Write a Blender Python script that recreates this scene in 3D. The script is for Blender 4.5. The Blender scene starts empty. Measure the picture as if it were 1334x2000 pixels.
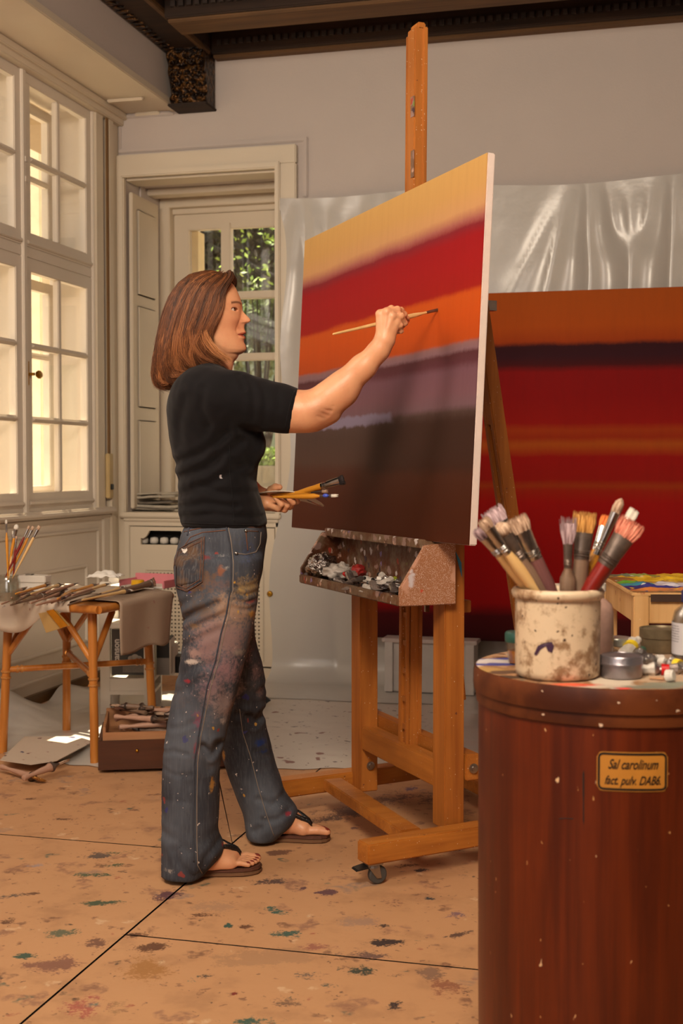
import bpy, bmesh, math, random
import numpy as np
from mathutils import Vector, Matrix, noise as mnoise
from mathutils.bvhtree import BVHTree
from bpy_extras.object_utils import world_to_camera_view
PI = math.pi
R = math.radians
S = bpy.context.scene
COL = S.collection
rnd = random.Random(7)
# ------------------------------------------------------------------ camera
F, CH, YAW, PITCH = 2500.0, 1.12, R(14.6), math.atan(90/2500)
cam_d = bpy.data.cameras.new('camera'); cam = bpy.data.objects.new('camera', cam_d); COL.objects.link(cam)
cam.location = (0, 0, CH)
cam.rotation_euler = (PI/2-PITCH, 0, YAW)
cam_d.sensor_fit = 'VERTICAL'; cam_d.sensor_height = 36; cam_d.sensor_width = 24
cam_d.lens = 36*F/2000; cam_d.clip_start = 0.05; cam_d.clip_end = 200
cam_d.dof.use_dof = True; cam_d.dof.focus_distance = 3.5; cam_d.dof.aperture_fstop = 6.3
S.camera = cam
S.view_settings.view_transform = 'Standard'; S.view_settings.look = 'None'
S.view_settings.gamma = 1; S.view_settings.use_curve_mapping = False
S.view_settings.exposure = 0.0
# ------------------------------------------------------------------ light
world = bpy.data.worlds.new('world'); S.world = world; world.use_nodes = True
bg = world.node_tree.nodes['Background']
bg.inputs[0].default_value = (1.0, 0.93, 0.80, 1); bg.inputs[1].default_value = 1.5
def sun(direction, strength, col, angle=1.0):
    d = bpy.data.lights.new('sun', 'SUN'); d.energy = strength; d.color = col; d.angle = R(angle)
    o = bpy.data.objects.new('sun', d); COL.objects.link(o)
    o.rotation_euler = Vector(direction).to_track_quat('-Z', 'Y').to_euler(); o.location = (-6, 4, 8)
    return o
def area(name, loc, target, size, power, col, sy=None, spread=180):
    d = bpy.data.lights.new(name, 'AREA'); d.energy = power; d.color = col; d.size = size
    d.spread = R(spread)
    if sy: d.shape = 'RECTANGLE'; d.size_y = sy
    o = bpy.data.objects.new(name, d); COL.objects.link(o); o.location = loc
    o.rotation_euler = (Vector(target)-Vector(loc)).to_track_quat('-Z', 'Y').to_euler()
    return o
sun((0.62, -0.17, -1.15), 25.0, (1.0, 0.86, 0.62), 0.6)
area('softbox', (-0.40, 0.60, 2.80), (-0.95, 3.55, 1.15), 0.9, 110, (1.0, 0.83, 0.64))
area('fill_lamp', (-2.5, 2.2, 2.7), (-1.6, 6.2, 1.3), 1.0, 34, (1.0, 0.86, 0.72))
area('rear_fill_light', (-1.6, -1.3, 2.1), (-1.2, 5.0, 1.3), 2.0, 30, (1.0, 0.90, 0.84))  # weak fill added behind the camera; no window stands there
# ------------------------------------------------------------------ geometry helpers
cY, sY = math.cos(YAW), math.sin(YAW); cP, sP = math.cos(PITCH), math.sin(PITCH)
def ray(x, y):
    a = (x-667)/F; b = (1000-y)/F
    return a, cP+b*sP, -sP+b*cP
def uvz(x, y, v):            # point seen at (x, y) standing v metres ahead of the camera: (sideways, ahead, height)
    a, rv, rz = ray(x, y); k = v/rv
    return Vector((a*k, v, CH+rz*k))
def w(u, v, z=0.0): return Vector((u*cY-v*sY, u*sY+v*cY, z))
def W(x, y, v): return w(*uvz(x, y, v))
def FL(x, y, z=0.0):         # where the floor (or a level at height z) is seen at (x, y)
    a, rv, rz = ray(x, y); k = (z-CH)/rz
    return w(a*k, rv*k, z)
def WY(x, y, Y):
    a, rv, rz = ray(x, y); d = w(a, rv); k = Y/d.y
    return Vector((d.x*k, Y, CH+rz*k))
def WX(x, y, X):
    a, rv, rz = ray(x, y); d = w(a, rv); k = X/d.x
    return Vector((X, d.y*k, CH+rz*k))

def lin(c):
    c = c/255.0
    return c/12.92 if c <= .04045 else ((c+.055)/1.055)**2.4
def rgb(r, g, b): return (lin(r), lin(g), lin(b), 1.0)

def prop(o, label=None, cat=None, group=None, kind=None):
    if label: o['label'] = label
    if cat: o['category'] = cat
    if group: o['group'] = group
    if kind: o['kind'] = kind
    return o
def thing(name, label, cat, loc=(0, 0, 0), rotz=0.0, group=None):
    o = bpy.data.objects.new(name, None); COL.objects.link(o)
    o.empty_display_size = .05
    o.location = loc; o.rotation_euler = (0, 0, rotz)
    return prop(o, label, cat, group)
def link(name, me, m, parent=None, smooth=None):
    o = bpy.data.objects.new(name, me); COL.objects.link(o)
    if m is not None: me.materials.append(m)
    if parent is not None: o.parent = parent
    if smooth is not None:
        me.shade_smooth() if smooth is True else me.shade_smooth()
        if smooth is not True:
            me.set_sharp_from_angle(angle=R(smooth))
    return o
def copy_tree(o, parent=None):
    c = o.copy(); COL.objects.link(c)
    if parent is not None: c.parent = parent
    for ch in [q for q in bpy.data.objects if q.parent == o]:
        copy_tree(ch, c)
    return c
def wobj(parent, v):         # world point to the frame of a (rotated about z) parent
    M = Matrix.Translation(parent.location) @ Matrix.Rotation(parent.rotation_euler[2], 4, 'Z')
    return M.inverted() @ Vector(v)

class MB:
    k = 0
    def __init__(s): s.v = []; s.f = []
    def add(s, vs, fs):
        n = len(s.v); s.v += [tuple(v) for v in vs]; s.f += [tuple(i+n for i in f) for f in fs]
        return s
    def box(s, x0, x1, y0, y1, z0, z1, M=None):
        MB.k = (MB.k+1) % 11; e = MB.k*.00007          # no two boards share a plane exactly
        x0 -= e; x1 += e; y0 -= e; y1 += e; z0 -= e; z1 += e
        vs = [Vector((x, y, z)) for z in (z0, z1) for x, y in ((x0, y0), (x1, y0), (x1, y1), (x0, y1))]
        if M: vs = [M @ v for v in vs]
        return s.add(vs, [(3, 2, 1, 0), (4, 5, 6, 7), (0, 1, 5, 4), (1, 2, 6, 5), (2, 3, 7, 6), (3, 0, 4, 7)])
    def bar(s, p, q, wd, th, up=(0, 0, 1), ext=0.0):     # box beam from p to q; wd across, th along up
        p, q = Vector(p), Vector(q); d = (q-p).normalized(); p = p-d*ext; q = q+d*ext
        a = d.cross(Vector(up)).normalized(); b = a.cross(d).normalized()
        vs = [c+a*i*wd/2+b*j*th/2 for c in (p, q) for i, j in ((-1, -1), (1, -1), (1, 1), (-1, 1))]
        return s.add(vs, [(3, 2, 1, 0), (4, 5, 6, 7), (0, 1, 5, 4), (1, 2, 6, 5), (2, 3, 7, 6), (3, 0, 4, 7)])
    def tube(s, pts, rad, n=8, caps=True, flat=None, up=None):
        pts = [Vector(p) for p in pts]
        if not hasattr(rad, '__len__'): rad = [rad]*len(pts)
        base = len(s.v); t0 = None; a = None
        for i, p in enumerate(pts):
            t = (pts[min(i+1, len(pts)-1)]-pts[max(i-1, 0)]).normalized()
            if a is None:
                u0 = Vector(up) if up is not None else (Vector((0, 0, 1)) if abs(t.z) < .9 else Vector((1, 0, 0)))
                a = t.cross(u0).normalized()
            else:
                a = (a-t*a.dot(t)).normalized()
            b = t.cross(a)
            r = rad[i]; r1, r2 = (r if hasattr(r, '__len__') else (r, r*(flat or 1)))
            for k in range(n):
                an = 2*PI*k/n
                s.v.append(tuple(p+a*math.cos(an)*r1+b*math.sin(an)*r2))
        for i in range(len(pts)-1):
            for k in range(n):
                k2 = (k+1) % n
                s.f.append((base+i*n+k, base+i*n+k2, base+(i+1)*n+k2, base+(i+1)*n+k))
        if caps:
            s.f.append(tuple(base+k for k in range(n))[::-1]); s.f.append(tuple(base+(len(pts)-1)*n+k for k in range(n)))
        return s
    def lathe(s, prof, n=32, c=(0, 0, 0), M=None, sx=1, sy=1):
        base = len(s.v)
        for r, z in prof:
            for k in range(n):
                an = 2*PI*k/n; v = Vector((r*math.cos(an)*sx, r*math.sin(an)*sy, z))
                if M: v = M @ v
                s.v.append(tuple(v+Vector(c)))
        for i in range(len(prof)-1):
            for k in range(n):
                k2 = (k+1) % n
                s.f.append((base+i*n+k, base+i*n+k2, base+(i+1)*n+k2, base+(i+1)*n+k))
        if prof[0][0] > 1e-6: s.f.append(tuple(base+k for k in range(n))[::-1])
        if prof[-1][0] > 1e-6: s.f.append(tuple(base+(len(prof)-1)*n+k for k in range(n)))
        return s
    def prism(s, poly, vec):      # 3D polygon extruded by vec
        poly = [Vector(p) for p in poly]; n = len(poly); vec = Vector(vec)
        vs = poly+[p+vec for p in poly]
        return s.add(vs, [tuple(range(n))[::-1], tuple(range(n, 2*n))]+[(i, (i+1) % n, (i+1) % n+n, i+n) for i in range(n)])
    def grid(s, fn, nu, nv):
        base = len(s.v)
        for j in range(nv+1):
            for i in range(nu+1): s.v.append(tuple(fn(i/nu, j/nv)))
        for j in range(nv):
            for i in range(nu):
                a = base+j*(nu+1)+i; s.f.append((a, a+1, a+nu+2, a+nu+1))
        return s
    def build(s, name, m, parent=None, smooth=None, bevel=0.0, thick=0.0, seg=2):
        me = bpy.data.meshes.new(name); me.from_pydata([tuple(v) for v in s.v], [], s.f); me.validate()
        bm = bmesh.new(); bm.from_mesh(me); bmesh.ops.remove_doubles(bm, verts=bm.verts, dist=1e-7)
        bmesh.ops.recalc_face_normals(bm, faces=bm.faces)
        if bevel > 0:
            ed = [e for e in bm.edges if len(e.link_faces) == 2 and e.calc_face_angle(0) > .6]
            bmesh.ops.bevel(bm, geom=ed, offset=bevel, segments=seg, affect='EDGES', clamp_overlap=True)
        if thick:
            pass
        bm.to_mesh(me); bm.free()
        o = link(name, me, m, parent, smooth)
        if thick:
            md = o.modifiers.new('thickness', 'SOLIDIFY'); md.thickness = thick; md.offset = 0
        return o
def np_mesh(name, V, Q, m, parent=None, colors=None, smooth=True):
    me = bpy.data.meshes.new(name)
    me.vertices.add(len(V)); me.vertices.foreach_set('co', np.asarray(V, np.float32).ravel())
    k = Q.shape[1]; me.loops.add(Q.size); me.loops.foreach_set('vertex_index', Q.astype(np.int32).ravel())
    me.polygons.add(len(Q)); me.polygons.foreach_set('loop_start', np.arange(0, Q.size, k, dtype=np.int32))
    me.polygons.foreach_set('loop_total', np.full(len(Q), k, np.int32))
    me.update(calc_edges=True); me.validate()
    if colors is not None:
        at = me.color_attributes.new('paint', 'FLOAT_COLOR', 'POINT')
        at.data.foreach_set('color', np.asarray(colors, np.float32).ravel())
    o = link(name, me, m, parent, smooth if smooth else None)
    return o
def lerp(a, b, t): return a+(b-a)*t

# ------------------------------------------------------------------ materials
class NT:
    def __init__(s, name, rough=.6, metal=0.0, spec=.5):
        s.m = bpy.data.materials.new(name); s.m.use_nodes = True; s.t = s.m.node_tree
        s.b = s.t.nodes['Principled BSDF']
        s.b.inputs['Roughness'].default_value = rough; s.b.inputs['Metallic'].default_value = metal
        s.b.inputs['Specular IOR Level'].default_value = spec
        s.col = None
    def n(s, typ, **kw):
        q = s.t.nodes.new(typ)
        for k, v in kw.items(): setattr(q, k, v)
        return q
    def l(s, a, b): s.t.links.new(a, b)
    def val(s, sock, v):
        if isinstance(v, bpy.types.NodeSocket): s.l(v, sock)
        else: sock.default_value = v
    def coord(s, kind='Object', scale=(1, 1, 1), rot=(0, 0, 0)):
        tc = s.n('ShaderNodeTexCoord'); mp = s.n('ShaderNodeMapping')
        mp.inputs['Scale'].default_value = scale; mp.inputs['Rotation'].default_value = rot
        s.l(tc.outputs[kind], mp.inputs[0]); return mp.outputs[0]
    def noise(s, co, scale, detail=4, rough=.55, dist=0.0):
        q = s.n('ShaderNodeTexNoise'); q.inputs['Scale'].default_value = scale; q.inputs['Detail'].default_value = detail
        q.inputs['Roughness'].default_value = rough; q.inputs['Distortion'].default_value = dist
        s.l(co, q.inputs['Vector']); return q.outputs['Fac']
    def ramp(s, fac, stops, interp='LINEAR'):
        q = s.n('ShaderNodeValToRGB'); q.color_ramp.interpolation = interp
        e = q.color_ramp.elements
        while len(e) > 1: e.remove(e[-1])
        e[0].position = stops[0][0]; e[0].color = stops[0][1]
        for p, c in stops[1:]:
            x = e.new(p); x.color = c
        s.l(fac, q.inputs[0]); return q.outputs[0]
    def step(s, fac, a, b):
        q = s.n('ShaderNodeMapRange'); q.interpolation_type = 'SMOOTHSTEP'
        q.inputs['From Min'].default_value = a; q.inputs['From Max'].default_value = b
        s.l(fac, q.inputs['Value']); return q.outputs['Result']
    def math(s, op, a, b=0.0):
        q = s.n('ShaderNodeMath', operation=op); s.val(q.inputs[0], a); s.val(q.inputs[1], b); return q.outputs[0]
    def mix(s, fac, a, b, mode='MIX'):
        q = s.n('ShaderNodeMix', data_type='RGBA', blend_type=mode)
        s.val(q.inputs[0], fac); s.val(q.inputs[6], a); s.val(q.inputs[7], b); return q.outputs[2]
    def speck(s, co, base, scale, thr, color, dens=.5, soft=.02, warp=0.0):
        v = s.n('ShaderNodeTexVoronoi', feature='F1'); v.inputs['Scale'].default_value = scale
        if warp:
            nz = s.n('ShaderNodeTexNoise'); nz.inputs['Scale'].default_value = scale*1.7; s.l(co, nz.inputs['Vector'])
            vm = s.n('ShaderNodeVectorMath', operation='MULTIPLY_ADD'); s.l(nz.outputs['Color'], vm.inputs[0])
            vm.inputs[1].default_value = (warp/scale,)*3; s.l(co, vm.inputs[2]); s.l(vm.outputs[0], v.inputs['Vector'])
        else: s.l(co, v.inputs['Vector'])
        near = s.step(v.outputs['Distance'], thr+soft, thr)
        sep = s.n('ShaderNodeSeparateColor'); s.l(v.outputs['Color'], sep.inputs[0])
        sel = s.step(sep.outputs[0], 1-dens, 1-dens+.02)
        f = s.math('MULTIPLY', near, sel)
        return s.mix(f, base, color)
    def bump(s, h, strength=.3, dist=.01):
        q = s.n('ShaderNodeBump'); q.inputs['Strength'].default_value = strength; q.inputs['Distance'].default_value = dist
        s.l(h, q.inputs['Height']); s.l(q.outputs[0], s.b.inputs['Normal'])
    def out(s, col):
        s.val(s.b.inputs['Base Color'], col); return s.m

def plain(name, c, rough=.6, metal=0.0, amt=.12, scale=12, bump=0.0, bscale=60, spec=.5, bdist=.004):
    t = NT(name, rough, metal, spec); co = t.coord()
    f = t.noise(co, scale, 5)
    d = tuple(max(0, x*(1-amt*2)) for x in c[:3])+(1,); l = tuple(min(1, x*(1+amt)) for x in c[:3])+(1,)
    col = t.mix(f, d, l)
    if bump: t.bump(t.noise(co, bscale, 4), bump, bdist)
    return t.out(col)
def wood(name, c1, c2, axis='Z', rough=.45, scale=18, spots=None, bump=.15):
    t = NT(name, rough)
    k = {'X': (.06, 1, 1), 'Y': (1, .06, 1), 'Z': (1, 1, .06)}[axis]
    co = t.coord(scale=k); raw = t.coord()
    g = t.noise(co, scale, 6, .6, .6); g2 = t.noise(co, scale*5, 3)
    f = t.math('ADD', t.math('MULTIPLY', g, .75), t.math('MULTIPLY', g2, .25))
    col = t.mix(t.step(f, .3, .72), c1, c2)
    blot = t.noise(raw, 3.0, 3); col = t.mix(t.math('MULTIPLY', t.step(blot, .45, .75), .35), col, tuple(x*.55 for x in c1[:3])+(1,))
    for sp in (spots or []):
        col = t.speck(raw, col, *sp)
    t.bump(f, bump, .003)
    return t.out(col)
def glassy(name, tint=(1, 1, 1, 1), fac=.08, rough=.02):
    t = NT(name); nt = t.t
    tr = t.n('ShaderNodeBsdfTransparent'); tr.inputs[0].default_value = tint
    gl = t.n('ShaderNodeBsdfGlossy'); gl.inputs['Roughness'].default_value = rough
    mx = t.n('ShaderNodeMixShader'); mx.inputs[0].default_value = fac
    t.l(tr.outputs[0], mx.inputs[1]); t.l(gl.outputs[0], mx.inputs[2])
    t.l(mx.outputs[0], nt.nodes['Material Output'].inputs['Surface']); return t.m

M = {}
M['wall'] = plain('wall_plaster', rgb(196, 184, 176), .85, amt=.04, scale=2.5, bump=.25, bscale=90)
M['trim'] = plain('cream_trim_paint', rgb(214, 200, 178), .5, amt=.04, scale=3, bump=.1, bscale=40)
M['sash'] = plain('window_white_paint', rgb(218, 206, 190), .4, amt=.04, scale=5)
M['glass'] = glassy('window_glass')
M['brass'] = plain('brass', rgb(190, 140, 50), .3, 1.0, amt=.15, scale=40)
M['steel'] = plain('steel', rgb(170, 165, 160), .3, 1.0, amt=.15, scale=40)
M['dark'] = plain('dark_void', rgb(22, 18, 15), .9)
M['ceil_dark'] = wood('dark_ceiling_wood', rgb(36, 22, 12), rgb(60, 38, 20), 'X', .8)
M['ceil_light'] = wood('lighter_ceiling_wood', rgb(84, 56, 26), rgb(112, 78, 40), 'X', .7)
def _gilt():
    t = NT('gilded_carving', .35, .6); co = t.coord(); f = t.noise(co, 40, 3)
    t.bump(f, .9, .02); return t.out(t.mix(t.step(f, .45, .62), rgb(30, 18, 10), rgb(104, 68, 28)))
M['gilt'] = _gilt()
M['black'] = plain('black_plastic', rgb(18, 17, 17), .4)
M['rubber'] = plain('grey_rubber', rgb(70, 68, 66), .6)
M['white'] = plain('white_card', rgb(222, 214, 202), .7, amt=.05)
# ================================================================== the room
XL, YB = -2.914, 6.40      # plane of the window sashes, plane of the back wall
def structure(o): o['kind'] = 'structure'; return o
# floor: fibreboard sheets with dark joints, paint stains kept as a painted mask in the sheet's own colour
floor = structure(MB().box(-3.4, 3.2, -2.2, 7.4, -.08, -.006).build('floor', plain('floor_gap', rgb(38, 26, 18), .9)))
def floor_mat():
    t = NT('paint_stained_fibreboard', .5, spec=.35); co = t.coord()
    big = t.noise(co, 1.3, 4); mid = t.noise(co, 7, 5, .6); fine = t.noise(co, 55, 4, .6); fine2 = t.noise(co, 150, 3)
    col = t.mix(big, rgb(184, 136, 96), rgb(206, 158, 116))
    col = t.mix(t.math('MULTIPLY', t.step(mid, .5, .72), .45), col, rgb(150, 110, 80))
    pal = [(14, .20, rgb(124, 86, 66), .16), (9, .22, rgb(148, 106, 84), .2), (23, .13, rgb(60, 48, 46), .10), (31, .16, rgb(128, 88, 66), .2), (12, .10, rgb(76, 96, 84), .08), (19, .10, rgb(150, 66, 50), .05), (16, .14, rgb(214, 180, 144), .12), (60, .15, rgb(84, 58, 48), .12), (7, .16, rgb(150, 124, 110), .14)]
    for sc, th, c, de in pal: col = t.mix(t.math('MULTIPLY', t.step(fine, .30, .62), .85), col, t.speck(co, col, sc, th, c, de, .16, 1.4))
    at = t.n('ShaderNodeAttribute', attribute_name='paint')
    mask = t.math('ADD', at.outputs['Alpha'], t.math('MULTIPLY', t.math('SUBTRACT', t.math('ADD', t.math('ADD', fine, fine2), t.noise(co, 19, 4, .6)), 1.5), .75))
    col = t.mix(t.step(mask, .36, .60), col, at.outputs['Color'])
    t.bump(t.math('ADD', mid, fine), .12, .004)
    t.val(t.b.inputs['Roughness'], t.math('ADD', t.math('MULTIPLY', mid, .25), .38))
    return t.out(col)
FM = floor_mat()
# stains: (photo x, y, half length, half width in metres, angle, colour, strength)
STAINS = []
_sr = random.Random(2)
def st(x, y, a, b, ang, c, s=None):
    p = FL(x, y); s = s or _sr.choice([.62, .72, .8, .95]); b = b*_sr.uniform(.8, 1.25); a = a*_sr.uniform(.75, 1.05); c = [lerp(k, q, .18) for k, q in zip(c, (130, 96, 74))]; STAINS.append((p.x, p.y, a, b, ang, [lin(k) for k in c], s))
teal, blk, grn, plum, brn, gry = (50, 92, 84), (48, 44, 48), (56, 84, 62), (94, 62, 72), (104, 70, 52), (96, 84, 78)
for a in [(548, 1783, .055, .018, -.5, teal), (530, 1775, .03, .014, 0, teal), (560, 1824, .05, .022, .1, teal), (738, 1811, .05, .016, .3, blk), (752, 1841, .045, .018, .1, blk),
          (703, 1897, .06, .018, -.1, (44, 62, 56)), (668, 1892, .02, .01, 0, (44, 62, 56)), (893, 1826, .055, .010, .5, (92, 70, 62)), (640, 1742, .03, .02, .3, plum), (690, 1618, .02, .012, 0, plum),
          (232, 1666, .07, .022, .3, grn), (195, 1671, .05, .02, .2, gry), (222, 1690, .04, .012, .1, grn), (195, 1764, .05, .014, .1, (60, 84, 66)), (180, 1708, .06, .012, 0, (70, 92, 70)),
          (50, 1868, .035, .015, .1, (48, 86, 76)), (105, 1885, .07, .03, .1, (140, 96, 80)), (285, 1893, .07, .045, .2, (176, 124, 72)), (330, 1748, .07, .02, .8, plum), (118, 1822, .04, .02, .3, (92, 104, 84)),
          (540, 1540+125, .05, .02, .2, (120, 84, 66)), (530, 1722, .045, .018, .2, (84, 66, 62)), (555, 1610+5, .03, .012, 0, gry), (595, 1735, .02, .01, 0, plum), (445, 1808, .012, .02, 0, teal), (395, 1787, .05, .010, 0, brn),
          (710, 1866, .1, .02, 0, (110, 84, 78)), (600, 1905, .04, .02, .1, gry), (580, 1945, .03, .012, 0, (58, 76, 66)), (490, 1996, .05, .015, 0, teal), (370, 1916, .02, .012, 0, (70, 120, 112)), (395, 1908, .025, .012, .4, blk),
          (885, 1660, .03, .02, 0, blk), (905, 1710, .02, .018, 0, blk), (838, 1755, .02, .012, .4, (50, 60, 66)), (890, 1787, .05, .03, .3, (130, 100, 112)), (770, 1762, .04, .03, .3, (134, 90, 72)),
          (160, 1968, .05, .04, 0, (178, 96, 84)), (188, 1962, .015, .015, 0, (84, 130, 124)), (230, 1970, .03, .04, .2, (170, 130, 90)), (455, 1942, .01, .014, 0, (130, 40, 36)), (560, 1958, .05, .03, 0, (120, 90, 70)),
          (690, 1585, .13, .05, .4, (112, 80, 66)), (760, 1560, .16, .07, .6, (120, 88, 74)), (800, 1540, .04, .03, 0, (100, 84, 120)), (640, 1600, .10, .025, .4, (86, 66, 58)), (860, 1560, .1, .05, 0, (110, 74, 60)),
          (300, 1850, .05, .02, .3, brn), (268, 1826, .035, .018, 0, brn), (190, 1842, .03, .02, .2, (120, 84, 70)), (20, 1750, .06, .012, .5, gry), (60, 1560, .04, .012, .3, brn), (130, 1600, .05, .012, 0, brn),
          (70, 1690, .05, .015, 0, (170, 150, 150)), (60, 1745, .03, .01, 0, brn), (15, 1800, .02, .02, 0, brn), (480, 1700+110, .02, .012, 0, brn), (610, 1790, .02, .008, 0, brn), (620, 1850, .06, .02, .1, (160, 100, 84)),
          (700, 1800, .07, .05, .1, (176, 140, 116)), (420, 1770, .1, .05, .2, (188, 146, 112)), (520, 1870, .12, .04, .2, (186, 142, 104)), (840, 1900, .03, .03, 0, (140, 108, 88)), (870, 1930, .04, .04, 0, (150, 96, 72)), (918, 1935, .02, .015, 0, blk), (770, 1963, .02, .012, .4, blk),
          (775, 1905, .035, .01, .1, blk), (640, 1925, .03, .01, 0, (70, 80, 74)), (820, 1700, .02, .012, 0, blk), (800, 1690, .04, .015, .3, brn)]:
    st(*a)
def stain_colors(V, stains, seed=3):
    C = np.zeros((len(V), 4), np.float32); C[:, 3] = 0
    for (cx, cy, a, b, ang, c, s) in stains:
        m = (np.abs(V[:, 0]-cx) < a*2.2) & (np.abs(V[:, 1]-cy) < a*2.2)
        if not m.any(): continue
        dx = V[m, 0]-cx; dy = V[m, 1]-cy; ca, sa = math.cos(ang+YAW), math.sin(ang+YAW)
        u = (dx*ca+dy*sa)/a; v = (-dx*sa+dy*ca)/b/1.3
        wob = .25*np.sin(u*4+cx*40)+.2*np.sin(v*5+cy*60)
        q = np.clip(1.15-.62*np.sqrt(u*u+v*v)-wob*.3, 0, 1)*s*.85
        k = q > C[m, 3]
        idx = np.where(m)[0][k]
        C[idx, :3] = c; C[idx, 3] = q[k]
    return C
def sheet(x0, x1, y0, y1, res, parent, name='floor_panel'):
    nx = max(2, int((x1-x0)/res)); ny = max(2, int((y1-y0)/res))
    X, Y = np.meshgrid(np.linspace(x0, x1, nx+1), np.linspace(y0, y1, ny+1), indexing='ij')
    V = np.stack([X.ravel(), Y.ravel(), np.zeros(X.size)], 1)
    i, j = np.meshgrid(np.arange(nx), np.arange(ny), indexing='ij'); a = (i*(ny+1)+j).ravel()
    Q = np.stack([a, a+ny+1, a+ny+2, a+1], 1)
    o = np_mesh(name, V, Q, FM, parent, stain_colors(V, STAINS), smooth=False)
    return o
g = .003
jx = -1.262
for (x0, x1, y0, y1, r) in [(-3.0, jx-g, -1.5, 2.2, .05), (jx+g, 1.2, -1.5, 2.795-g, .02), (-3.0, jx-g, 2.2+g, 3.47-g, .012), (-3.0, jx-g, 3.47+g, 5.2, .012), (jx+g, .4, 2.795+g, 4.7, .010), (jx+g, .4, 4.7+g, 6.4, .03), (.4+g, 3.0, 2.795+g, 6.4, .05), (1.2+g, 3.0, -1.5, 2.795-g, .05), (-3.0, jx-g, 5.2+g, 6.4, .05)]:
    sheet(x0, x1, y0, y1, r, floor)
# walls
wl = MB()
wl.box(-3.16, XL, 4.62, 6.12, -.05, .88); wl.box(-3.16, XL, 4.62, 6.12, 2.97, 3.6)
wl.box(-3.16, XL, -2.0, 4.62, -.05, 3.6); wl.box(-3.16, XL+.0, 6.12, 6.9, -.05, 3.6); wl.box(-3.16, XL-.02, 6.9, 7.7, -.3, 6.0)  # last box: unseen extension added outside to block sun at the back window
structure(wl.build('wall_left', M['wall']))
wb = MB()
wb.box(-1.95, 3.2, YB, YB+.2, -.05, 3.6); wb.box(-2.914, -1.95, YB, YB+.2, 2.74, 3.6); wb.box(-2.914, -2.87, YB, YB+.2, -.05, 2.74)
wb.box(-1.99, -1.95, YB, 7.1, -.05, 2.9); wb.box(-2.914, -1.95, YB+.2, 7.1, 2.66, 2.9); wb.box(-2.9, -2.86, YB+.2, 7.1, -.05, 2.9)
wb.box(-2.86, -1.99, 6.96, 7.1, -.05, .86)
structure(wb.build('wall_back', M['wall']))
structure(MB().box(3.0, 3.2, -2, 6.6, -.05, 3.6).build('wall_right', M['wall']))
structure(MB().box(-3.2, 3.2, -2.2, -2.0, -.05, 3.6).build('wall_front', M['wall']))
structure(MB().box(-3.4, 3.2, -2.2, 7.2, 3.58, 3.7).build('ceiling', M['ceil_dark']))
# soffit over the window bay with its grey upstand
structure(MB().box(XL, -2.57, -2.0, YB, 3.02, 3.6).build('trim_1', M['wall']))
t2 = MB(); t2.box(XL, -2.56, -2.0, YB-.001, 3.0, 3.02)
t2.box(-2.60, -2.552, -2.0, YB-.001, 2.992, 3.03)
t2.box(XL, -2.85, -2, YB-.001, 2.965, 3.0); t2.box(XL, -2.87, -2, YB-.001, 2.935, 2.97)
t2.box(-2.80, -2.66, YB-.02, YB-.001, 2.98, 3.0); t2.box(-2.84, -2.64, 6.12, 6.15, 2.985, 3.002)
structure(t2.build('trim_2', M['trim'], bevel=.005))
# back wall: architrave around the niche, its lining, mouldings and picture rail panel
t3 = MB()
t3.box(-2.905, -1.90, YB-.035, YB, 2.675, 2.775); t3.box(-2.0, -1.90, YB-.035, YB, 0, 2.68)
t3.box(-2.905, -2.86, YB-.035, YB, 0, 2.7)
t3.box(-2.87, -1.985, YB-.05, YB-.01, 2.655, 2.69); t3.box(-2.012, -1.985, YB-.05, YB-.01, 0, 2.67)
structure(t3.build('trim_3', M['trim'], bevel=.006))
t4 = MB()   # thin grey ridge in the plaster around the architrave
t4.box(-2.90, -1.845, YB-.012, YB, 2.79, 2.815); t4.box(-1.87, -1.845, YB-.012, YB, 2.505, 2.80)
t4.box(-2.895, -2.885, YB-.012, YB, 2.81, 2.99); t4.box(-2.89, -2.58, YB-.012, YB, 2.975, 2.99)
structure(t4.build('trim_4', M['wall'], bevel=.005))
t5 = MB()   # head lining boards inside the niche
t5.box(-2.86, -1.99, YB+.0, 6.55, 2.645, 2.66); t5.box(-2.86, -1.99, 6.68, 6.78, 2.625, 2.66); t5.box(-2.86, -1.99, 6.86, 6.95, 2.59, 2.66)
t5.box(-2.86, -2.80, 6.86, 6.95, .86, 2.66); t5.box(-2.05, -1.99, 6.86, 6.95, .86, 2.66)
structure(t5.build('trim_5', M['trim'], bevel=.004))
# corner pilaster between the left windows and the back wall, strap groove
t6 = MB(); t6.box(XL, XL+.03, 6.245, 6.30, 0, 3.0); t6.box(XL, XL+.012, 6.30, YB, 0, 3.0); t6.box(XL, XL+.022, 6.10, 6.19, .86, 3.0)
structure(t6.build('trim_6', M['trim'], bevel=.005))
# window sill board and panelled wainscot
t7 = MB(); t7.box(XL-.1, XL+.06, 4.4, 6.25, .872, .905); t7.box(XL, XL+.03, 4.4, 6.25, .845, .872)
structure(t7.build('trim_7', M['sash'], bevel=.01))
t8 = MB(); t8.box(XL, XL+.008, 3.5, 6.24, .02, .86)
def frame_mould(mb, y0, y1, z0, z1, x, tk=.016):
    for a, b, c, d in ((y0, y1, z0, z0+tk), (y0, y1, z1-tk, z1), (y0, y0+tk, z0, z1), (y1-tk, y1, z0, z1)): mb.box(x, x+.014, a, b, c, d)
frame_mould(t8, 4.7, 6.12, .10, .80, XL+.006); frame_mould(t8, 4.86, 5.98, .22, .62, XL+.006)
t8.box(XL, XL+.02, 6.17, 6.24, .02, .86)
structure(t8.build('trim_8', M['sash'], bevel=.004))
bb = MB(); bb.box(XL+.008, XL+.028, 4.6, 6.22, 0, .05)
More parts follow.
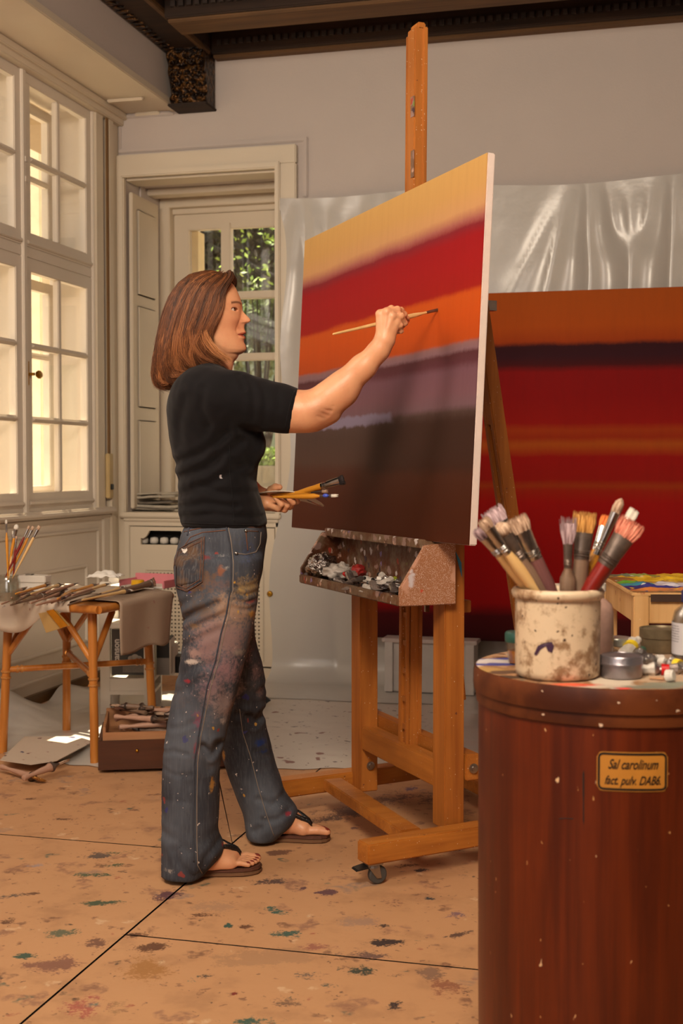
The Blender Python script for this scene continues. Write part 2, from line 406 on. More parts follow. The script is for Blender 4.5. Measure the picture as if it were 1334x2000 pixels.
structure(bb.build('baseboard_left', wood('baseboard_wood', rgb(90, 66, 40), rgb(120, 92, 56), 'Y')))
# ceiling beams
cb = MB()
cb.box(-2.57, -2.34, -2.0, YB, 3.26, 3.6)          # along the window side
cb.box(-2.34, -2.30, -2.0, YB, 3.36, 3.6)
for y0 in (6.30, 5.68, 4.9): cb.box(-2.34, 3.0, y0, y0+(.1 if y0 > 6 else .22), 3.25 if y0 > 6 else 3.22, 3.6)
cb.box(-2.30, 3.0, 6.22, 6.30, 3.38, 3.6); cb.box(-2.3, 3, 5.90, 5.97, 3.36, 3.6)
structure(cb.build('trim_9', M['ceil_dark'], bevel=.006))
cl = MB()
cl.box(-2.37, -2.34, -2.0, 6.3, 3.245, 3.27); cl.box(-2.34, 3.0, 6.34, 6.399, 3.235, 3.255)
cl.box(-2.33, 3.0, 5.70, 5.88, 3.205, 3.225); cl.box(-2.30, 3.0, 6.20, 6.24, 3.375, 3.40)
for k in range(12): cl.box(-2.02+k*.44, -1.95+k*.44, 5.9, 6.25, 3.40, 3.46)
structure(cl.build('trim_10', M['ceil_light'], bevel=.004))
cd = MB()
for k in range(130): cd.box(-2.3+k*.04, -2.278+k*.04, 6.285, 6.305, 3.285, 3.31)
for k in range(130): cd.box(-2.3+k*.04, -2.278+k*.04, 5.66, 5.69, 3.265, 3.29)
structure(cd.build('trim_11', plain('dentil_paint', rgb(58, 46, 40), .7)))
cw = MB()   # zigzag cresting under the long beam
for k in range(46):
    y = 3.8+k*.055; cw.prism([(-2.56, y, 3.262), (-2.56, y+.055, 3.262), (-2.50, y+.0275, 3.262)], (0, 0, -.012))
structure(cw.build('trim_12', M['gilt']))
cor = thing('ceiling_corbel', 'carved gilded wooden corbel under the dark ceiling beam in the corner', 'corbel', (-2.45, 6.33, 2.99))
def corb():
    mb = MB(); prof = [(0, 0), (.13, 0), (.15, .03), (.12, .06), (.14, .11), (.17, .16), (.16, .2), (.19, .23), (.19, .27), (0, .27)]
    mb.prism([(-.10, .07-a, b) for a, b in prof], (.20, 0, 0)); return mb
corb().build('carved_block', M['gilt'], cor, bevel=.004)
MB().box(-.115, .115, -.15, .07, .27, .29).build('moulding', M['ceil_dark'], cor, bevel=.004); MB().box(-.107, .107, -.085, .07, -.012, 0).build('moulding', M['ceil_dark'], cor, bevel=.004)
sc = MB()
for i in range(5):
    for j in range(4):
        cx, cz = -.075+.0375*i, .03+.055*j
        sc.tube([(cx+.014*math.cos(a)*(1-a/9), -.075-.02*j*.6, cz+.02*math.sin(a)*(1-a/9)) for a in [k*.7 for k in range(9)]], .006, 5)
sc.build('scroll_leaf', M['gilt'], cor, smooth=True)

# ---- windows
def casement(name, y0, y1, z0, z1, X, rows, cols=2, fr=.06, ux=1.0, parent=None, thick=.04):
    o = MB(); r = fr
    o.box(X-thick, X, y0, y1, z0, z0+r*1.15); o.box(X-thick, X, y0, y1, z1-r, z1)
    o.box(X-thick, X, y0, y0+r, z0, z1); o.box(X-thick, X, y1-r, y1, z0, z1)
    o.box(X-.004, X+.012, y0+.012, y1-.012, z0+.012, z0+.03)
    yi0, yi1, zi0, zi1 = y0+r, y1-r, z0+r*1.15, z1-r
    for k in range(1, cols):
        y = lerp(yi0, yi1, k/cols); o.box(X-thick+.006, X-.004, y-.016, y+.016, zi0, zi1)
    for k in range(1, rows):
        z = lerp(zi0, zi1, k/rows); o.box(X-thick+.004, X-.002, yi0, yi1, z-.014, z+.014); o.box(X-.006, X+.008, yi0, yi1, z-.006, z+.006)
    f = o.build('sash_frame', M['sash'], parent, bevel=.004)
    g = MB()
    g.box(X-thick/2-.002, X-thick/2+.002, yi0, yi1, zi0, zi1)
    g.build('pane', M['glass'], f)
    return f
def window_left(idx, y0, y1):
    e = thing('window_%d' % idx, None, None, (0, 0, 0)); structure(e); e.name = 'window_%d' % idx
    casement('a', y0, y1, .925, 2.085, XL, 3, parent=e); casement('a', y0, y1, 2.135, 2.945, XL, 2, parent=e)
    casement('b', y0+.03, y1-.03, .96, 2.05, XL-.20, 3, parent=e, fr=.05); casement('b', y0+.03, y1-.03, 2.17, 2.92, XL-.20, 2, parent=e, fr=.05)
    fm = MB()
    fm.box(XL-.24, XL+.0, y0-.03, y1+.03, 2.085, 2.135); fm.box(XL-.24, XL, y0-.03, y1+.03, 2.945, 2.98); fm.box(XL-.24, XL, y0-.03, y1+.03, .90, .925)
    fm.box(XL-.05, XL+.012, y1-.004, y1+.03, .9, 2.98); fm.box(XL-.24, XL, y0-.03, y0, .9, 2.98) if idx == 2 else None
    fm.box(XL-.24, XL-.05, y1, y1+.03, .9, 2.98)
    fm.build('window_frame', M['sash'], e, bevel=.004)
    return e
w1 = window_left(1, 5.39, 6.09); w2 = window_left(2, 4.65, 5.36)
hd = MB(); hy = WX(62, 738, XL+.03).y; hz = 1.545
hd.box(XL, XL+.008, 5.385, 5.405, hz-.05, hz+.06)
hd.tube([(XL, 5.395, hz), (XL+.04, 5.395, hz)], .007, 8)
hd.lathe([(0, -.032), (.012, -.026), (.019, -.01), (.019, .01), (.012, .026), (0, .032)], 12, M=Matrix.Translation((XL+.045, 5.43, hz)) @ Matrix.Rotation(R(90), 4, 'X') @ Matrix.Diagonal((.45, 1, 1, 1)))
hd.build('window_handle', M['brass'], w1, smooth=40)
ht = MB()
for z in (2.44, 2.53): ht.tube([(XL+.008, 5.378, z-.012), (XL+.008, 5.378, z+.012)], .008, 8); ht.box(XL, XL+.01, 5.378, 5.40, z-.008, z+.008)
ht.build('hinge', M['sash'], w1)
# back window
e3 = structure(thing('window_3', None, None))
fb = MB(); y0, y1 = 6.93, 6.975
xs, xe = -2.80, -2.05
fb.box(xs, xs+.09, y0, y1, .9, 2.56); fb.box(xe-.09, xe, y0, y1, .9, 2.56); fb.box(xs, xe, y0, y1, 2.47, 2.56); fb.box(xs, xe, y0, y1, .9, 1.0)
fb.box(-2.51, -2.455, y0-.015, y1, .95, 2.5)
for z in (2.09, 1.74): fb.box(xs+.09, xe-.09, y0-.01, y1, z-.02, z+.02)
fb.box(-2.86, -2.80, y0-.02, y1, .88, 2.62); fb.box(-2.05, -1.99, y0-.02, y1, .88, 2.62); fb.box(-2.86, -1.99, y0-.02, y1, 2.56, 2.62); 
fb.build('sash_frame', M['trim'], e3, bevel=.004)
MB().box(xs+.09, xe-.09, y0+.02, y0+.024, 1.0, 2.47).build('pane', M['glass'], e3)
fo = MB(); fo.box(xs+.09, xs+.13, y1, y1+.1, .95, 2.47); fo.box(xe-.12, xe-.09, y1, y1+.1, .95, 2.47)
fo.build('outer_reveal', plain('yellowed_paint', rgb(214, 186, 128), .6), e3)
# folded shutter leaf on the left reveal of the niche
sh = thing('window_shutter', 'tall cream panelled shutter folded against the niche side beside the back window', 'shutter', (-2.858, 6.41, .89))
sb = MB(); sb.box(0, .02, .02, .38, 0, 1.70); sb.build('shutter_leaf', M['trim'], sh, bevel=.004)
for z0, z1 in ((.05, .48), (.55, 1.10), (1.16, 1.62)):
    sp_ = MB(); sp_.box(.02, .03, .08, .32, z0, z1); sp_.build('raised_panel', M['trim'], sh, bevel=.008)
# roller blind strap
stp = thing('blind_strap', 'beige roller blind strap running down the corner into a cream winder box', 'blind strap', (XL+.03, 6.222, .95))
strap_m = plain('strap_webbing', rgb(132, 96, 54), .8)
m_ = MB(); m_.box(-.004, 0, -.012, .012, .2, 2.04); m_.build('strap', strap_m, stp)
m_ = MB(); m_.box(-.012, .012, -.028, .024, .0, .235); m_.build('winder_box', plain('winder_cream', rgb(196, 168, 116), .5), stp, bevel=.004)
m_ = MB(); m_.box(.012, .02, -.014, .012, .045, .075); m_.build('strap_clip', M['black'], stp, bevel=.002)
# ---- radiator cabinet
rc = thing('radiator_cabinet', 'cream built-in radiator cabinet with grille doors under the back window', 'cabinet', (-2.43, 6.35, 0))
cx0, cx1 = -.42, .44
m_ = MB(); m_.box(-.445, .455, -.03, .6, .845, .872); m_.box(-.43, .445, -.015, .02, .825, .845); m_.build('shelf_top', M['trim'], rc, bevel=.006)
m_ = MB(); m_.box(-.43, -.40, 0, .05, 0, .83); m_.box(.42, .44, 0, .05, 0, .83); m_.box(-.43, .44, 0, .05, .80, .83); m_.box(-.43, .44, 0, .05, 0, .06); m_.build('cabinet_frame', M['trim'], rc, bevel=.003)
m_ = MB(); m_.box(-.42, .44, .09, .10, 0, .83); m_.build('inner_back', M['dark'], rc)
def cab_door(x0, x1, knob=None):
    m_ = MB(); zc0, zc1 = .70, .775
    hx0, hx1 = x0+.06, x1-.06
    m_.box(x0, hx0, .0, .018, .07, .795); m_.box(hx1, x1, .0, .018, .07, .795)
    m_.box(hx0, hx1, 0, .018, zc1, .795); m_.box(hx0, hx1, 0, .018, .57, zc0); m_.box(hx0, hx1, 0, .018, .07, .10)
    for s, cx in ((1, hx0), (-1, hx1)):       # stepped quarter rounds at the corners of the slot
        m_.prism([(cx, 0, zc1), (cx, 0, zc1-.04)]+[(cx+s*.045*math.sin(a), 0, zc1-.045*math.cos(a)) for a in [R(20), R(45), R(70)]]+[(cx+s*.05, 0, zc1)], (0, .018, 0))
    px0, px1 = x0+.095, x1-.07
    m_.box(hx0, px0, 0, .018, .1, .57); m_.box(px1, hx1, 0, .018, .1, .57)
    # lattice
    n = int((px1-px0)/.0205); k = int(.47/.0205)
    for i in range(n+1): x = px0+i*.0205; m_.box(x, x+.0115, .004, .010, .1, .57)
    for j in range(k+1): z = .1+j*.0205; m_.box(px0, px1, .002, .008, z, z+.0115)
    d = m_.build('door', M['trim'], rc)
    f = MB()
    for a, b, c, e in ((px0-.012, px1+.012, .095, .107), (px0-.012, px1+.012, .563, .578), (px0-.015, px0-.003, .095, .578), (px1, px1+.012, .095, .578)): f.box(a, b, -.008, 0, c, e)
    f.build('grille_moulding', M['trim'], d, bevel=.003)
    if knob is not None:
        f = MB().lathe([(0, -.03), (.012, -.027), (.016, -.018), (.008, -.008), (.011, 0)], 14, M=Matrix.Translation((knob, 0, .455)) @ Matrix.Rotation(R(-90), 4, 'X'))
        f.build('knob', M['brass'], d, smooth=50)
cab_door(-.395, .005); cab_door(.012, .415, .395)
m_ = MB()
for i in range(12): m_.lathe([(.0, .0), (.022, .004), (.024, .02), (.02, .034), (0, .038)], 10, c=(-.34+i*.058, .06, .70))
m_.build('radiator_top', M['white'], rc, smooth=True)
# ================================================================== outside the windows
def stone():
    t = NT('travertine', .8); co = t.coord(scale=(1, 1, 2.2)); f = t.noise(co, 3, 5); p = t.noise(co, 14, 5, .7)
    col = t.mix(f, rgb(176, 138, 84), rgb(206, 170, 112)); col = t.mix(t.math('MULTIPLY', t.step(p, .50, .60), .8), col, rgb(100, 72, 42))
    t.bump(p, .4, .02); return t.out(col)
M['stone'] = stone()
sw = thing('stone_wing', 'sunlit travertine wall of the building outside the left windows', 'building', (-4.6, 8.2, -1))
m_ = MB(); m_.box(-3, .75, 0, .5, 0, 6.5)
for k in range(12): m_.box(-3, .75, -.012, 0, .55*k, .55*k+.53)
m_.build('stone_wall', M['stone'], sw, bevel=.004)
m_ = MB(); m_.box(.15, .42, -.25, -.01, 0, 6.4); m_.box(.10, .47, -.30, -.01, 0, .4); m_.build('pilaster', plain('pale_render', rgb(236, 222, 190), .7), sw, bevel=.01)
structure(MB().box(-14, -3.35, -4, 16, -1.2, -1.0).box(-3.4, 6, 7.3, 30, -.4, -.3).build('trim_13', plain('garden_paving', rgb(176, 166, 150), .8, amt=.1)))
structure(MB().box(-3.72, -3.16, 4.3, 7.7, 3.0, 3.12).build('trim_14', plain('eave_paint', rgb(150, 128, 98), .7)))
def leaf_cloud(n, centre, rad, size, seed, m, name, parent, shell=.55):
    r = np.random.RandomState(seed)
    d = r.normal(size=(n, 3)); d /= np.linalg.norm(d, axis=1)[:, None]
    rr = (shell+(1-shell)*r.rand(n))[:, None]
    bump_ = 1+.22*np.sin(d[:, :1]*7+seed)*np.cos(d[:, 1:2]*6)+.12*np.sin(d[:, 2:]*13)
    c = d*rr*np.array(rad)*bump_+np.array(centre)
    a = r.normal(size=(n, 3)); a /= np.linalg.norm(a, axis=1)[:, None]
    b = np.cross(a, r.normal(size=(n, 3))); b /= np.linalg.norm(b, axis=1)[:, None]
    s = size*(.6+.8*r.rand(n))[:, None]
    V = np.stack([c-a*s, c+b*s*.5, c+a*s, c-b*s*.5], 1).reshape(-1, 3)
    Q = np.arange(4*n).reshape(n, 4)
    return np_mesh(name, V, Q, m, parent, smooth=False)
def leafm(name, c1, c2, em=0):
    t = NT(name, .45); co = t.coord(); col = t.mix(t.step(t.noise(co, 1.6, 3), .4, .6), c1, c2)
    t.b.inputs['Transmission Weight'].default_value = 0
    return t.out(col)
M['leaf_dark'] = leafm('dark_leaves', rgb(26, 28, 18), rgb(44, 50, 28)); M['leaf_light'] = leafm('bright_leaves', rgb(96, 128, 44), rgb(150, 178, 70))
M['leaf_mid'] = leafm('mid_leaves', rgb(50, 66, 32), rgb(84, 104, 52)); M['bark'] = plain('bark', rgb(22, 18, 13), .95, spec=.05)
def tree(name, label, loc, h, rad, m, n, size, seed):
    t = thing(name, label, 'tree' if h > 1.5 else 'bush', loc)
    k = MB(); k.tube([(0, 0, 0), (.05, 0, h*.4), (0, .05, h*.8)], [.12*rad[0], .09*rad[0], .04*rad[0]], 8)
    for a in range(6): k.tube([(.02, 0, h*.45), (.4*rad[0]*math.cos(a), .4*rad[1]*math.sin(a), h*.9)], [.04*rad[0], .015*rad[0]], 5)
    k.build('trunk', M['bark'], t, smooth=True)
    leaf_cloud(n, (0, 0, h), rad, size, seed, m, 'crown', t)
    return t
tree('garden_tree', 'dark evergreen tree filling the upper panes of the back window', (-5.4, 12.5, -.3), 4.75, (3.0, 1.0, 2.1), M['leaf_dark'], 16000, .06, 3)
q = WY(500, 500, 10.2); tree('garden_tree', 'light green leafy tree glinting in front of the dark one outside the back window', (q.x, q.y, -.3), q.z+.3, (.42, .3, .34), M['leaf_light'], 170, .026, 5)
q = WY(500, 640, 11.3); tree('garden_bush', 'mid green bush behind the middle panes of the back window', (q.x, q.y, -.3), q.z+.25, (.75, .4, .42), M['leaf_mid'], 2200, .035, 8)
q = WY(517, 897, 9.3); tree('garden_hedge', 'low bright yellow-green clipped hedge outside the back window', (q.x, q.y, .55), q.z-.55, (.75, .14, .085), M['leaf_light'], 4200, .022, 11)
prop(MB().box(q.x-1.2, q.x+.9, q.y-.12, q.y+.12, -.3, q.z-.05).build('garden_parapet', plain('grey_stone_parapet', rgb(128, 120, 104), .8, amt=.25, scale=6)), 'low grey stone parapet under the bright clipped hedge', 'parapet')
gw = MB().box(-9, 2, 14.6, 14.8, -.3, 2.45)
prop(gw.build('garden_wall', plain('pale_teal_render', rgb(128, 146, 130), .8)), 'pale grey-green garden wall behind the trees outside', 'garden wall')
prop(MB().box(-11, 4, 17.5, 17.7, -.3, 10).build('hedge_wall', plain('distant_hedge', rgb(30, 30, 22), .9, scale=2, amt=.4)), 'tall dark hedge at the end of the garden', 'hedge')
area('garden_daylight', (-6.0, 9.2, 5.2), (-4.2, 12.5, 1.0), 3.0, 45, (1, .95, .8))
area('courtyard_fill', (-4.6, 5.6, .5), (-4.7, 8.2, .7), 1.6, 55, (1, .82, .54))  # unseen lamp added to brighten the stone wing, strongest low down
# ================================================================== sheeting and the big painting at the back
def sheet_mat(name, c, rough=.28, spots=True):
    t = NT(name, rough); co = t.coord(); f = t.noise(co, 2.2, 5); f2 = t.noise(co, 30, 4)
    col = t.mix(f, tuple(x*.86 for x in c[:3])+(1,), c)
    if spots:
        col = t.speck(co, col, 9, .14, rgb(130, 84, 74), .4, .08, 1.1); col = t.speck(co, col, 17, .13, rgb(90, 78, 76), .5, .07, 1.1); col = t.speck(co, col, 33, .12, rgb(120, 96, 86), .5, .06, 1); col = t.speck(t.coord(scale=(.5, 1.6, 1)), col, 7, .12, rgb(104, 96, 92), .5, .06, 1.2)
        s2 = t.coord(scale=(.4, 1, 1)); col = t.speck(s2, col, 4, .13, rgb(140, 112, 132), .3, .12, 1.2); col = t.speck(s2, col, 5.3, .12, rgb(176, 104, 90), .3, .08, .9)
    t.bump(t.noise(t.coord(), 5, 4), .25, .02)
    t.b.inputs['Coat Weight'].default_value = .3; t.b.inputs['Coat Roughness'].default_value = .2
    return t.out(col)
M['vinyl'] = sheet_mat('grey_white_vinyl', rgb(196, 190, 182), .30, False)
M['dropcloth'] = sheet_mat('paint_spotted_sheeting', rgb(206, 196, 184), .55)
def nz(x, y, z=0.0): return mnoise.noise(Vector((x, y, z)))
def wall_sheet(u, v):
    # u: 0 left .. 1 right, v: 0 top .. 1 where it runs out over the floor
    xl = -2.0+.06*math.sin(v*5)+.03*math.sin(v*17); x = lerp(xl, .7, u); L = v*2.95
    H_ = 2.50-.012*math.sin(u*14)
    pins = [-1.45, -1.85, -.42, -.02, .35]
    fold = 0
    for px_ in pins:
        d = x-px_; s = L+.02
        fold += .036*math.sin(d/(.05+.16*s)*2.2)*math.exp(-(d/(.12+.38*s))**2)*min(1, s*2.5)
    fold += .02*nz(x*2.4, L*.7, 3)+.004*nz(x*7, L*2, 1)
    if x > -1.2: fold *= max(.25, 1-max(0, L-.35)*1.6)
    if L < H_-.12:
        return (x, YB-.03-abs(fold)*1.0-.012, H_-L)
    a = (L-(H_-.12)); r = .12
    if a < r*PI/2: th = a/r; return (x, YB-.042-r*(1-math.cos(th))-abs(fold), .012+r-r*math.sin(th)+.0)
    return (x, YB-.042-r-(a-r*PI/2)-abs(fold)*.5, .013-.007*min(1, (a-r*PI/2)/.3)+.004*abs(nz(x*3, a*4)))
m_ = MB(); m_.grid(wall_sheet, 170, 110)
prop(m_.build('wall_sheeting', M['vinyl'], smooth=True), 'shiny grey-white plastic sheet pinned across the back wall behind the paintings', 'plastic sheet')
def floor_sheet_part(poly_fn, nu, nv, hz, seed):
    def f(u, v):
        x, y = poly_fn(u, v)
        e = min(u, 1-u, v, 1-v)
        z = .003+hz*max(0, nz(x*2.6+seed, y*3.1))*min(1, e*8)+hz*.4*abs(nz(x*8, y*8, seed))*min(1, e*9)
        return (x, y, z)
    return MB().grid(f, nu, nv)
def q2(a, b, c, d):
    return lambda u, v: (lerp(lerp(a[0], b[0], u), lerp(d[0], c[0], u), v)+.02*math.sin(v*13+u*3), lerp(lerp(a[1], b[1], u), lerp(d[1], c[1], u), v)+.018*math.sin(u*15)+.01*math.sin(u*41))
m_ = floor_sheet_part(q2((-1.86, 4.42), (-.60, 4.62), (-.3, 6.0), (-2.0, 6.0)), 90, 90, .008, 0)
prop(m_.build('drop_cloth', M['dropcloth'], smooth=True), 'paint-spotted whitish sheet spread on the floor behind the easel', 'drop cloth')
m_ = floor_sheet_part(q2((-.95, 4.80), (.6, 4.66), (.9, 5.9), (-1.0, 5.85)), 60, 50, .05, 4)
mm = m_.build('crumpled_plastic', M['vinyl'], smooth=True); mm.location.z = .01
prop(mm, 'crumpled clear-white plastic lying on the drop cloth behind the right easel post', 'plastic sheet')
m_ = floor_sheet_part(q2((-2.86, 4.55), (-1.95, 4.30), (-1.95, 5.9), (-2.86, 5.9)), 70, 70, .03, 9)
def fsl(v):
    return v
for i, v in enumerate(m_.v):   # sheet rides up the foot of the wall on the left
    x, y, z = v; k = max(0, (-2.55-x)/.3); m_.v[i] = (x, y, z+(.10*k*k*(.6+.5*math.sin(y*9)))*min(1, max(0, (5.9-y)*2)))
prop(m_.build('floor_sheeting', M['vinyl'], smooth=True), 'milky plastic sheet rucked up along the left wall under the rattan table', 'plastic sheet')
# white crate carrying the large painting
bx = thing('white_crate', 'white painted crate that props up the large red painting', 'crate', (-1.15, 6.17, .014))
m_ = MB(); m_.box(-.22, .22, -.06, .07, 0, .255); m_.build('crate_body', plain('dirty_white', rgb(196, 188, 180), .6, amt=.12), bx, bevel=.004)
m_ = MB(); m_.box(-.235, .235, -.075, .08, .243, .262); m_.build('crate_lid', plain('dirty_white', rgb(200, 184, 176), .6, amt=.15), bx, bevel=.003)
for s in (-1, 1):
    m_ = MB(); m_.box(s*.2-.02, s*.2+.02, -.072, -.06, 0, .245); m_.build('corner_batten', plain('dirty_white', rgb(206, 198, 190), .6), bx, bevel=.002)
def paint_mat(name, stops, h0, h1, axis=2, wob=.02, coat=.15, warp2=.004):
    t = NT(name, .62, spec=.12); tc = t.n('ShaderNodeTexCoord'); sp = t.n('ShaderNodeSeparateXYZ'); t.l(tc.outputs['Object'], sp.inputs[0])
    mp = t.n('ShaderNodeMapping'); mp.inputs['Scale'].default_value = (.8, .8, 1); t.l(tc.outputs['Object'], mp.inputs[0])
    a = t.noise(mp.outputs[0], 5, 4); b = t.noise(t.coord(), 60, 4, .7)
    z = t.math('ADD', sp.outputs[axis], t.math('ADD', t.math('MULTIPLY', t.math('SUBTRACT', a, .5), wob*2), t.math('MULTIPLY', t.math('SUBTRACT', b, .5), warp2*2)))
    f = t.math('DIVIDE', t.math('SUBTRACT', z, h0), h1-h0)
    col = t.ramp(f, stops)
    br = t.noise(t.coord(scale=(3, 3, .3)), 14, 5, .65)
    col = t.mix(t.math('MULTIPLY', t.step(br, .38, .72), .05), col, rgb(20, 10, 8))
    t.bump(t.noise(t.coord(), 220, 2), .15, .001)
    return t, col
stops = [(0, rgb(64, 8, 10)), (.07, rgb(88, 8, 12)), (.11, rgb(178, 6, 6)), (.30, rgb(190, 8, 6)), (.40, rgb(196, 14, 6)), (.435, rgb(190, 40, 8)), (.448, rgb(190, 70, 14)), (.465, rgb(182, 24, 8)), (.53, rgb(184, 16, 8)),
         (.545, rgb(196, 70, 14)), (.565, rgb(206, 100, 24)), (.585, rgb(186, 56, 10)), (.605, rgb(196, 72, 14)), (.625, rgb(180, 20, 8)), (.70, rgb(166, 6, 6)), (.77, rgb(160, 6, 8)), (.79, rgb(84, 14, 20)), (.815, rgb(66, 18, 32)), (.845, rgb(62, 16, 26)), (.858, rgb(190, 76, 12)), (.90, rgb(206, 94, 14)), (1, rgb(198, 96, 18))]
stops = [(p, (k[0]*.68, k[1]*.62, k[2]*.62, 1)) for p, k in stops]
t, c = paint_mat('large_canvas_paint', stops, 0, 1.70, 2, .012, warp2=.006); M['big_paint'] = t.out(c)
bp = thing('large_painting', 'wide red and orange striped abstract painting leaning on the back wall', 'painting', (.35, 6.235, .263), 0)
BW = 1.87
m_ = MB(); m_.box(-BW, BW, -.02, .012, 0, 1.70); o = m_.build('painted_canvas', M['big_paint'], bp, bevel=.004); 
m_ = MB()
for x in (-BW+.03, BW-.03, 0): m_.box(x-.025, x+.025, .012, .03, .02, 1.68)
m_.box(-BW+.03, BW-.03, .012, .03, .02, .07); m_.box(-BW+.03, BW-.03, .012, .03, 1.63, 1.68)
m_.build('stretcher_frame', wood('pine_stretcher', rgb(190, 150, 98), rgb(214, 176, 122)), bp)
for ch in bpy.data.objects:
    if ch.parent == bp: ch.rotation_euler = (R(-1.6), 0, 0)
# ================================================================== easel and canvas
SPL = [(90, .10, rgb(214, 190, 160), .08, .05, .6), (170, .16, rgb(222, 200, 176), .10, .05, .5), (45, .13, rgb(96, 50, 40), .05, .05, .8)]
M['easel'] = wood('easel_beech_orange', rgb(140, 76, 24), rgb(186, 114, 44), 'Z', .5, 14, SPL)
M['easel_h'] = wood('easel_beech_level', rgb(148, 82, 26), rgb(196, 124, 48), 'X', .42, 14, SPL)
M['easel_hy'] = wood('easel_beech_cross', rgb(148, 82, 26), rgb(192, 120, 48), 'Y', .42, 14, SPL)
def crusted(name, base, dens=.5):
    t = NT(name, .5); co = t.coord(); f = t.noise(co, 16, 5, .65)
    col = t.mix(t.step(f, .4, .62), base, rgb(120, 96, 74))
    for sc, th, c, de in [(26, .3, rgb(150, 120, 110), .3), (34, .25, rgb(190, 150, 130), .2), (20, .22, rgb(92, 96, 62), .2), (40, .3, rgb(206, 194, 190), .14), (30, .2, rgb(166, 64, 44), .1), (32, .22, rgb(70, 52, 60), .2), (28, .2, rgb(120, 130, 60), .08), (36, .2, rgb(130, 110, 160), .07)]:
        col = t.speck(co, col, sc, th, c, de*dens*2, .12, .9)
    t.bump(t.noise(co, 45, 4), .6, .006); return t.out(col)
M['crust'] = crusted('paint_crusted_wood', rgb(96, 58, 32))
M['crust_in'] = crusted('stained_tray_inside', rgb(92, 46, 18), .28)
def sprayed():
    t = NT('speckled_tray_side', .5); co = t.coord(); col = t.mix(t.noise(co, 5, 3), rgb(140, 88, 54), rgb(168, 116, 84))
    for sc, th, c, de in [(330, .22, rgb(214, 190, 176), .5), (480, .3, rgb(214, 190, 176), .5), (12, .3, rgb(186, 140, 116), .4), (16, .2, rgb(206, 110, 40), .12), (18, .24, rgb(190, 64, 40), .12), (13, .2, rgb(196, 186, 190), .16)]: col = t.speck(co, col, sc, th, c, de, .08, .7)
    return t.out(col)
M['spray'] = sprayed()
eo = w(.288, 3.55)
EA = R(37.0)                       # easel front-to-back direction
ez = thing('studio_easel', 'large orange beech studio easel on castors with a paint-crusted tray', 'easel', (eo.x, eo.y, 0), EA)
# local: +x towards the rear of the easel, +y towards its far side
def eb(name, m, *boxes, bevel=.003, parent=ez):
    q = MB()
    for b in boxes: q.box(*b)
    return q.build(name, m, parent, bevel=bevel)
pw, pt = .062, .075
eb('post', M['easel'], (0, pw, 0, pt, .10, 1.25)); eb('post', M['easel'], (0, pw, .597, .597+pt, .065, 1.25))
eb('crossbar', M['easel_hy'], (.006, .056, pt, .597, .205, .278))
eb('crossbar', M['easel_hy'], (.064, .105, -.01, .69, .235, .31))
def beam(name, p0, p1, z0, z1, wd, side):
    q = MB(); a = wobj(ez, p0); b = wobj(ez, p1); d = (b-a).normalized(); n = Vector((-d.y, d.x, 0))*side*wd
    q.prism([a+Vector((0, 0, z0)), b+Vector((0, 0, z0)), b+n+Vector((0, 0, z0)), a+n+Vector((0, 0, z0))], (0, 0, z1-z0))
    return q.build(name, M['easel_h'], ez, bevel=.004)
bd = Vector((math.cos(R(43.5)), math.sin(R(43.5)), 0))
O = Vector((-.775, 3.259, 0)); fb1 = beam('foot_beam', O, O+bd*.80, .062, .118, .062, 1)
O2 = Vector((-1.26, 3.800, 0)); fb2 = beam('foot_beam', O2, O2+bd*.86, .062, .118, .062, 1)
q = MB(); a = wobj(ez, (-1.060, 3.955, 0)); b = wobj(ez, (-.700, 3.450, 0)); a.z = b.z = .095
q.bar(a, b, .062, .036); q.build('floor_brace', M['easel_h'], ez, bevel=.003)
q = MB(); a = wobj(ez, O+bd*.64+Vector((-.03, .03, 0))); b = wobj(ez, O2+bd*.70); a.z = b.z = .09
q.bar(a, b, .06, .04); q.build('rear_brace', M['easel_h'], ez, bevel=.003)
# mast: two slats with a toothed groove between them, leaning very slightly back
ml = R(.45)
def mastbox(q, x0, x1, y0, y1, z0, z1):
    Mx = Matrix.Translation((.035, .338, .262)) @ Matrix.Rotation(ml, 4, 'Y'); q.box(x0, x1, y0, y1, z0, z1, Mx)
q = MB(); mastbox(q, 0, .036, -.030, .022, 0, 2.165); mastbox(q, .010, .036, -.030, .022, 2.16, 2.18); mast = q.build('mast', M['easel'], ez, bevel=.004)
q = MB(); mastbox(q, -.001, .02, .022, .030, 0, 2.15); mastbox(q, .028, .040, -.036, .03, 0, 2.165); q.build('mast_slat', M['easel'], mast, bevel=.002)
for k in range(14):
    q = MB(); mastbox(q, -.009, 0, -.022, -.004, .06+k*.085, .075+k*.085); q.build('tooth', M['easel'], mast)
q = MB(); mastbox(q, -.010, 0, -.031, -.024, 0, 1.2); mastbox(q, -.010, 0, .006, .024, 0, 1.2); q.build('groove_rail', M['easel'], mast, bevel=.001)
msm = crusted('mast_smears', rgb(120, 90, 70), .9)
for a, b, c in ((-.005, 1.45, 1.62), (-.012, 1.72, 1.80), (-.008, 1.90, 1.96)):
    q = MB(); mastbox(q, -.0015, 0, -.031, a, b, c); q.build('paint_smear', msm, mast)
# rear strut with slot
def sx(z): return .535-(z-.12)*.170
q = MB()
for yy in (.315, .353): q.bar((sx(.12), yy, .12), (sx(1.78), yy, 1.78), .022, .045, up=(1, 0, 0))
q.bar((sx(1.25), .334, 1.25), (sx(1.78), .334, 1.78), .04, .044, up=(1, 0, 0))
q.build('rear_strut', M['easel'], ez, bevel=.003)
q = MB(); q.box(.08, .34, .322, .346, 1.60, 1.63); q.build('strut_link', M['steel'], ez)
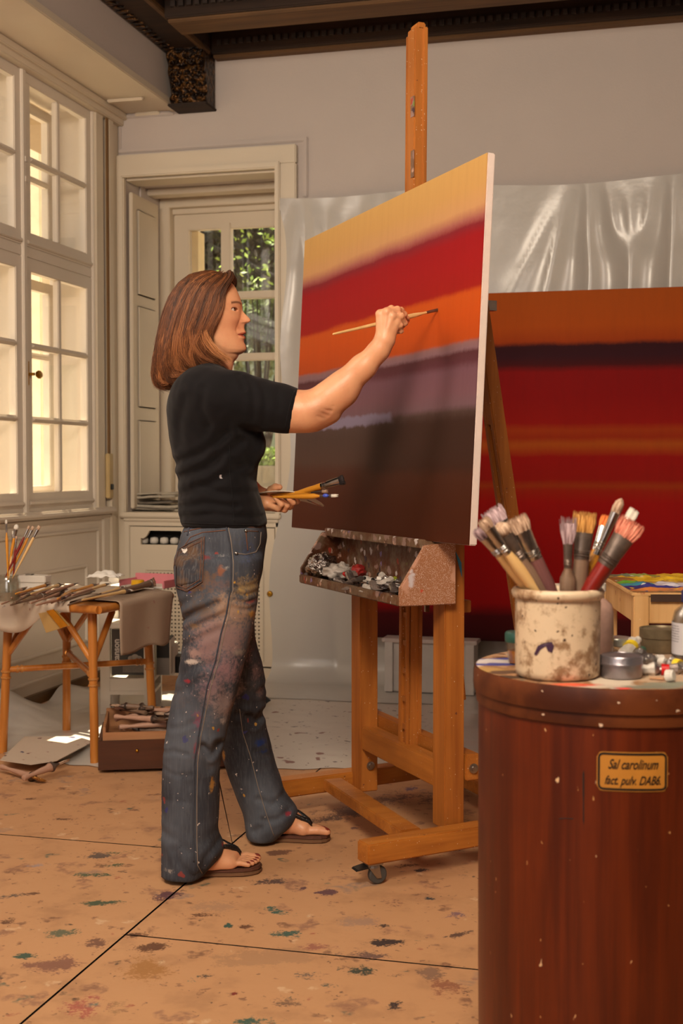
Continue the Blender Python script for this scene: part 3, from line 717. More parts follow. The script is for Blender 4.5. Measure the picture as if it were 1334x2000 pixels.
# bolts
for (x, y, z) in [(.035, .594, .15), (.085, -.012, .27)]:
    q = MB().lathe([(0, 0), (.014, 0), (.014, .003), (.009, .004), (.008, .010), (0, .011)], 12, M=Matrix.Translation((x, y, z)) @ Matrix.Rotation(R(90), 4, 'X')); q.build('bolt', M['steel'], ez, smooth=40)
def castor(px_, py_):
    c = wobj(ez, (px_, py_, 0))
    h = MB(); h.box(c.x-.022, c.x+.022, c.y-.022, c.y+.022, .057, .062); h.prism([(c.x-.02, c.y-.013, .056), (c.x+.015, c.y-.013, .056), (c.x+.022, c.y-.013, .018), (c.x+.008, c.y-.013, .018)], (0, .003, 0)); h.prism([(c.x-.02, c.y+.010, .056), (c.x+.015, c.y+.010, .056), (c.x+.022, c.y+.010, .018), (c.x+.008, c.y+.010, .018)], (0, .003, 0))
    h.lathe([(0, 0), (.02, 0), (.018, .008), (0, .008)], 14, c=(c.x, c.y, .048))
    o = h.build('castor', M['steel'], ez, bevel=.001)
    k = MB().lathe([(.008, -.009), (.022, -.009), (.0255, -.006), (.0255, .006), (.022, .009), (.008, .009)], 24, M=Matrix.Translation((c.x+.014, c.y, .0265)) @ Matrix.Rotation(R(90), 4, 'X'))
    k.build('wheel', M['rubber'], o, smooth=40)
    k = MB(); k.prism([(c.x-.02, c.y-.02, .056), (c.x-.05, c.y-.02, .050), (c.x-.055, c.y-.02, .046), (c.x-.02, c.y-.02, .050)], (0, .035, 0)); k.build('brake_lever', M['black'], o)
nn = Vector((-bd.y, bd.x, 0))
for b0 in (O+bd*.03+nn*.031, O+bd*.76+nn*.031, O2+bd*.04+nn*.031, O2+bd*.82+nn*.031): castor(b0.x, b0.y)
# tray
zb, zt = .742, .912
tr = eb('tray_bottom', M['crust'], (-.147, .0, -.018, .744, zb, zb+.014))
eb('front_lip', M['crust'], (-.155, -.143, -.018, .744, zb-.004, zb+.024), parent=tr)
eb('tray_back', M['crust_in'], (-.012, -.001, 0, .744, zb, zt-.01), parent=tr)
for y0 in (-.030, .732):
    q = MB(); q.prism([(-.150, y0, zb-.004), (.018, y0, zb-.004), (.018, y0, zt+.0), (-.075, y0, zt-.01), (-.150, y0, zb+.045)], (0, .016, 0)); q.build('side_panel', M['spray'] if y0 < 0 else M['crust_in'], tr, bevel=.002)
eb('canvas_ledge', M['crust'], (-.062, .02, -.012, .750, zt-.022, zt), bevel=.004)
q = MB(); q.box(-.066, -.056, .005, .74, zt-.021, zt+.004); q.build('ledge_lip', M['crust'], ez, bevel=.002)
q = MB().box(.004, .016, .13, .14, .70, .745); q.build('tray_hook', M['steel'], ez)
q = MB(); q.prism([(.05, .06, .70), (.075, .06, .70), (.10, .06, .45), (.085, .06, .45)], (0, .03, 0)); q.prism([(.04, .07, .735), (.12, .07, .735), (.12, .07, .70), (.06, .07, .70)], (0, .03, 0)); q.build('side_bracket', M['easel'], ez, bevel=.002)
q = MB(); q.prism([(pw*.45, -.0012, .99-.30), (pw*.75, -.0012, .98-.30), (pw*.7, -.0012, .93-.30), (pw*.5, -.0012, .95-.3)], (0, .0008, 0)); 
q = MB(); q.prism([(.030, -.002, .885), (.050, -.002, .850), (.052, -.002, .810), (.038, -.002, .855)], (0, .0015, 0)); q.build('blue_paint_mark', plain('blue_paint', rgb(40, 130, 180), .4), ez)
# ---- canvas on the easel
cst = [(0, rgb(84, 38, 18)), (.10, rgb(82, 38, 20)), (.19, rgb(84, 48, 34)), (.225, rgb(86, 62, 52)), (.30, rgb(82, 62, 54)), (.345, rgb(86, 66, 60)), (.362, rgb(122, 92, 98)), (.40, rgb(126, 88, 96)), (.455, rgb(122, 84, 94)), (.475, rgb(98, 54, 62)), (.497, rgb(92, 50, 54)), (.507, rgb(140, 106, 112)), (.522, rgb(146, 108, 108)),
       (.532, rgb(192, 78, 22)), (.60, rgb(206, 84, 22)), (.655, rgb(208, 88, 24)), (.67, rgb(166, 30, 24)), (.74, rgb(168, 26, 28)), (.80, rgb(164, 24, 30)), (.828, rgb(140, 40, 48)), (.845, rgb(176, 104, 92)), (.875, rgb(214, 162, 108)), (.93, rgb(214, 166, 98)), (1, rgb(218, 172, 100))]
cst = [(p, (k[0]*.80, k[1]*.78, k[2]*.80, 1)) for p, k in cst]
t, col = paint_mat('canvas_paint', cst, 0, 1.02, 2, .010, warp2=.005)
co = t.n('ShaderNodeTexCoord'); sp = t.n('ShaderNodeSeparateXYZ'); t.l(co.outputs['Object'], sp.inputs[0]); n1 = t.noise(co.outputs['Object'], 14, 4)
Y_ = t.math('ADD', sp.outputs[1], t.math('MULTIPLY', t.math('SUBTRACT', n1, .5), .06)); Z_ = t.math('ADD', sp.outputs[2], t.math('MULTIPLY', t.math('SUBTRACT', t.noise(co.outputs['Object'], 20, 4), .5), .03))
def band(t, s, a, b, so): return t.math('MULTIPLY', t.step(s, a-so, a+so), t.step(s, b+so, b-so))
# bluish stripe on the far (left) half, dark brown block on the near (right) half
col = t.mix(t.math('MULTIPLY', band(t, Z_, .340, .372, .006), t.step(Y_, .50, .54)), col, rgb(124, 112, 132))
col = t.mix(t.math('MULTIPLY', t.math('MULTIPLY', band(t, Z_, .19, .345, .02), t.step(Y_, .74, .60)), .85), col, rgb(54, 32, 24))
col = t.mix(t.math('MULTIPLY', t.math('MULTIPLY', band(t, Z_, .0, .2, .05), t.step(Y_, 1.0, .2)), .45), col, rgb(58, 26, 10))
M['canvas_paint'] = t.out(col)
M['canvas_edge'] = plain('primed_canvas_edge', rgb(226, 206, 196), .7, amt=.06, scale=30, bump=.2, bscale=300)
cv = thing('painting_on_easel', 'unfinished canvas with ochre, red, orange, mauve and brown bands resting on the easel', 'painting')
base = w(.288-.046*math.cos(R(22.4)), 3.55-.046*math.sin(R(22.4)))
e2 = Vector((math.cos(R(127)), math.sin(R(127)), 0))
cl_ = base-e2*.225
cv.location = (cl_.x, cl_.y, .9135); cv.rotation_euler = (0, 0, R(37))
CWID, CHGT, TILT = 1.335, 1.022, R(3.1)
CM = Matrix.Rotation(TILT, 4, 'Y') @ Matrix.Rotation(R(-.55), 4, 'X')
def canvas_obj(q, name, m, bevel=.003):
    o = q.build(name, m, cv, bevel=bevel); o.matrix_local = CM; return o
canvas_obj(MB().box(0, .002, .001, CWID-.001, .001, CHGT-.001), 'painted_face', M['canvas_paint'], .0008)
canvas_obj(MB().box(.002, .024, 0, CWID, 0, CHGT), 'canvas_sides', M['canvas_edge'], .003)
# ================================================================== signed-distance modelling
# Figure space: x sideways (to the right as she faces), y away from the viewer, z up.
def snets(f, o, h):
    nx, ny, nz_ = f.shape
    acc = np.zeros((nx-1, ny-1, nz_-1, 3), np.float32); cnt = np.zeros((nx-1, ny-1, nz_-1), np.float32)
    def sl(c): return f[c[0]:nx-1+c[0], c[1]:ny-1+c[1], c[2]:nz_-1+c[2]]
    cor = [(i, j, k) for i in (0, 1) for j in (0, 1) for k in (0, 1)]
    for a in cor:
        for ax in range(3):
            if a[ax] == 0:
                b = list(a); b[ax] = 1
                fa, fb = sl(a), sl(b); m = (fa < 0) != (fb < 0)
                t = fa[m]/(fa[m]-fb[m]); p = np.tile(np.array(a, np.float32), (len(t), 1)); p[:, ax] = t
                acc[m] += p; cnt[m] += 1
    act = cnt > 0; idx = -np.ones(act.shape, np.int64); n = int(act.sum()); idx[act] = np.arange(n)
    ijk = np.argwhere(act); V = (ijk+acc[act]/cnt[act][:, None])*h+np.array(o)
    Q = []
    for ax in range(3):
        s0 = [slice(1, d-1) for d in f.shape]; s0[ax] = slice(0, f.shape[ax]-1); s1 = list(s0); s1[ax] = slice(1, f.shape[ax])
        fa = f[tuple(s0)]; fb = f[tuple(s1)]
        e = np.argwhere((fa < 0) != (fb < 0)); sg = fa[tuple(e.T)] < 0
        e = e+np.array([0 if a == ax else 1 for a in range(3)])
        u, v = [a for a in range(3) if a != ax]
        def c(du, dv):
            q = e.copy(); q[:, u] += du; q[:, v] += dv; return idx[q[:, 0], q[:, 1], q[:, 2]]
        q = np.stack([c(-1, -1), c(0, -1), c(0, 0), c(-1, 0)], 1)
        flip = sg if ax != 1 else ~sg
        q[~flip] = q[~flip][:, ::-1]
        Q.append(q)
    Q = np.concatenate(Q); Q = Q[(Q >= 0).all(1)]
    return V, Q
def sdf_mesh(fn, lo, hi, h):
    lo = np.array(lo, float); hi = np.array(hi, float); n = np.ceil((hi-lo)/h).astype(int)+1
    X, Y, Z = np.meshgrid(*[lo[i]+h*np.arange(n[i], dtype=np.float32) for i in range(3)], indexing='ij')
    f = fn(X.astype(np.float32), Y.astype(np.float32), Z.astype(np.float32))
    return snets(f, lo, h)
def smin(a, b, k):
    h = np.clip(.5+.5*(b-a)/k, 0, 1); return b+(a-b)*h-k*h*(1-h)
def smax(a, b, k): return -smin(-a, -b, k)
def cone(X, Y, Z, a, b, ra, rb):       # round cone / capsule with two radii
    a = np.array(a, np.float32); b = np.array(b, np.float32); d = b-a; L = float(d@d)+1e-9
    t = np.clip(((X-a[0])*d[0]+(Y-a[1])*d[1]+(Z-a[2])*d[2])/L, 0, 1)
    return np.sqrt((X-a[0]-t*d[0])**2+(Y-a[1]-t*d[1])**2+(Z-a[2]-t*d[2])**2)-(ra+(rb-ra)*t)
def chain(X, Y, Z, pts, k=.01):        # pts: (point, radius)
    f = None
    for (a, ra), (b, rb) in zip(pts[:-1], pts[1:]):
        g = cone(X, Y, Z, a, b, ra, rb); f = g if f is None else smin(f, g, k)
    return f
def ell(X, Y, Z, c, r):
    k0 = np.sqrt(((X-c[0])/r[0])**2+((Y-c[1])/r[1])**2+((Z-c[2])/r[2])**2)
    return (k0-1)*min(r)
def stack(X, Y, Z, rows, p=2.3, capk=1.0):   # rows: (z, x0, x1, y centre, half depth), a limb or trunk as a pile of ovals
    rows = sorted(rows); z = np.array([r[0] for r in rows]); 
    zc = Z[0, 0, :]
    cx = np.interp(zc, z, [(r[1]+r[2])/2 for r in rows]); a = np.interp(zc, z, [(r[2]-r[1])/2 for r in rows])
    cy = np.interp(zc, z, [r[3] for r in rows]); b = np.interp(zc, z, [r[4] for r in rows])
    def sm(q):
        k = 5; w_ = np.ones(2*k+1)/(2*k+1); return np.convolve(np.pad(q, k, mode='edge'), w_, 'valid')
    if len(zc) > 30: cx, a, cy, b = sm(cx), sm(a), sm(cy), sm(b)
    cx, a, cy, b = [q.astype(np.float32)[None, None, :] for q in (cx, a, cy, b)]
    q = (np.abs((X-cx)/a)**p+np.abs((Y-cy)/b)**p)**(1/p)
    f = (q-1)*np.minimum(a, b)
    return smax(f, smax(Z-z[-1], z[0]-Z, .004), .012)
BASE_U, BASE_V = -.30, 3.60
def P(x, y, v):
    q = uvz(x, y, v); return np.array([q.x, q.y, q.z])
def rowpx(lst, v):                      # photo rows (y, left, right, y centre, half depth)
    out = []
    for (y, l, r, vc, hd) in lst:
        vs = v if v else vc
        a = P(l, y, vs); b = P(r, y, vs); out.append((float((a[2]+b[2])/2), float(a[0]), float(b[0]), vc, hd))
    return out
def creases(X, Y, Z, f, lst, v, side_v):
    # soft grooves and ridges running over the near side of a garment; lst: (points in the photo, depth, width)
    near = 1/(1+np.exp((Y-side_v)/.015))
    for pts, dep, wd in lst:
        p = [P(x, y, v) for x, y in pts]; d = None
        for a, b in zip(p[:-1], p[1:]):
            ax, az, bx_, bz = a[0], a[2], b[0], b[2]; L = (bx_-ax)**2+(bz-az)**2+1e-9
            t = np.clip(((X-ax)*(bx_-ax)+(Z-az)*(bz-az))/L, 0, 1)
            g = np.sqrt((X-ax-t*(bx_-ax))**2+(Z-az-t*(bz-az))**2); d = g if d is None else np.minimum(d, g)
        f = f+near*dep*(np.exp(-(d/wd)**2)-.45*np.exp(-((d-2.1*wd)/(wd))**2))
    return f
def snoise(X, Y, Z, s, seed=0):
    return (np.sin(X*s+seed)*np.sin(Y*s*1.1+1.3*seed)+np.sin(Z*s*.9+2*seed+X*s*.6)*np.sin(Y*s*.7-Z*s*.4+seed))*.5

artist = thing('person', 'woman painter in black elbow-sleeve top and paint-smeared jeans standing at the easel with raised brush', 'person', tuple(w(BASE_U, BASE_V, 0)), YAW)
OFF = np.array([BASE_U, BASE_V, 0])
# ------------------------------------------------------------------ head
HV = 3.58                               # distance of the middle of the head
PF = [(533, 440), (545, 452), (556, 457), (565, 460.5), (575, 463.3), (583, 465.6), (590, 467.6), (595, 468.8), (600, 468.6), (603, 468.4), (606, 470), (610, 474.6), (614, 480), (618, 484), (622, 487.4), (625, 489), (628, 488.2), (630, 485), (632, 480.5), (635, 477.6), (640, 477.2), (644, 477.8), (647, 479.2), (650, 480.0), (652.5, 478.4), (654.5, 475.8), (656.5, 477.2), (659, 479), (662, 478.2), (665, 476.2), (669, 476.6), (673, 479), (677, 480.6), (682, 480.8), (686, 479), (690, 474), (693, 466)]
BF = [(533, 438), (545, 451), (556, 456), (565, 460), (575, 463), (583, 465), (590, 466.3), (597, 466.3), (603, 463.5), (610, 462), (618, 462.5), (626, 464.5), (635, 466.5), (644, 468.5), (652, 470), (660, 471.5), (668, 474), (677, 477), (684, 477), (690, 472), (693, 465)]
pz = np.array([P(450, y, HV)[2] for y, x in PF])[::-1]; pxx = np.array([P(x, y, HV)[0] for y, x in PF])[::-1]
bz = np.array([P(450, y, HV)[2] for y, x in BF])[::-1]; bxx = np.array([P(x, y, HV)[0] for y, x in BF])[::-1]
def zof(y): return P(450, y, HV)[2]
def xof(x, y=610): return P(x, y, HV)[0]
EYE = np.array([xof(452.0, 607), HV-.031, zof(607)])
ER = .0125
def head_field(X, Y, Z):
    y = Y-HV; ay = np.abs(y)
    Pz = np.interp(Z, pz, pxx).astype(np.float32); Bz = np.interp(Z, bz, bxx).astype(np.float32)
    # how wide the midline relief is at each height: bridge, wings of the nose, lips, chin
    zk = [zof(k) for k in (700, 684, 672, 662, 656, 650, 643, 636, 630, 624, 612, 604, 596, 575)]
    wn = np.interp(Z, zk, [.022, .020, .018, .020, .023, .019, .013, .0145, .0135, .0105, .0078, .0080, .014, .03]).astype(np.float32)
    pw_ = np.interp(Z, zk, [2, 2, 2.2, 2.4, 2.6, 2.4, 2.2, 3, 3, 2.6, 2, 2, 2, 2]).astype(np.float32)
    curv = np.interp(Z, zk, [.075, .070, .058, .052, .050, .048, .044, .040, .036, .034, .034, .036, .04, .05]).astype(np.float32)
    F_ = Bz-curv*(ay/.062)**2.3+(Pz-Bz)*np.exp(-(ay/wn)**pw_)
    g = lambda cy, cz, sy, sz: np.exp(-((ay-cy)/sy)**2-((Z-zof(cz))/sz)**2)
    F_ = F_-.0062*g(.031, 606, .015, .0080)                          # socket
    F_ = F_+.0035*g(.026, 594.5, .018, .0060)                          # brow ridge
    F_ = F_+.0060*g(.041, 627, .018, .016)+.0040*g(.024, 622, .009, .014)                           # cheekbone
    F_ = F_+.0055*g(.0150, 629.5, .0042, .0055)                      # wing of the nose
    F_ = F_-.0034*g(.0208, 632, .0032, .007)-.0024*g(.0275, 646, .0045, .011)   # crease from nose to mouth
    F_ = F_-.0028*g(.0245, 657.5, .0045, .004)                         # corner of the mouth
    F_ = F_-.0040*np.exp(-((Z-zof(655.1))/.0011)**2)*np.exp(-(ay/.024)**4)          # mouth line
    F_ = F_+.0018*g(.010, 660, .012, .0035)+.0012*g(.009, 650, .01, .003)
    f1 = (X-F_)*.62
    # sides
    zz = [zof(k) for k in (700, 690, 680, 668, 655, 640, 622, 605, 580, 555, 533)]
    Wd = np.interp(Z, zz, [.040, .047, .053, .058, .062, .066, .0695, .071, .072, .068, .05]).astype(np.float32)
    f2 = ay-Wd-.10*np.clip(X-xof(440), -.04, 0)*.0
    # under the jaw: line from the chin back to the angle below the ear
    jx = [xof(k, 680) for k in (395, 410, 418, 426, 436, 448, 460, 470, 482)]; jz = [zof(k) for k in (640, 652, 664, 674, 683, 690.5, 693, 692, 688.5)]
    J = np.interp(X, jx, jz).astype(np.float32); J2 = J-.012*np.exp(-(ay/.03)**2)*np.exp(-((X-xof(455))/.03)**2)
    f3 = (J2-Z)*.85
    f = smax(smax(f1, f2, .022), f3, .010)
    f = smax(f, (xof(385)-X), .02)
    f = smax(f, ell(X, Y, np.maximum(Z, zof(615)), (xof(405), HV, zof(615)), (.150, .088, .103)), .012)
    sk = ell(X, Y, Z, (xof(402), HV, zof(606)), (.099, .0745, .0905))
    f = smin(f, sk, .012)
    nk = cone(X, Y, Z, (xof(418), HV, zof(668)), (xof(400), HV+.002, zof(760)), .050, .060)
    nk2 = cone(X, Y, Z, (xof(440), HV, zof(690)), (xof(420), HV, zof(750)), .026, .036)
    f = smin(f, smin(nk, nk2, .02), .014)
    # nostrils
    for s in (-1, 1): f = smax(f, -ell(X, Y, Z, (xof(482.6, 631), HV+s*.0075, zof(631.6)), (.0055, .0034, .0030)), .0015)
    # lids round each eyeball with the open slit carved in
    for s in (-1, 1):
        ey = HV+s*.031
        lid = np.sqrt((X-EYE[0])**2+(Y-ey)**2+(Z-EYE[2])**2)-(ER+.0017)
        f = smin(f, lid, .004)
        slit = ell(X, Y, Z, (EYE[0]+.009, ey+s*.0030, EYE[2]-.0004), (.0125, .0160, .0054))
        f = smax(f, -smax(slit, -(np.sqrt((X-EYE[0])**2+(Y-ey)**2+(Z-EYE[2])**2)-ER+.0005), .0005), .0012)
    # ear
    for s in (-1, 1):
        e = ell(X, Y, Z, (xof(402), HV+s*.074, zof(622)), (.016, .006, .030)); e = smax(e, -ell(X, Y, Z, (xof(404), HV+s*.080, zof(619)), (.009, .005, .018)), .004)
        f = smin(f, e, .006)
    return f
V1, Q1 = sdf_mesh(head_field, (xof(330), HV-.095, zof(745)), (xof(496), HV+.095, zof(530)), .0015)
def skin_color(n): return np.tile(np.array([lin(218), lin(158), lin(118), 1], np.float32), (n, 1))
C1 = skin_color(len(V1))
def blend(C, m, c, k=1.0):
    m = np.clip(m*k, 0, 1)[:, None]; C[:, :3] = C[:, :3]*(1-m)+np.array([lin(q) for q in c], np.float32)*m
X, Y, Z = V1.T; ay = np.abs(Y-HV)
G = lambda cy, cz, sy, sz: np.exp(-((ay-cy)/sy)**2-((Z-zof(cz))/sz)**2)
front = X > xof(446)
blend(C1, np.where(X > xof(440), G(.030, 636, .022, .022), 0), (214, 126, 92), .45)
lip = np.clip(1.3-np.abs(Z-(zof(655)+.0)) / np.interp(ay, [0, .008, .018, .026], [.0085, .0078, .0050, .0006]), 0, .35)/.35
blend(C1, np.where(front & (ay < .026), lip, 0), (168, 66, 52), .85)
blend(C1, np.where(front & (ay < .024), np.exp(-((Z-zof(655.2))/.0013)**2), 0), (92, 34, 30), .8)
zb_ = zof(594.5)+.002-((ay-.03)/.02)**2*.004
blend(C1, np.where((X > xof(440)) & (ay > .013) & (ay < .050), np.exp(-((Z-zb_)/.0034)**2), 0), (84, 50, 34), .95)
de = np.sqrt((X-EYE[0])**2+(ay-.031)**2+(Z-EYE[2])**2)
blend(C1, np.where((de < ER+.003) & (X > EYE[0]), np.exp(-((Z-EYE[2]-.0052+(ay-.031)**2*20)/.0014)**2), 0), (40, 24, 20), .95)
blend(C1, np.where((de < ER+.004) & (X > EYE[0]), np.exp(-((Z-EYE[2]+.0052-(ay-.031)**2*20)/.0011)**2), 0), (110, 66, 54), .6)
blend(C1, np.where((de < ER+.006) & (X > EYE[0]-.004) & (Z > EYE[2]+.004), .6, 0), (176, 120, 96), .7)
# ------------------------------------------------------------------ right arm and the hand that holds the brush
AV = 3.46
def pt(x, y, v, r): return (tuple(P(x, y, v)), r)
def arm_field(X, Y, Z):
    f = chain(X, Y, Z, [pt(470, 782, AV-.005, .060), pt(560, 803, AV, .0520), pt(598, 804, AV, .0495), pt(632, 793, AV, .0425), pt(668, 763, AV-.004, .0385), pt(712, 715, AV-.022, .0278), pt(740, 684, AV-.034, .0232), pt(752, 667, AV-.042, .0215)], .03)
    f = smin(f, cone(X, Y, Z, P(618, 818, AV+.01), P(650, 812, AV+.002), .028, .0135), .022)      # point of the elbow
    f = smin(f, cone(X, Y, Z, P(640, 770, AV-.015), P(700, 718, AV-.015), .030, .018), .03)        # forearm muscle
    # elbow creases
    for a, b, dep in [((628, 797), (646, 803), .0035), ((624, 804), (640, 812), .003), ((632, 790), (650, 793), .002), ((620, 812), (634, 818), .002)]:
        g = cone(X, Y, Z, P(a[0], a[1], AV-.045), P(b[0], b[1], AV-.042), .0, .0); f = f+dep*np.exp(-(g/.005)**2)
    hv = AV-.048
    # palm: metacarpals fanned from the wrist
    kn = dict(i=(742, 613, hv+.004), m=(755, 609, hv-.004), r=(766.5, 617, hv-.004), l=(775, 629, hv+.004))
    wr = dict(i=(745, 657, hv+.004), m=(750, 656, hv+.002), r=(755, 658, hv+.002), l=(760, 662, hv+.006))
    palm = None
    for k in 'imrl':
        g = cone(X, Y, Z, P(*wr[k]), P(*kn[k]), .0150, .0112)
        palm = g if palm is None else smin(palm, g, .012)
    palm = smin(palm, cone(X, Y, Z, P(750, 652, hv+.014), P(766, 636, hv+.020), .0135, .012), .012)
    f = smin(f, palm, .016)
    # tendon ridges and knuckles
    for k, (x, y, v) in kn.items():
        g = cone(X, Y, Z, P(wr[k][0], wr[k][1]-8, wr[k][2]-.0125), P(x, y+3, v-.0075), .0026, .0034); f = smin(f, g, .006)
        f = smin(f, ell(X, Y, Z, P(x, y, v-.003), (.0095, .0095, .0095)), .006)
    fing = [
        [pt(742, 613, hv+.004, .0102), pt(764, 603.5, hv+.024, .0092), pt(783, 606, hv+.052, .0083), pt(795, 621, hv+.070, .0068)],
        [pt(755, 609, hv-.004, .0102), pt(776, 605, hv+.012, .0094), pt(789, 614, hv+.036, .0084), pt(790, 627, hv+.060, .0070)],
        [pt(766.5, 617, hv-.004, .0098), pt(783, 617, hv+.004, .0090), pt(790, 631, hv+.024, .0080), pt(786, 637, hv+.050, .0068)],
        [pt(775, 629, hv+.004, .0090), pt(781, 635, hv+.006, .0080), pt(783, 646, hv+.022, .0070), pt(776, 648, hv+.042, .0060)]]
    for fg in fing:
        g = chain(X, Y, Z, fg, .003)
        for (p, r) in fg[1:3]: g = smin(g, ell(X, Y, Z, p, (r*1.07,)*3), .003)
        f = smin(f, g, .0035)
    th = chain(X, Y, Z, [pt(750, 652, hv+.014, .015), pt(762, 640, hv+.044, .0118), pt(778, 634, hv+.070, .0100), pt(795, 626, hv+.086, .0080)], .006)
    f = smin(f, th, .004)
    return f
V2, Q2 = sdf_mesh(arm_field, (P(455, 0, AV)[0], AV-.088, P(0, 868, AV)[2]), (P(806, 0, AV)[0], AV+.085, P(0, 588, AV)[2]), .0017)
C2 = skin_color(len(V2))
X, Y, Z = V2.T
el = P(632, 806, AV-.04); blend(C2, np.exp(-((X-el[0])/.03)**2-((Z-el[2])/.018)**2)*(Y < AV), (120, 66, 44), .55)
# ------------------------------------------------------------------ left forearm and the hand under the palette
LV = 3.70
def lhand_field(X, Y, Z):
    f = chain(X, Y, Z, [pt(436, 905, 3.76, .043), pt(480, 955, 3.745, .034), pt(514, 975, 3.725, .026), pt(524, 978, 3.72, .024)], .02)
    palm = None
    for a, b in [((524, 972, LV+.02), (546, 966, LV+.030)), ((522, 980, LV+.015), (548, 980, LV+.018)), ((522, 986, LV+.0), (545, 990, LV+.0)), ((522, 984, LV-.012), (540, 991, LV-.016))]:
        g = cone(X, Y, Z, P(*a), P(*b), .0155, .0125); palm = g if palm is None else smin(palm, g, .014)
    f = smin(f, palm, .018)
    fing = [
        [pt(528, 988, LV-.022, .0098), pt(543, 993, LV-.036, .0092), pt(549, 985, LV-.046, .0085), pt(538.5, 973.5, LV-.050, .0070)],
        [pt(538, 991, LV-.010, .0105), pt(556, 995, LV-.024, .0096), pt(561, 987, LV-.036, .0090), pt(548, 976.5, LV-.042, .0075)],
        [pt(544, 987, LV+.006, .0105), pt(566, 990, LV-.004, .0092), pt(572, 982, LV-.016, .0088), pt(565, 975, LV-.024, .0078)],
        [pt(546, 980, LV+.018, .0105), pt(568, 984, LV+.012, .0090), pt(580, 979, LV+.0, .0084), pt(578, 973, LV-.008, .0072)]]
    for fg in fing:
        g = chain(X, Y, Z, fg, .003); f = smin(f, g, .0035)
    th = chain(X, Y, Z, [pt(524, 968, LV+.010, .0145), pt(530, 957, LV-.004, .0115), pt(538, 952, LV-.016, .0105), pt(546, 951.5, LV-.024, .0085)], .006)
    return smin(f, th, .006)
V3, Q3 = sdf_mesh(lhand_field, (P(432, 0, LV)[0], LV-.07, P(0, 1012, LV)[2]), (P(590, 0, LV)[0], LV+.10, P(0, 900, LV)[2]), .0018)
C3 = skin_color(len(V3))
# ------------------------------------------------------------------ feet
def foot_field(tx, ty, hx, hy, v_t, v_h, inner):      # toe tip and heel seen in the photo; inner: +1 when the big toe is on the far side
    T = np.array([P(tx, ty, v_t)[0], v_t]); Hh = np.array([P(hx, hy, v_h)[0], v_h])
    d = T-Hh; L = np.linalg.norm(d); d /= L; n = np.array([-d[1], d[0]])*inner
    if n[1]*inner < 0: n = -n
    def q(s, lat, z): p = Hh+d*s*L+n*lat; return (p[0], p[1], z)
    z0 = .022
    def fn(X, Y, Z):
        f = chain(X, Y, Z, [(q(.10, 0, z0+.030), .032), (q(.30, .002, z0+.042), .034), (q(.50, .006, z0+.034), .030), (q(.68, .010, z0+.020), .022)], .03)
        f = smin(f, chain(X, Y, Z, [(q(.12, -.004, z0+.024), .026), (q(.45, -.020, z0+.018), .020), (q(.66, -.026, z0+.012), .0145)], .02), .03)
        f = smin(f, cone(X, Y, Z, q(.68, .026, z0+.014), q(.62, -.022, z0+.012), .0180, .0145), .02)
        f = smin(f, chain(X, Y, Z, [(q(.13, 0, z0+.05), .034), (q(.17, 0, .16), .036), (q(.20, 0, .32), .045)], .03), .03)
        toes = [(.026, .74, .985, .0135, .0125), (.006, .73, .975, .0095, .0088), (-.008, .72, .945, .0090, .0082), (-.020, .70, .905, .0085, .0078), (-.031, .66, .855, .0080, .0075)]
        for lat, s0, s1, r0, r1 in toes:
            g = chain(X, Y, Z, [(q(s0, lat, z0+.012), r0), (q((s0+s1)/2, lat+.001, z0+.0135), r0*.92), (q(s1, lat-.001, z0+.0085), r1)], .003)
            f = smin(f, g, .0035)
        return smax(f, z0-Z, .004)
    return fn, q, L
footR, qR, LR = foot_field(506, 1690, 338, 1704, 3.50, 3.455, 1)
footL, qL, LL = foot_field(640, 1624, 492, 1638, 3.80, 3.80, -1)
def bounds(q, L):
    pts = np.array([q(0, 0, 0), q(1, 0, 0)]); lo = pts.min(0)-[.045, .06, 0]; hi = pts.max(0)+[.03, .06, .20]; return lo, hi
lo, hi = bounds(qR, LR); V4, Q4 = sdf_mesh(footR, lo, hi, .0019)
lo, hi = bounds(qL, LL); V5, Q5 = sdf_mesh(footL, lo, hi, .0019)
def toe_nails(V, C, q, toes=((.026, .985, .0125), (.006, .975, .009), (-.008, .945, .0085), (-.020, .905, .008), (-.031, .855, .0078))):
    for lat, s1, r in toes:
        c = q(s1+.003, lat-.001, .022+.0155); dd = (V-np.array(c))/np.array([r*.85, r*.75, r*.6]); m = ((dd**2).sum(1) < 1)
        blend(C, m.astype(np.float32), (116, 20, 22), .95)
C4 = skin_color(len(V4)); C5 = skin_color(len(V5)); toe_nails(V4, C4, qR); toe_nails(V5, C5, qL)
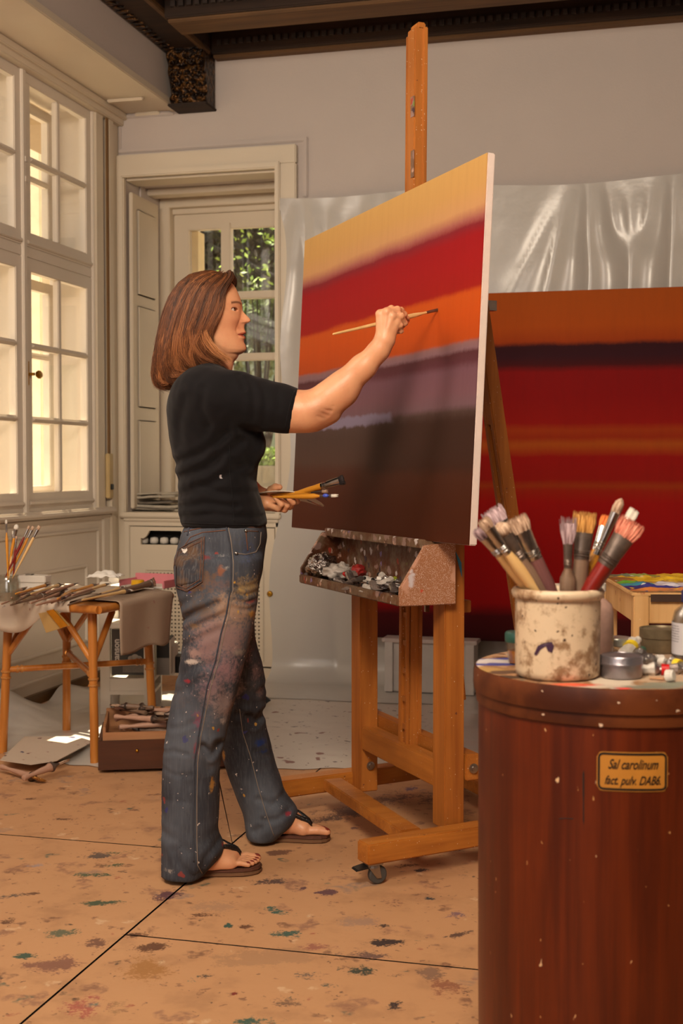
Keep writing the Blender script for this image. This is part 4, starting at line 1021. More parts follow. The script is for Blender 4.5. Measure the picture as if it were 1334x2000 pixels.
# ------------------------------------------------------------------ garment volumes
def torso_rows():
    px_ = [(706, 383, 436, 3.585, .060), (716, 372, 447, 3.585, .085), (724, 360, 453, 3.585, .125), (740, 344, 458, 3.585, .165), (758, 334, 478, 3.585, .180), (783, 326, 488, 3.585, .180), (815, 325.5, 498, 3.585, .172), (846, 329, 506, 3.585, .162), (862, 332, 508, 3.585, .156), (878, 335, 507, 3.585, .152), (900, 340, 502.5, 3.585, .146), (925, 345, 499.5, 3.585, .142),
           (950, 348.3, 500.5, 3.585, .144), (978, 348.5, 508, 3.585, .150), (1004, 349, 517, 3.585, .158), (1020, 353, 520, 3.585, .164), (1029, 356, 521, 3.585, .166)]
    return rowpx(px_, 3.56)
TR = torso_rows()
SC = [([(335, 905), (395, 885), (450, 845)], .0045, .010), ([(345, 935), (400, 915), (470, 862)], .005, .011), ([(352, 968), (420, 940), (480, 905)], .0035, .010), ([(350, 992), (400, 985), (460, 990)], .004, .009), ([(352, 1010), (420, 1003), (505, 1012)], .004, .008),
      ([(450, 830), (430, 862), (420, 900)], .004, .012), ([(402, 762), (398, 800), (410, 830)], .003, .009), ([(470, 838), (500, 846), (497, 870)], .004, .010), ([(455, 900), (470, 930), (500, 945)], .003, .010), ([(365, 780), (350, 830), (348, 870)], .003, .012), ([(380, 945), (440, 965), (500, 962)], .003, .009)]
def shirt_field(X, Y, Z):
    f = stack(X, Y, Z, TR, 2.25)
    # shoulder slope and chest
    f = smin(f, ell(X, Y, Z, P(486, 868, 3.53), (.045, .055, .055)), .03)
    f = smin(f, ell(X, Y, Z, P(486, 868, 3.65), (.045, .055, .055)), .03)
    sl = chain(X, Y, Z, [pt(404, 768, 3.475, .064), pt(432, 778, AV, .0740), pt(466, 781, AV, .0700), pt(505, 789, AV, .0645), pt(545, 797, AV, .0620), pt(600, 809, AV, .0600)], .02)
    hem = P(573.5, 804.5, AV); n = np.array([.975, 0, -.20]); cut = (X-hem[0])*n[0]+(Z-hem[2])*n[2]
    sl = smax(sl, cut, .003)
    f = smin(f, sl, .030)
    sr = chain(X, Y, Z, [pt(405, 768, 3.69, .060), pt(420, 790, 3.73, .062), pt(430, 850, 3.75, .054)], .02)
    f = smin(f, sr, .03)
    f = creases(X, Y, Z, f, SC, 3.45, 3.60)
    f = creases(X, Y, Z, f, [([(487, 742), (500, 775), (497, 815)], .0022, .008), ([(515, 752), (522, 790), (516, 830)], .0018, .008), ([(545, 765), (548, 800)], .0012, .007), ([(470, 735), (480, 760)], .003, .007)], AV, 3.46)
    f = f+.0016*snoise(X, Y, Z, 55, 1)+.0008*snoise(X, Y, Z, 120, 4)
    # neckline
    f = smax(f, -cone(X, Y, Z, P(412, 706, HV), P(436, 690, HV), .062, .062), .004)
    return f
V6, Q6 = sdf_mesh(shirt_field, (P(318, 0, 3.5)[0], 3.36, P(0, 1034, 3.56)[2]), (P(588, 0, 3.45)[0], 3.82, P(0, 700, 3.5)[2]), .0042)
NR = rowpx([(1090, 338, 509, 3.50, .105), (1117, 336, 506, 3.495, .110), (1147, 339, 503, 3.49, .110), (1168, 345, 501, 3.485, .108), (1189, 352, 499, 3.48, .105), (1210, 357, 496.5, 3.475, .102), (1241, 356, 491, 3.47, .100), (1273, 353.5, 482, 3.465, .098), (1315, 348, 472, 3.46, .096), (1346, 341, 464, 3.46, .094), (1388, 331.5, 452.5, 3.46, .092), (1440, 321.5, 439, 3.46, .090), (1482, 317.5, 430, 3.46, .088), (1515, 315, 427, 3.46, .086),
            (1560, 313, 428, 3.46, .088), (1608, 312.2, 425.5, 3.46, .092), (1635, 311.3, 422.5, 3.46, .096), (1648, 311, 434, 3.46, .098), (1656, 311, 441, 3.46, .098), (1668, 311, 435, 3.46, .098), (1682, 311, 424, 3.46, .098), (1698, 312, 410, 3.46, .098), (1709, 313, 392, 3.46, .095)], 3.44)
FR = rowpx([(1090, 352, 500, 3.69, .100), (1147, 356, 499, 3.70, .104), (1193, 364, 499, 3.715, .102), (1230, 372, 499, 3.73, .100), (1252, 378, 501.5, 3.74, .098), (1273, 384, 507, 3.745, .096), (1304, 392, 515, 3.75, .094), (1336, 398, 519, 3.76, .092), (1367, 404, 518.5, 3.77, .090), (1388, 409, 515, 3.775, .088), (1407, 413, 515, 3.78, .086), (1446, 425, 525, 3.79, .084), (1500, 438, 538, 3.80, .084), (1530, 448, 550, 3.80, .085), (1554, 457.5, 554.5, 3.80, .086),
            (1575, 466, 573, 3.80, .088), (1587, 471, 585.5, 3.80, .09), (1598, 475, 584, 3.80, .09), (1612, 476.5, 573, 3.80, .09), (1625, 477, 560, 3.80, .09), (1641, 482, 536, 3.80, .086)], 3.77)
PR_ = rowpx([(1012, 362, 508, 3.585, .146), (1021, 358, 512, 3.585, .154), (1042, 347, 517.5, 3.587, .169), (1063, 341, 515, 3.59, .176), (1088, 336, 511, 3.592, .180), (1117, 334.5, 508, 3.592, .182), (1135, 336, 505, 3.592, .180), (1155, 343, 500, 3.592, .16), (1172, 356, 490, 3.592, .12)], 3.48)
JC = [([(358, 1212), (385, 1195), (420, 1180), (428, 1176)], .009, .009), ([(362, 1230), (400, 1212), (440, 1196)], .004, .010), ([(352, 1182), (372, 1172), (395, 1150)], .003, .008), ([(362, 1262), (400, 1240), (430, 1225)], .003, .010), ([(455, 1168), (480, 1176), (500, 1174)], .003, .005), ([(452, 1156), (480, 1162), (503, 1158)], .003, .005), ([(450, 1182), (478, 1190), (499, 1188)], .0026, .005), ([(448, 1142), (475, 1147), (505, 1142)], .002, .005),
      ([(345, 1100), (365, 1106), (390, 1102)], .002, .008), ([(350, 1320), (380, 1300), (420, 1290)], .003, .011), ([(338, 1356), (370, 1340), (400, 1318)], .0025, .010), ([(400, 1452), (415, 1470), (427, 1450)], .008, .009), ([(395, 1440), (403, 1470), (410, 1500)], .004, .008), ([(320, 1470), (345, 1462), (370, 1466)], .002, .006), ([(318, 1500), (350, 1508), (380, 1505)], .0015, .006), ([(345, 1650), (360, 1680), (380, 1700)], .003, .009), ([(425, 1645), (405, 1665), (395, 1695)], .004, .008),
      ([(430, 1290), (445, 1330), (440, 1370)], .002, .010), ([(450, 1045), (470, 1052), (500, 1050)], .0015, .005), ([(335, 1420), (360, 1415), (390, 1400)], .0018, .007), ([(318, 1560), (350, 1556), (385, 1560)], .001, .006), ([(314, 1620), (340, 1628), (370, 1650)], .003, .012)]
JF = [([(486, 1400), (497, 1410), (514, 1398)], .010, .011), ([(470, 1390), (488, 1394)], .004, .01), ([(515, 1600), (540, 1600), (562, 1588)], .004, .008), ([(505, 1560), (530, 1572), (552, 1560)], .003, .008), ([(480, 1340), (500, 1352), (518, 1345)], .003, .009), ([(497, 1625), (520, 1610)], .003, .009), ([(500, 1470), (520, 1480)], .003, .01)]
def jeans_field(X, Y, Z):
    pel = stack(X, Y, Z, PR_, 2.35)
    a = stack(X, Y, Z, NR, 2.2); b = stack(X, Y, Z, FR, 2.2)
    a = creases(X, Y, Z, a, JC, 3.42, 3.46); b = creases(X, Y, Z, b, JF, 3.72, 3.79)
    f = smin(pel, smin(a, b, .006), .022)
    f = f+.0013*snoise(X, Y, Z, 42, 2)+.0009*snoise(X, Y, Z, 95, 5)
    # hems are hollow from below
    for rows, c0 in ((NR, 3.46), (FR, 3.80)):
        z0 = rows[-1][0] if rows[-1][0] < rows[0][0] else rows[0][0]
    return f
V7, Q7 = sdf_mesh(jeans_field, (P(305, 0, 3.4)[0], 3.33, -.004), (P(592, 0, 3.8)[0], 3.92, P(0, 1008, 3.48)[2]), .0046)
# ------------------------------------------------------------------ body under the clothes, one skin
def inner_field(X, Y, Z):
    f = stack(X, Y, Z, [(z, a+.016, b-.016, c, d-.016) for z, a, b, c, d in TR], 2.2)
    f = smin(f, stack(X, Y, Z, [(z, a+.02, b-.02, c, d-.02) for z, a, b, c, d in PR_], 2.2), .03)
    f = smin(f, chain(X, Y, Z, [pt(420, 1110, 3.50, .07), pt(405, 1350, 3.46, .05), (qR(.2, 0, .14), .036)], .03), .03)
    f = smin(f, chain(X, Y, Z, [pt(430, 1110, 3.69, .07), pt(455, 1350, 3.76, .05), (qL(.2, 0, .14), .036)], .03), .03)
    f = smin(f, chain(X, Y, Z, [pt(410, 770, 3.475, .045), pt(470, 782, AV-.005, .052), pt(500, 788, AV, .052)], .03), .03)
    f = smin(f, chain(X, Y, Z, [pt(410, 775, 3.70, .045), pt(430, 850, 3.75, .042), pt(436, 905, 3.76, .040)], .03), .03)
    f = smin(f, cone(X, Y, Z, P(405, 725, HV), P(400, 770, HV), .050, .06), .03)
    return f
V8, Q8 = sdf_mesh(inner_field, (P(310, 0, 3.4)[0], 3.36, .06), (P(560, 0, 3.8)[0], 3.90, P(0, 715, 3.5)[2]), .009)
C8 = skin_color(len(V8))
def merge(parts):
    V = []; Q = []; C = []; n = 0
    for v, q, c in parts: V.append(v); Q.append(q+n); C.append(c); n += len(v)
    return np.concatenate(V), np.concatenate(Q), np.concatenate(C)
def skin_mat():
    t = NT('skin', .42, spec=.45); at = t.n('ShaderNodeAttribute', attribute_name='paint'); co = t.coord()
    f = t.noise(co, 30, 4); f2 = t.noise(co, 260, 3)
    col = t.mix(t.math('MULTIPLY', t.step(f, .4, .7), .22), at.outputs['Color'], rgb(200, 122, 92))
    t.b.inputs['Subsurface Weight'].default_value = .12; t.b.inputs['Subsurface Radius'].default_value = (.01, .004, .002); t.b.inputs['Subsurface Scale'].default_value = .6
    t.bump(f2, .25, .0015); return t.out(col)
M['skin'] = skin_mat()
Vb, Qb, Cb = merge([(V1, Q1, C1), (V2, Q2, C2), (V3, Q3, C3), (V4, Q4, C4), (V5, Q5, C5), (V8, Q8, C8)])
body = np_mesh('body', Vb-OFF, Qb, M['skin'], artist, Cb)
# shirt
def knit():
    t = NT('black_jersey', .85, spec=.15); co = t.coord(); f = t.noise(co, 18, 4); 
    wv = t.n('ShaderNodeTexWave'); wv.inputs['Scale'].default_value = 260; wv.bands_direction = 'X'; t.l(co, wv.inputs[0])
    col = t.mix(f, rgb(12, 10, 12), rgb(21, 18, 20)); col = t.speck(co, col, 16, .05, rgb(196, 188, 190), .07, .03, .6)
    t.b.inputs['Sheen Weight'].default_value = .06; t.b.inputs['Sheen Roughness'].default_value = .5
    t.bump(wv.outputs['Fac'], .12, .001); return t.out(col)
M['jersey'] = knit()
shirt = np_mesh('shirt', V6-OFF, Q6, M['jersey'], body)
# jeans: denim with paint rubbed into the thighs
def denim():
    t = NT('paint_smeared_denim', .85, spec=.2); at = t.n('ShaderNodeAttribute', attribute_name='paint'); co = t.coord()
    st_ = t.coord(scale=(1, 1, .07)); g = t.noise(st_, 210, 3, .6); m1 = t.noise(co, 24, 5, .65); m2 = t.noise(co, 120, 4, .6); big = t.noise(co, 5, 3)
    col = t.mix(t.step(big, .35, .65), rgb(50, 51, 58), rgb(80, 84, 93))
    col = t.mix(t.math('MULTIPLY', t.step(g, .42, .74), .20), col, rgb(112, 114, 118))
    mask = t.math('ADD', at.outputs['Alpha'], t.math('MULTIPLY', t.math('SUBTRACT', t.math('ADD', m1, m2), 1.0), .95))
    col = t.mix(t.math('MULTIPLY', t.step(mask, .12, .62), .86), col, at.outputs['Color'])
    for sc, th, c, de in [(26, .09, rgb(186, 176, 170), .06), (44, .10, rgb(196, 186, 180), .08), (20, .14, rgb(128, 60, 56), .08), (32, .12, rgb(176, 132, 60), .06), (22, .15, rgb(60, 60, 110), .08), (85, .12, rgb(180, 166, 160), .12)]: col = t.speck(co, col, sc, th, c, de, .06, .9)
    t.bump(t.math('ADD', g, m2), .22, .0015); return t.out(col)
M['denim'] = denim()
JS = [((430, 1240), 62, 60, (134, 106, 102), .62), ((455, 1190), 48, 40, (152, 122, 100), .62), ((480, 1150), 30, 26, (150, 124, 84), .55), ((395, 1130), 40, 30, (104, 78, 60), .5), ((365, 1120), 26, 20, (110, 76, 52), .5), ((440, 1300), 40, 40, (140, 108, 112), .55), ((420, 1340), 36, 34, (128, 104, 104), .5), ((440, 1370), 26, 36, (136, 118, 116), .55), ((400, 1190), 40, 26, (88, 72, 60), .5),
      ((395, 1088), 22, 6, (120, 52, 50), .55), ((433, 1112), 9, 13, (134, 84, 60), .8), ((375, 1145), 30, 14, (112, 80, 50), .5), ((490, 1200), 6, 10, (190, 140, 60), .7), ((470, 1150), 9, 6, (190, 150, 70), .5), ((490, 1176), 14, 4, (150, 50, 50), .6), ((378, 1288), 20, 5, (196, 182, 172), .75), ((385, 1270), 20, 10, (150, 120, 112), .6), ((410, 1335), 22, 12, (90, 64, 92), .4), ((425, 1300), 26, 14, (126, 76, 78), .45), ((468, 1272), 14, 8, (140, 130, 120), .6),
      ((370, 1325), 8, 4, (140, 40, 50), .7), ((415, 1530), 4, 14, (170, 124, 60), .75), ((390, 1400), 10, 20, (120, 60, 80), .4), ((387, 1452), 6, 20, (120, 50, 60), .4), ((437, 1405), 8, 10, (168, 156, 150), .5), ((500, 1310), 14, 20, (132, 108, 108), .5), ((508, 1350), 8, 14, (120, 96, 92), .4), ((508, 1452), 10, 8, (30, 50, 104), .8), ((515, 1470), 12, 6, (36, 52, 96), .5), ((562, 1592), 6, 4, (140, 44, 56), .7), ((480, 1075), 20, 30, (74, 84, 112), .45), ((350, 1110), 3, 6, (210, 206, 200), .8),
      ((440, 1106), 12, 5, (200, 196, 190), .4), ((436, 1085), 10, 4, (190, 184, 180), .35), ((405, 1262), 30, 22, (120, 90, 90), .5), ((385, 1220), 18, 10, (120, 92, 50), .45), ((335, 1690), 14, 5, (170, 160, 150), .45), ((352, 1360), 16, 30, (84, 78, 80), .4), ((440, 1140), 50, 16, (104, 84, 84), .4), ((497, 1255), 5, 30, (92, 60, 70), .4)]
C7 = np.zeros((len(V7), 4), np.float32); C7[:, :3] = [lin(70), lin(66), lin(70)]
acc_w = np.zeros(len(V7), np.float32)+1e-6; accc = np.zeros((len(V7), 3), np.float32)
for (x, y), rx, ry, c, s in JS:
    vv = 3.42 if x < 497 or y < 1200 else 3.72
    p = P(x, y, vv); sx_, sz_ = rx*.00138, ry*.00138
    k = s*np.exp(-((V7[:, 0]-p[0])/sx_)**2-((V7[:, 2]-p[2])/sz_)**2)
    C7[:, 3] = np.maximum(C7[:, 3], k); ww = k**3; acc_w += ww; accc += ww[:, None]*np.array([lin(q) for q in c], np.float32)
C7[:, :3] = accc/acc_w[:, None]; 
jeans = np_mesh('jeans', V7-OFF, Q7, M['denim'], body, C7)
# trimmings laid on the cloth: find the cloth along the line of sight in figure space
tree7 = BVHTree.FromPolygons([tuple(v) for v in V7], [tuple(q) for q in Q7])
tree6 = BVHTree.FromPolygons([tuple(v) for v in V6], [tuple(q) for q in Q6])
def on(tree, x, y, lift=.001):
    a = uvz(x, y, 2.5); b = uvz(x, y, 4.0); d = (b-a).normalized(); h = tree.ray_cast(a, d)
    if h[0] is None: return None
    return h[0]-d*lift-Vector(OFF)
def seam(tree, pts, r, name, m, parent, lift=.0005, sub=8, smooth=True, zig=0):
    out = []; k = 0
    for (x0, y0), (x1, y1) in zip(pts[:-1], pts[1:]):
        for i in range(sub):
            t = i/sub; k += 1; p = on(tree, lerp(x0, x1, t)+(zig if k % 2 else -zig), lerp(y0, y1, t), lift)
            if p is not None: out.append(p)
    if len(out) < 2: return None
    return MB().tube(out, r, 5).build(name, m, parent, smooth=True)
M['stitch'] = plain('pale_stitching', rgb(130, 116, 104), .9); M['rust_stitch'] = plain('rust_stitching', rgb(104, 68, 52), .9)
M['denim2'] = plain('denim_edge', rgb(58, 60, 70), .85, amt=.25, scale=60, bump=.3, bscale=300)
seam(tree7, [(446, 1030), (452, 1060), (456, 1100), (455, 1150), (447, 1200), (437, 1240), (427, 1290), (412, 1340), (402, 1390), (392, 1440), (386, 1490), (384.5, 1560), (384.5, 1640), (386, 1690), (396, 1708)], .0013, 'side_seam', M['stitch'], jeans)
seam(tree7, [(442, 1030), (448, 1060), (451, 1100), (450, 1150), (442, 1200), (431, 1240), (421, 1290), (405, 1340), (396, 1390), (387, 1440), (380, 1490), (378, 1560), (378, 1640), (379, 1690)], .0022, 'side_seam', M['denim2'], jeans)
seam(tree7, [(468, 1385), (474, 1430), (490, 1480), (505, 1540), (520, 1590), (537, 1638)], .0012, 'side_seam', M['stitch'], jeans)
seam(tree7, [(354, 1040), (400, 1029.5), (450, 1029), (519, 1030)], .0018, 'waist_seam', M['rust_stitch'], jeans)
seam(tree7, [(358, 1070), (372, 1049), (395, 1040), (447, 1035)], .0015, 'yoke_seam', M['rust_stitch'], jeans)
for cx in (378,): seam(tree7, [(cx-8, 1030), (cx-12, 1048)], .0035, 'belt_loop', M['denim2'], jeans)
seam(tree7, [(457, 1080), (480, 1083), (500, 1078), (508, 1062), (510, 1036)], .0015, 'front_pocket_seam', M['stitch'], jeans)
seam(tree7, [(480, 1036), (482, 1058), (484, 1078)], .0020, 'coin_pocket_seam', M['rust_stitch'], jeans)
seam(tree7, [(482, 1037), (508, 1038)], .0014, 'coin_pocket_seam', M['rust_stitch'], jeans)
for x, y in ((461.5, 1081), (480, 1036.5)):
    p = on(tree7, x, y, .002)
    if p is not None:
        q = MB().lathe([(0, -.002), (.0045, -.0015), (.005, 0), (.005, .002)], 12, c=p, M=Matrix.Rotation(R(90), 4, 'X')); q.build('rivet', M['steel'], jeans, smooth=True)
def patch(tree, poly, name, m, parent, lift=.002, n=14, thick=.0012):
    # quadrilateral-ish patch given as left edge and right edge polylines
    Lp, Rp = poly; q = MB(); base = []
    def at(pl, t):
        t *= len(pl)-1; i = min(int(t), len(pl)-2); return lerp(pl[i][0], pl[i+1][0], t-i), lerp(pl[i][1], pl[i+1][1], t-i)
    ok = True; rows = []
    for j in range(n+1):
        a, b = at(Lp, j/n), at(Rp, j/n); row = []
        for i in range(n+1):
            p = on(tree, lerp(a[0], b[0], i/n), lerp(a[1], b[1], i/n), lift); row.append(p)
        rows.append(row)
    vs = []; last = Vector((0, 0, 0))
    for r_ in rows:
        for p in r_:
            if p is None: p = last
            last = p; vs.append(p)
    k = n+1; q.add(vs, [(j*k+i, j*k+i+1, (j+1)*k+i+1, (j+1)*k+i) for j in range(n) for i in range(n)])
    o = q.build(name, m, parent, smooth=True); md = o.modifiers.new('t', 'SOLIDIFY'); md.thickness = thick; md.offset = 0
    return o
def pocket_mat():
    t = NT('dark_rubbed_denim', .85, spec=.2); co = t.coord(); g = t.noise(t.coord(scale=(1, 1, .07)), 210, 3, .6); m1 = t.noise(co, 22, 5)
    col = t.mix(t.step(m1, .4, .62), rgb(54, 54, 60), rgb(92, 70, 54)); col = t.mix(t.math('MULTIPLY', t.step(g, .45, .7), .3), col, rgb(126, 124, 124))
    t.bump(g, .25, .0015); return t.out(col)
bpk = patch(tree7, ([(349, 1074), (339, 1110), (340, 1146)], [(399, 1048), (397, 1092), (395, 1136)]), 'back_pocket', pocket_mat(), jeans, .0028)
bpt = patch(tree7, ([(340, 1146), (352, 1150), (364, 1154)], [(395, 1136), (380, 1146), (366, 1155)]), 'back_pocket_tip', pocket_mat(), jeans, .0028, 6)
for pl in ([(349, 1073), (370, 1060), (399, 1047)], [(352, 1080), (372, 1067), (398, 1055)], [(399, 1047), (397.5, 1092), (395, 1136), (380, 1146), (364, 1154.5), (340, 1146), (337.5, 1120), (341, 1096), (349, 1073)], [(394, 1052), (392.5, 1092), (390, 1132), (364, 1149), (345, 1142)]):
    seam(tree7, pl, .0011, 'pocket_stitching', M['rust_stitch'], bpk, .0042)
e_ = MB()
for a in ([(354, 1071), (357, 1079), (360, 1080), (359, 1073)], [(358, 1073), (360, 1081), (364, 1078), (362, 1072)], [(361, 1074), (360, 1081), (366, 1075), (365, 1070)]):
    ps = [on(tree7, x, y, .0052) for x, y in a]
    if all(p is not None for p in ps): e_.prism(ps, (0, -.0006, 0))
e_.build('pocket_emblem', plain('white_thread', rgb(220, 214, 206), .7), bpk)
# shirt seams and hems
seam(tree6, [(575, 764), (568, 785), (561, 815), (557, 838)], .0016, 'sleeve_hem', M['jersey'], shirt, .0002)
seam(tree6, [(356, 1021), (400, 1023), (450, 1025), (516, 1026)], .0016, 'bottom_hem', M['jersey'], shirt, .0002)
seam(tree6, [(449, 850), (449, 920), (455, 980), (458, 1026)], .0012, 'side_seam', M['jersey'], shirt, .0002)
# sandals
M['sole'] = plain('brown_sandal_sole', rgb(92, 54, 38), .7, amt=.15, scale=40); M['foam'] = plain('sandal_midsole', rgb(120, 84, 56), .8)
M['braid'] = plain('black_leather_braid', rgb(20, 18, 19), .35)
def sandal(q, inner, Vf, Qf):
    ftree = BVHTree.FromPolygons([tuple(v) for v in Vf], [tuple(k) for k in Qf])
    outl = []
    prof = [(-.03, 0.0), (0, .026), (.08, .033), (.25, .034), (.45, .034), (.65, .042), (.8, .047), (.92, .044), (.99, .034), (1.03, .015)]
    prof_in = [(1.035, 0), (1.02, -.010), (.98, -.026), (.9, -.038), (.8, -.043), (.65, -.040), (.45, -.031), (.25, -.031), (.08, -.031), (0, -.024)]
    poly = [q(s, l, 0) for s, l in prof]+[q(s, l, 0) for s, l in prof_in]
    P_ = [Vector(np.array(p)-OFF) for p in poly]
    so = MB().prism([p+Vector((0, 0, .001)) for p in P_], (0, 0, .012)).build('sandal', M['foam'], body, bevel=.003)
    MB().prism([p+Vector((0, 0, .013)) for p in P_], (0, 0, .009)).build('footbed', M['sole'], so, bevel=.002)
    def strand(pts, ph):
        out = []
        n = 40
        for i in range(n+1):
            t = i/n*(len(pts)-1); k = min(int(t), len(pts)-2); p = Vector(pts[k]).lerp(Vector(pts[k+1]), t-k)
            a = i*.9+ph; out.append(p+Vector((.002*math.cos(a), .0025*math.sin(a), .0022*math.sin(a*1.0+1))))
        return out
    def S_(s, l, z):
        p = Vector(q(s, l, .25)); h = ftree.ray_cast(p, Vector((0, 0, -1))); zz = h[0].z if h[0] is not None else .022
        return Vector((p.x, p.y, max(zz, .022)+.0035))-Vector(OFF)
    br = MB()
    def path(sg):
        o_ = [S_(.78-.30*k/9, .016+(-.016*k/9+sg*.036*(k/9)**.9), 0) for k in range(10)]
        return o_
    for pth in (path(1), path(-1)):
        for ph in (0, 2.1, 4.2): br.tube(strand(pth, ph), .0046, 6)
    br.tube([S_(.78, .016, 0)-Vector((0, 0, .02)), S_(.78, .016, 0)], .003, 6)
    br.build('braided_strap', M['braid'], so, smooth=True)
sandal(qR, 1, V4, Q4); sandal(qL, -1, V5, Q5)
# eyes
def eye_mat():
    t = NT('eye', .08, spec=.6); at = t.n('ShaderNodeAttribute', attribute_name='paint'); return t.out(at.outputs['Color'])
EM = eye_mat()
gz = np.array([.985, .0, .06]); gz /= np.linalg.norm(gz)
for s in (-1, 1):
    n1_, n2_ = 32, 24; vs = []
    for j in range(n2_+1):
        for i in range(n1_):
            th, ph = PI*j/n2_, 2*PI*i/n1_; vs.append((math.sin(th)*math.cos(ph), math.sin(th)*math.sin(ph), math.cos(th)))
    vs = np.array(vs); Q = np.array([(j*n1_+i, j*n1_+(i+1) % n1_, (j+1)*n1_+(i+1) % n1_, (j+1)*n1_+i) for j in range(n2_) for i in range(n1_)])
    g_ = gz+np.array([0, -.10, 0]); g_ /= np.linalg.norm(g_)
    ang = np.degrees(np.arccos(np.clip(vs@g_, -1, 1)))
    C = np.tile(np.array([lin(206), lin(190), lin(176), 1], np.float32), (len(vs), 1))
    C[ang < 30] = [lin(86), lin(58), lin(40), 1]; C[ang < 13] = [.005, .005, .005, 1]
    c = EYE.copy(); c[1] = HV+s*.031
    np_mesh('eye', vs*ER+c-OFF, Q, EM, body, C)
# ------------------------------------------------------------------ hair
HB = [(430, 533), (402, 531), (372, 538), (346, 555), (326, 588), (313, 630), (305, 675), (299, 718), (299, 742), (307, 757), (322, 763), (336, 757)]
HFt = [(442, 534), (459, 545), (452, 562), (441, 580), (438.5, 602), (431, 628), (418, 648), (412, 668), (421, 685), (436, 698), (451, 708)]
def arc(pl):
    p = np.array(pl, float)
    if len(p) > 8:
        d = np.r_[0, np.cumsum(np.linalg.norm(np.diff(p, axis=0), axis=1))]; tt_ = np.linspace(0, d[-1], 90); p = np.stack([np.interp(tt_, d, p[:, k]) for k in (0, 1)], 1)
        e0, e1 = 2*p[0]-p[6:0:-1], 2*p[-1]-p[-2:-8:-1]; pp_ = np.concatenate([e0, p, e1]); p = np.stack([np.convolve(pp_[:, k], np.ones(13)/13, 'valid') for k in (0, 1)], 1)
    d = np.r_[0, np.cumsum(np.linalg.norm(np.diff(p, axis=0), axis=1))]; return p, d/d[-1]
HBp, HBs = arc(HB); HFp, HFs = arc(HFt)
def hpath(t, s):
    a = [np.interp(s, HBs, HBp[:, k]) for k in (0, 1)]; b = [np.interp(s, HFs, HFp[:, k]) for k in (0, 1)]
    mid = 4*t*(1-t)*s*(1-s)           # strands between the two outlines belly slightly
    wv = s*s*math.sin(t*23+s*5)*4.5
    return lerp(a[0], b[0], t)-mid*4+wv, lerp(a[1], b[1], t)+mid*10*(0 if s < .1 else 1)+s*s*s*math.sin(t*31)*6
def hlat(t, s):
    g = np.interp(t, [0, .06, .15, .35, .6, .85, 1], [0, .42, .70, .95, 1.0, .96, .90])
    W_ = np.interp(s, [0, .05, .12, .25, .4, .6, .8, 1], [.004, .030, .052, .074, .084, .088, .086, .074])
    return g*W_
def hpoint(t, s, side, lift=0.0):
    x, y = hpath(t, s); l = hlat(t, s)
    q = uvz(x, y, HV); c = uvz(385, 640, HV)
    d = Vector((q.x-c.x, side*(l+.02), q.z-c.z)); d.normalize()
    return Vector((q.x, HV+side*l, q.z))+d*lift-Vector(OFF)
def hair_mat():
    t = NT('chestnut_hair', .48, spec=.4); at = t.n('ShaderNodeAttribute', attribute_name='paint'); t.b.inputs['Anisotropic'].default_value = .4
    return t.out(at.outputs['Color'])
M['hair'] = hair_mat()
hv_, hf_, hc_ = [], [], []
def addmesh(vs, fs, cs):
    n = len(hv_); hv_.extend(vs); hf_.extend([tuple(i+n for i in f) for f in fs]); hc_.extend(cs)
nt_, ns_ = 26, 26
base_c = (lin(58), lin(32), lin(18), 1)
for side in (-1, 1):
    vs = [hpoint(i/nt_, j/ns_*.97, side, -.006) for j in range(ns_+1) for i in range(nt_+1)]
    k = nt_+1; addmesh(vs, [(j*k+i, j*k+i+1, (j+1)*k+i+1, (j+1)*k+i) for j in range(ns_) for i in range(nt_)], [base_c]*len(vs))
hr = random.Random(5)
def strand(t0, s0, s1, side, lift, rad, col, flick=0.0, n=12, wav=.012):
    ph = hr.random()*6; fr = 3+hr.random()*4; pts = []; dt = (hr.random()-.5)*.10
    for i in range(n):
        a = i/(n-1); s = s0+(s1-s0)*a
        t = t0+dt*a+wav*math.sin(fr*s+ph)+.010*math.sin(s*17+ph*2)*a
        t = min(1.02, max(0, t)); l = lift*min(1, 6*a+.1)+flick*max(0, a-.75)**2*16
        pts.append(hpoint(t, min(s, 1.0), side, l)+Vector((0, 0, -max(0, s-1)*.12)))
    base = len(hv_); m = 3
    for i, p in enumerate(pts):
        tn = (pts[min(i+1, n-1)]-pts[max(i-1, 0)]).normalized(); a_ = tn.cross(Vector((0, side, .2))).normalized(); b_ = tn.cross(a_)
        r = rad*(1-.85*(i/(n-1))**3)
        for k in range(m):
            an = 2*PI*k/m; hv_.append(tuple(p+a_*math.cos(an)*r*1.6+b_*math.sin(an)*r*.7))
            hc_.append(tuple(c*(.8+.35*i/n) for c in col[:3])+(1,))
    for i in range(n-1):
        for k in range(m): hf_.append((base+i*m+k, base+i*m+(k+1) % m, base+(i+1)*m+(k+1) % m, base+(i+1)*m+k))
pal = [(62, 34, 18), (84, 48, 26), (104, 60, 32), (128, 76, 42), (150, 94, 54), (176, 116, 70)]
def hcol(t, s):
    k = (.5+.5*math.sin(t*41+2))*2.2+hr.random()**1.2*2.2+(.3 if s > .7 else 0); k = min(5, k); i = int(k); c = [lin(q) for q in pal[i]]
    return c
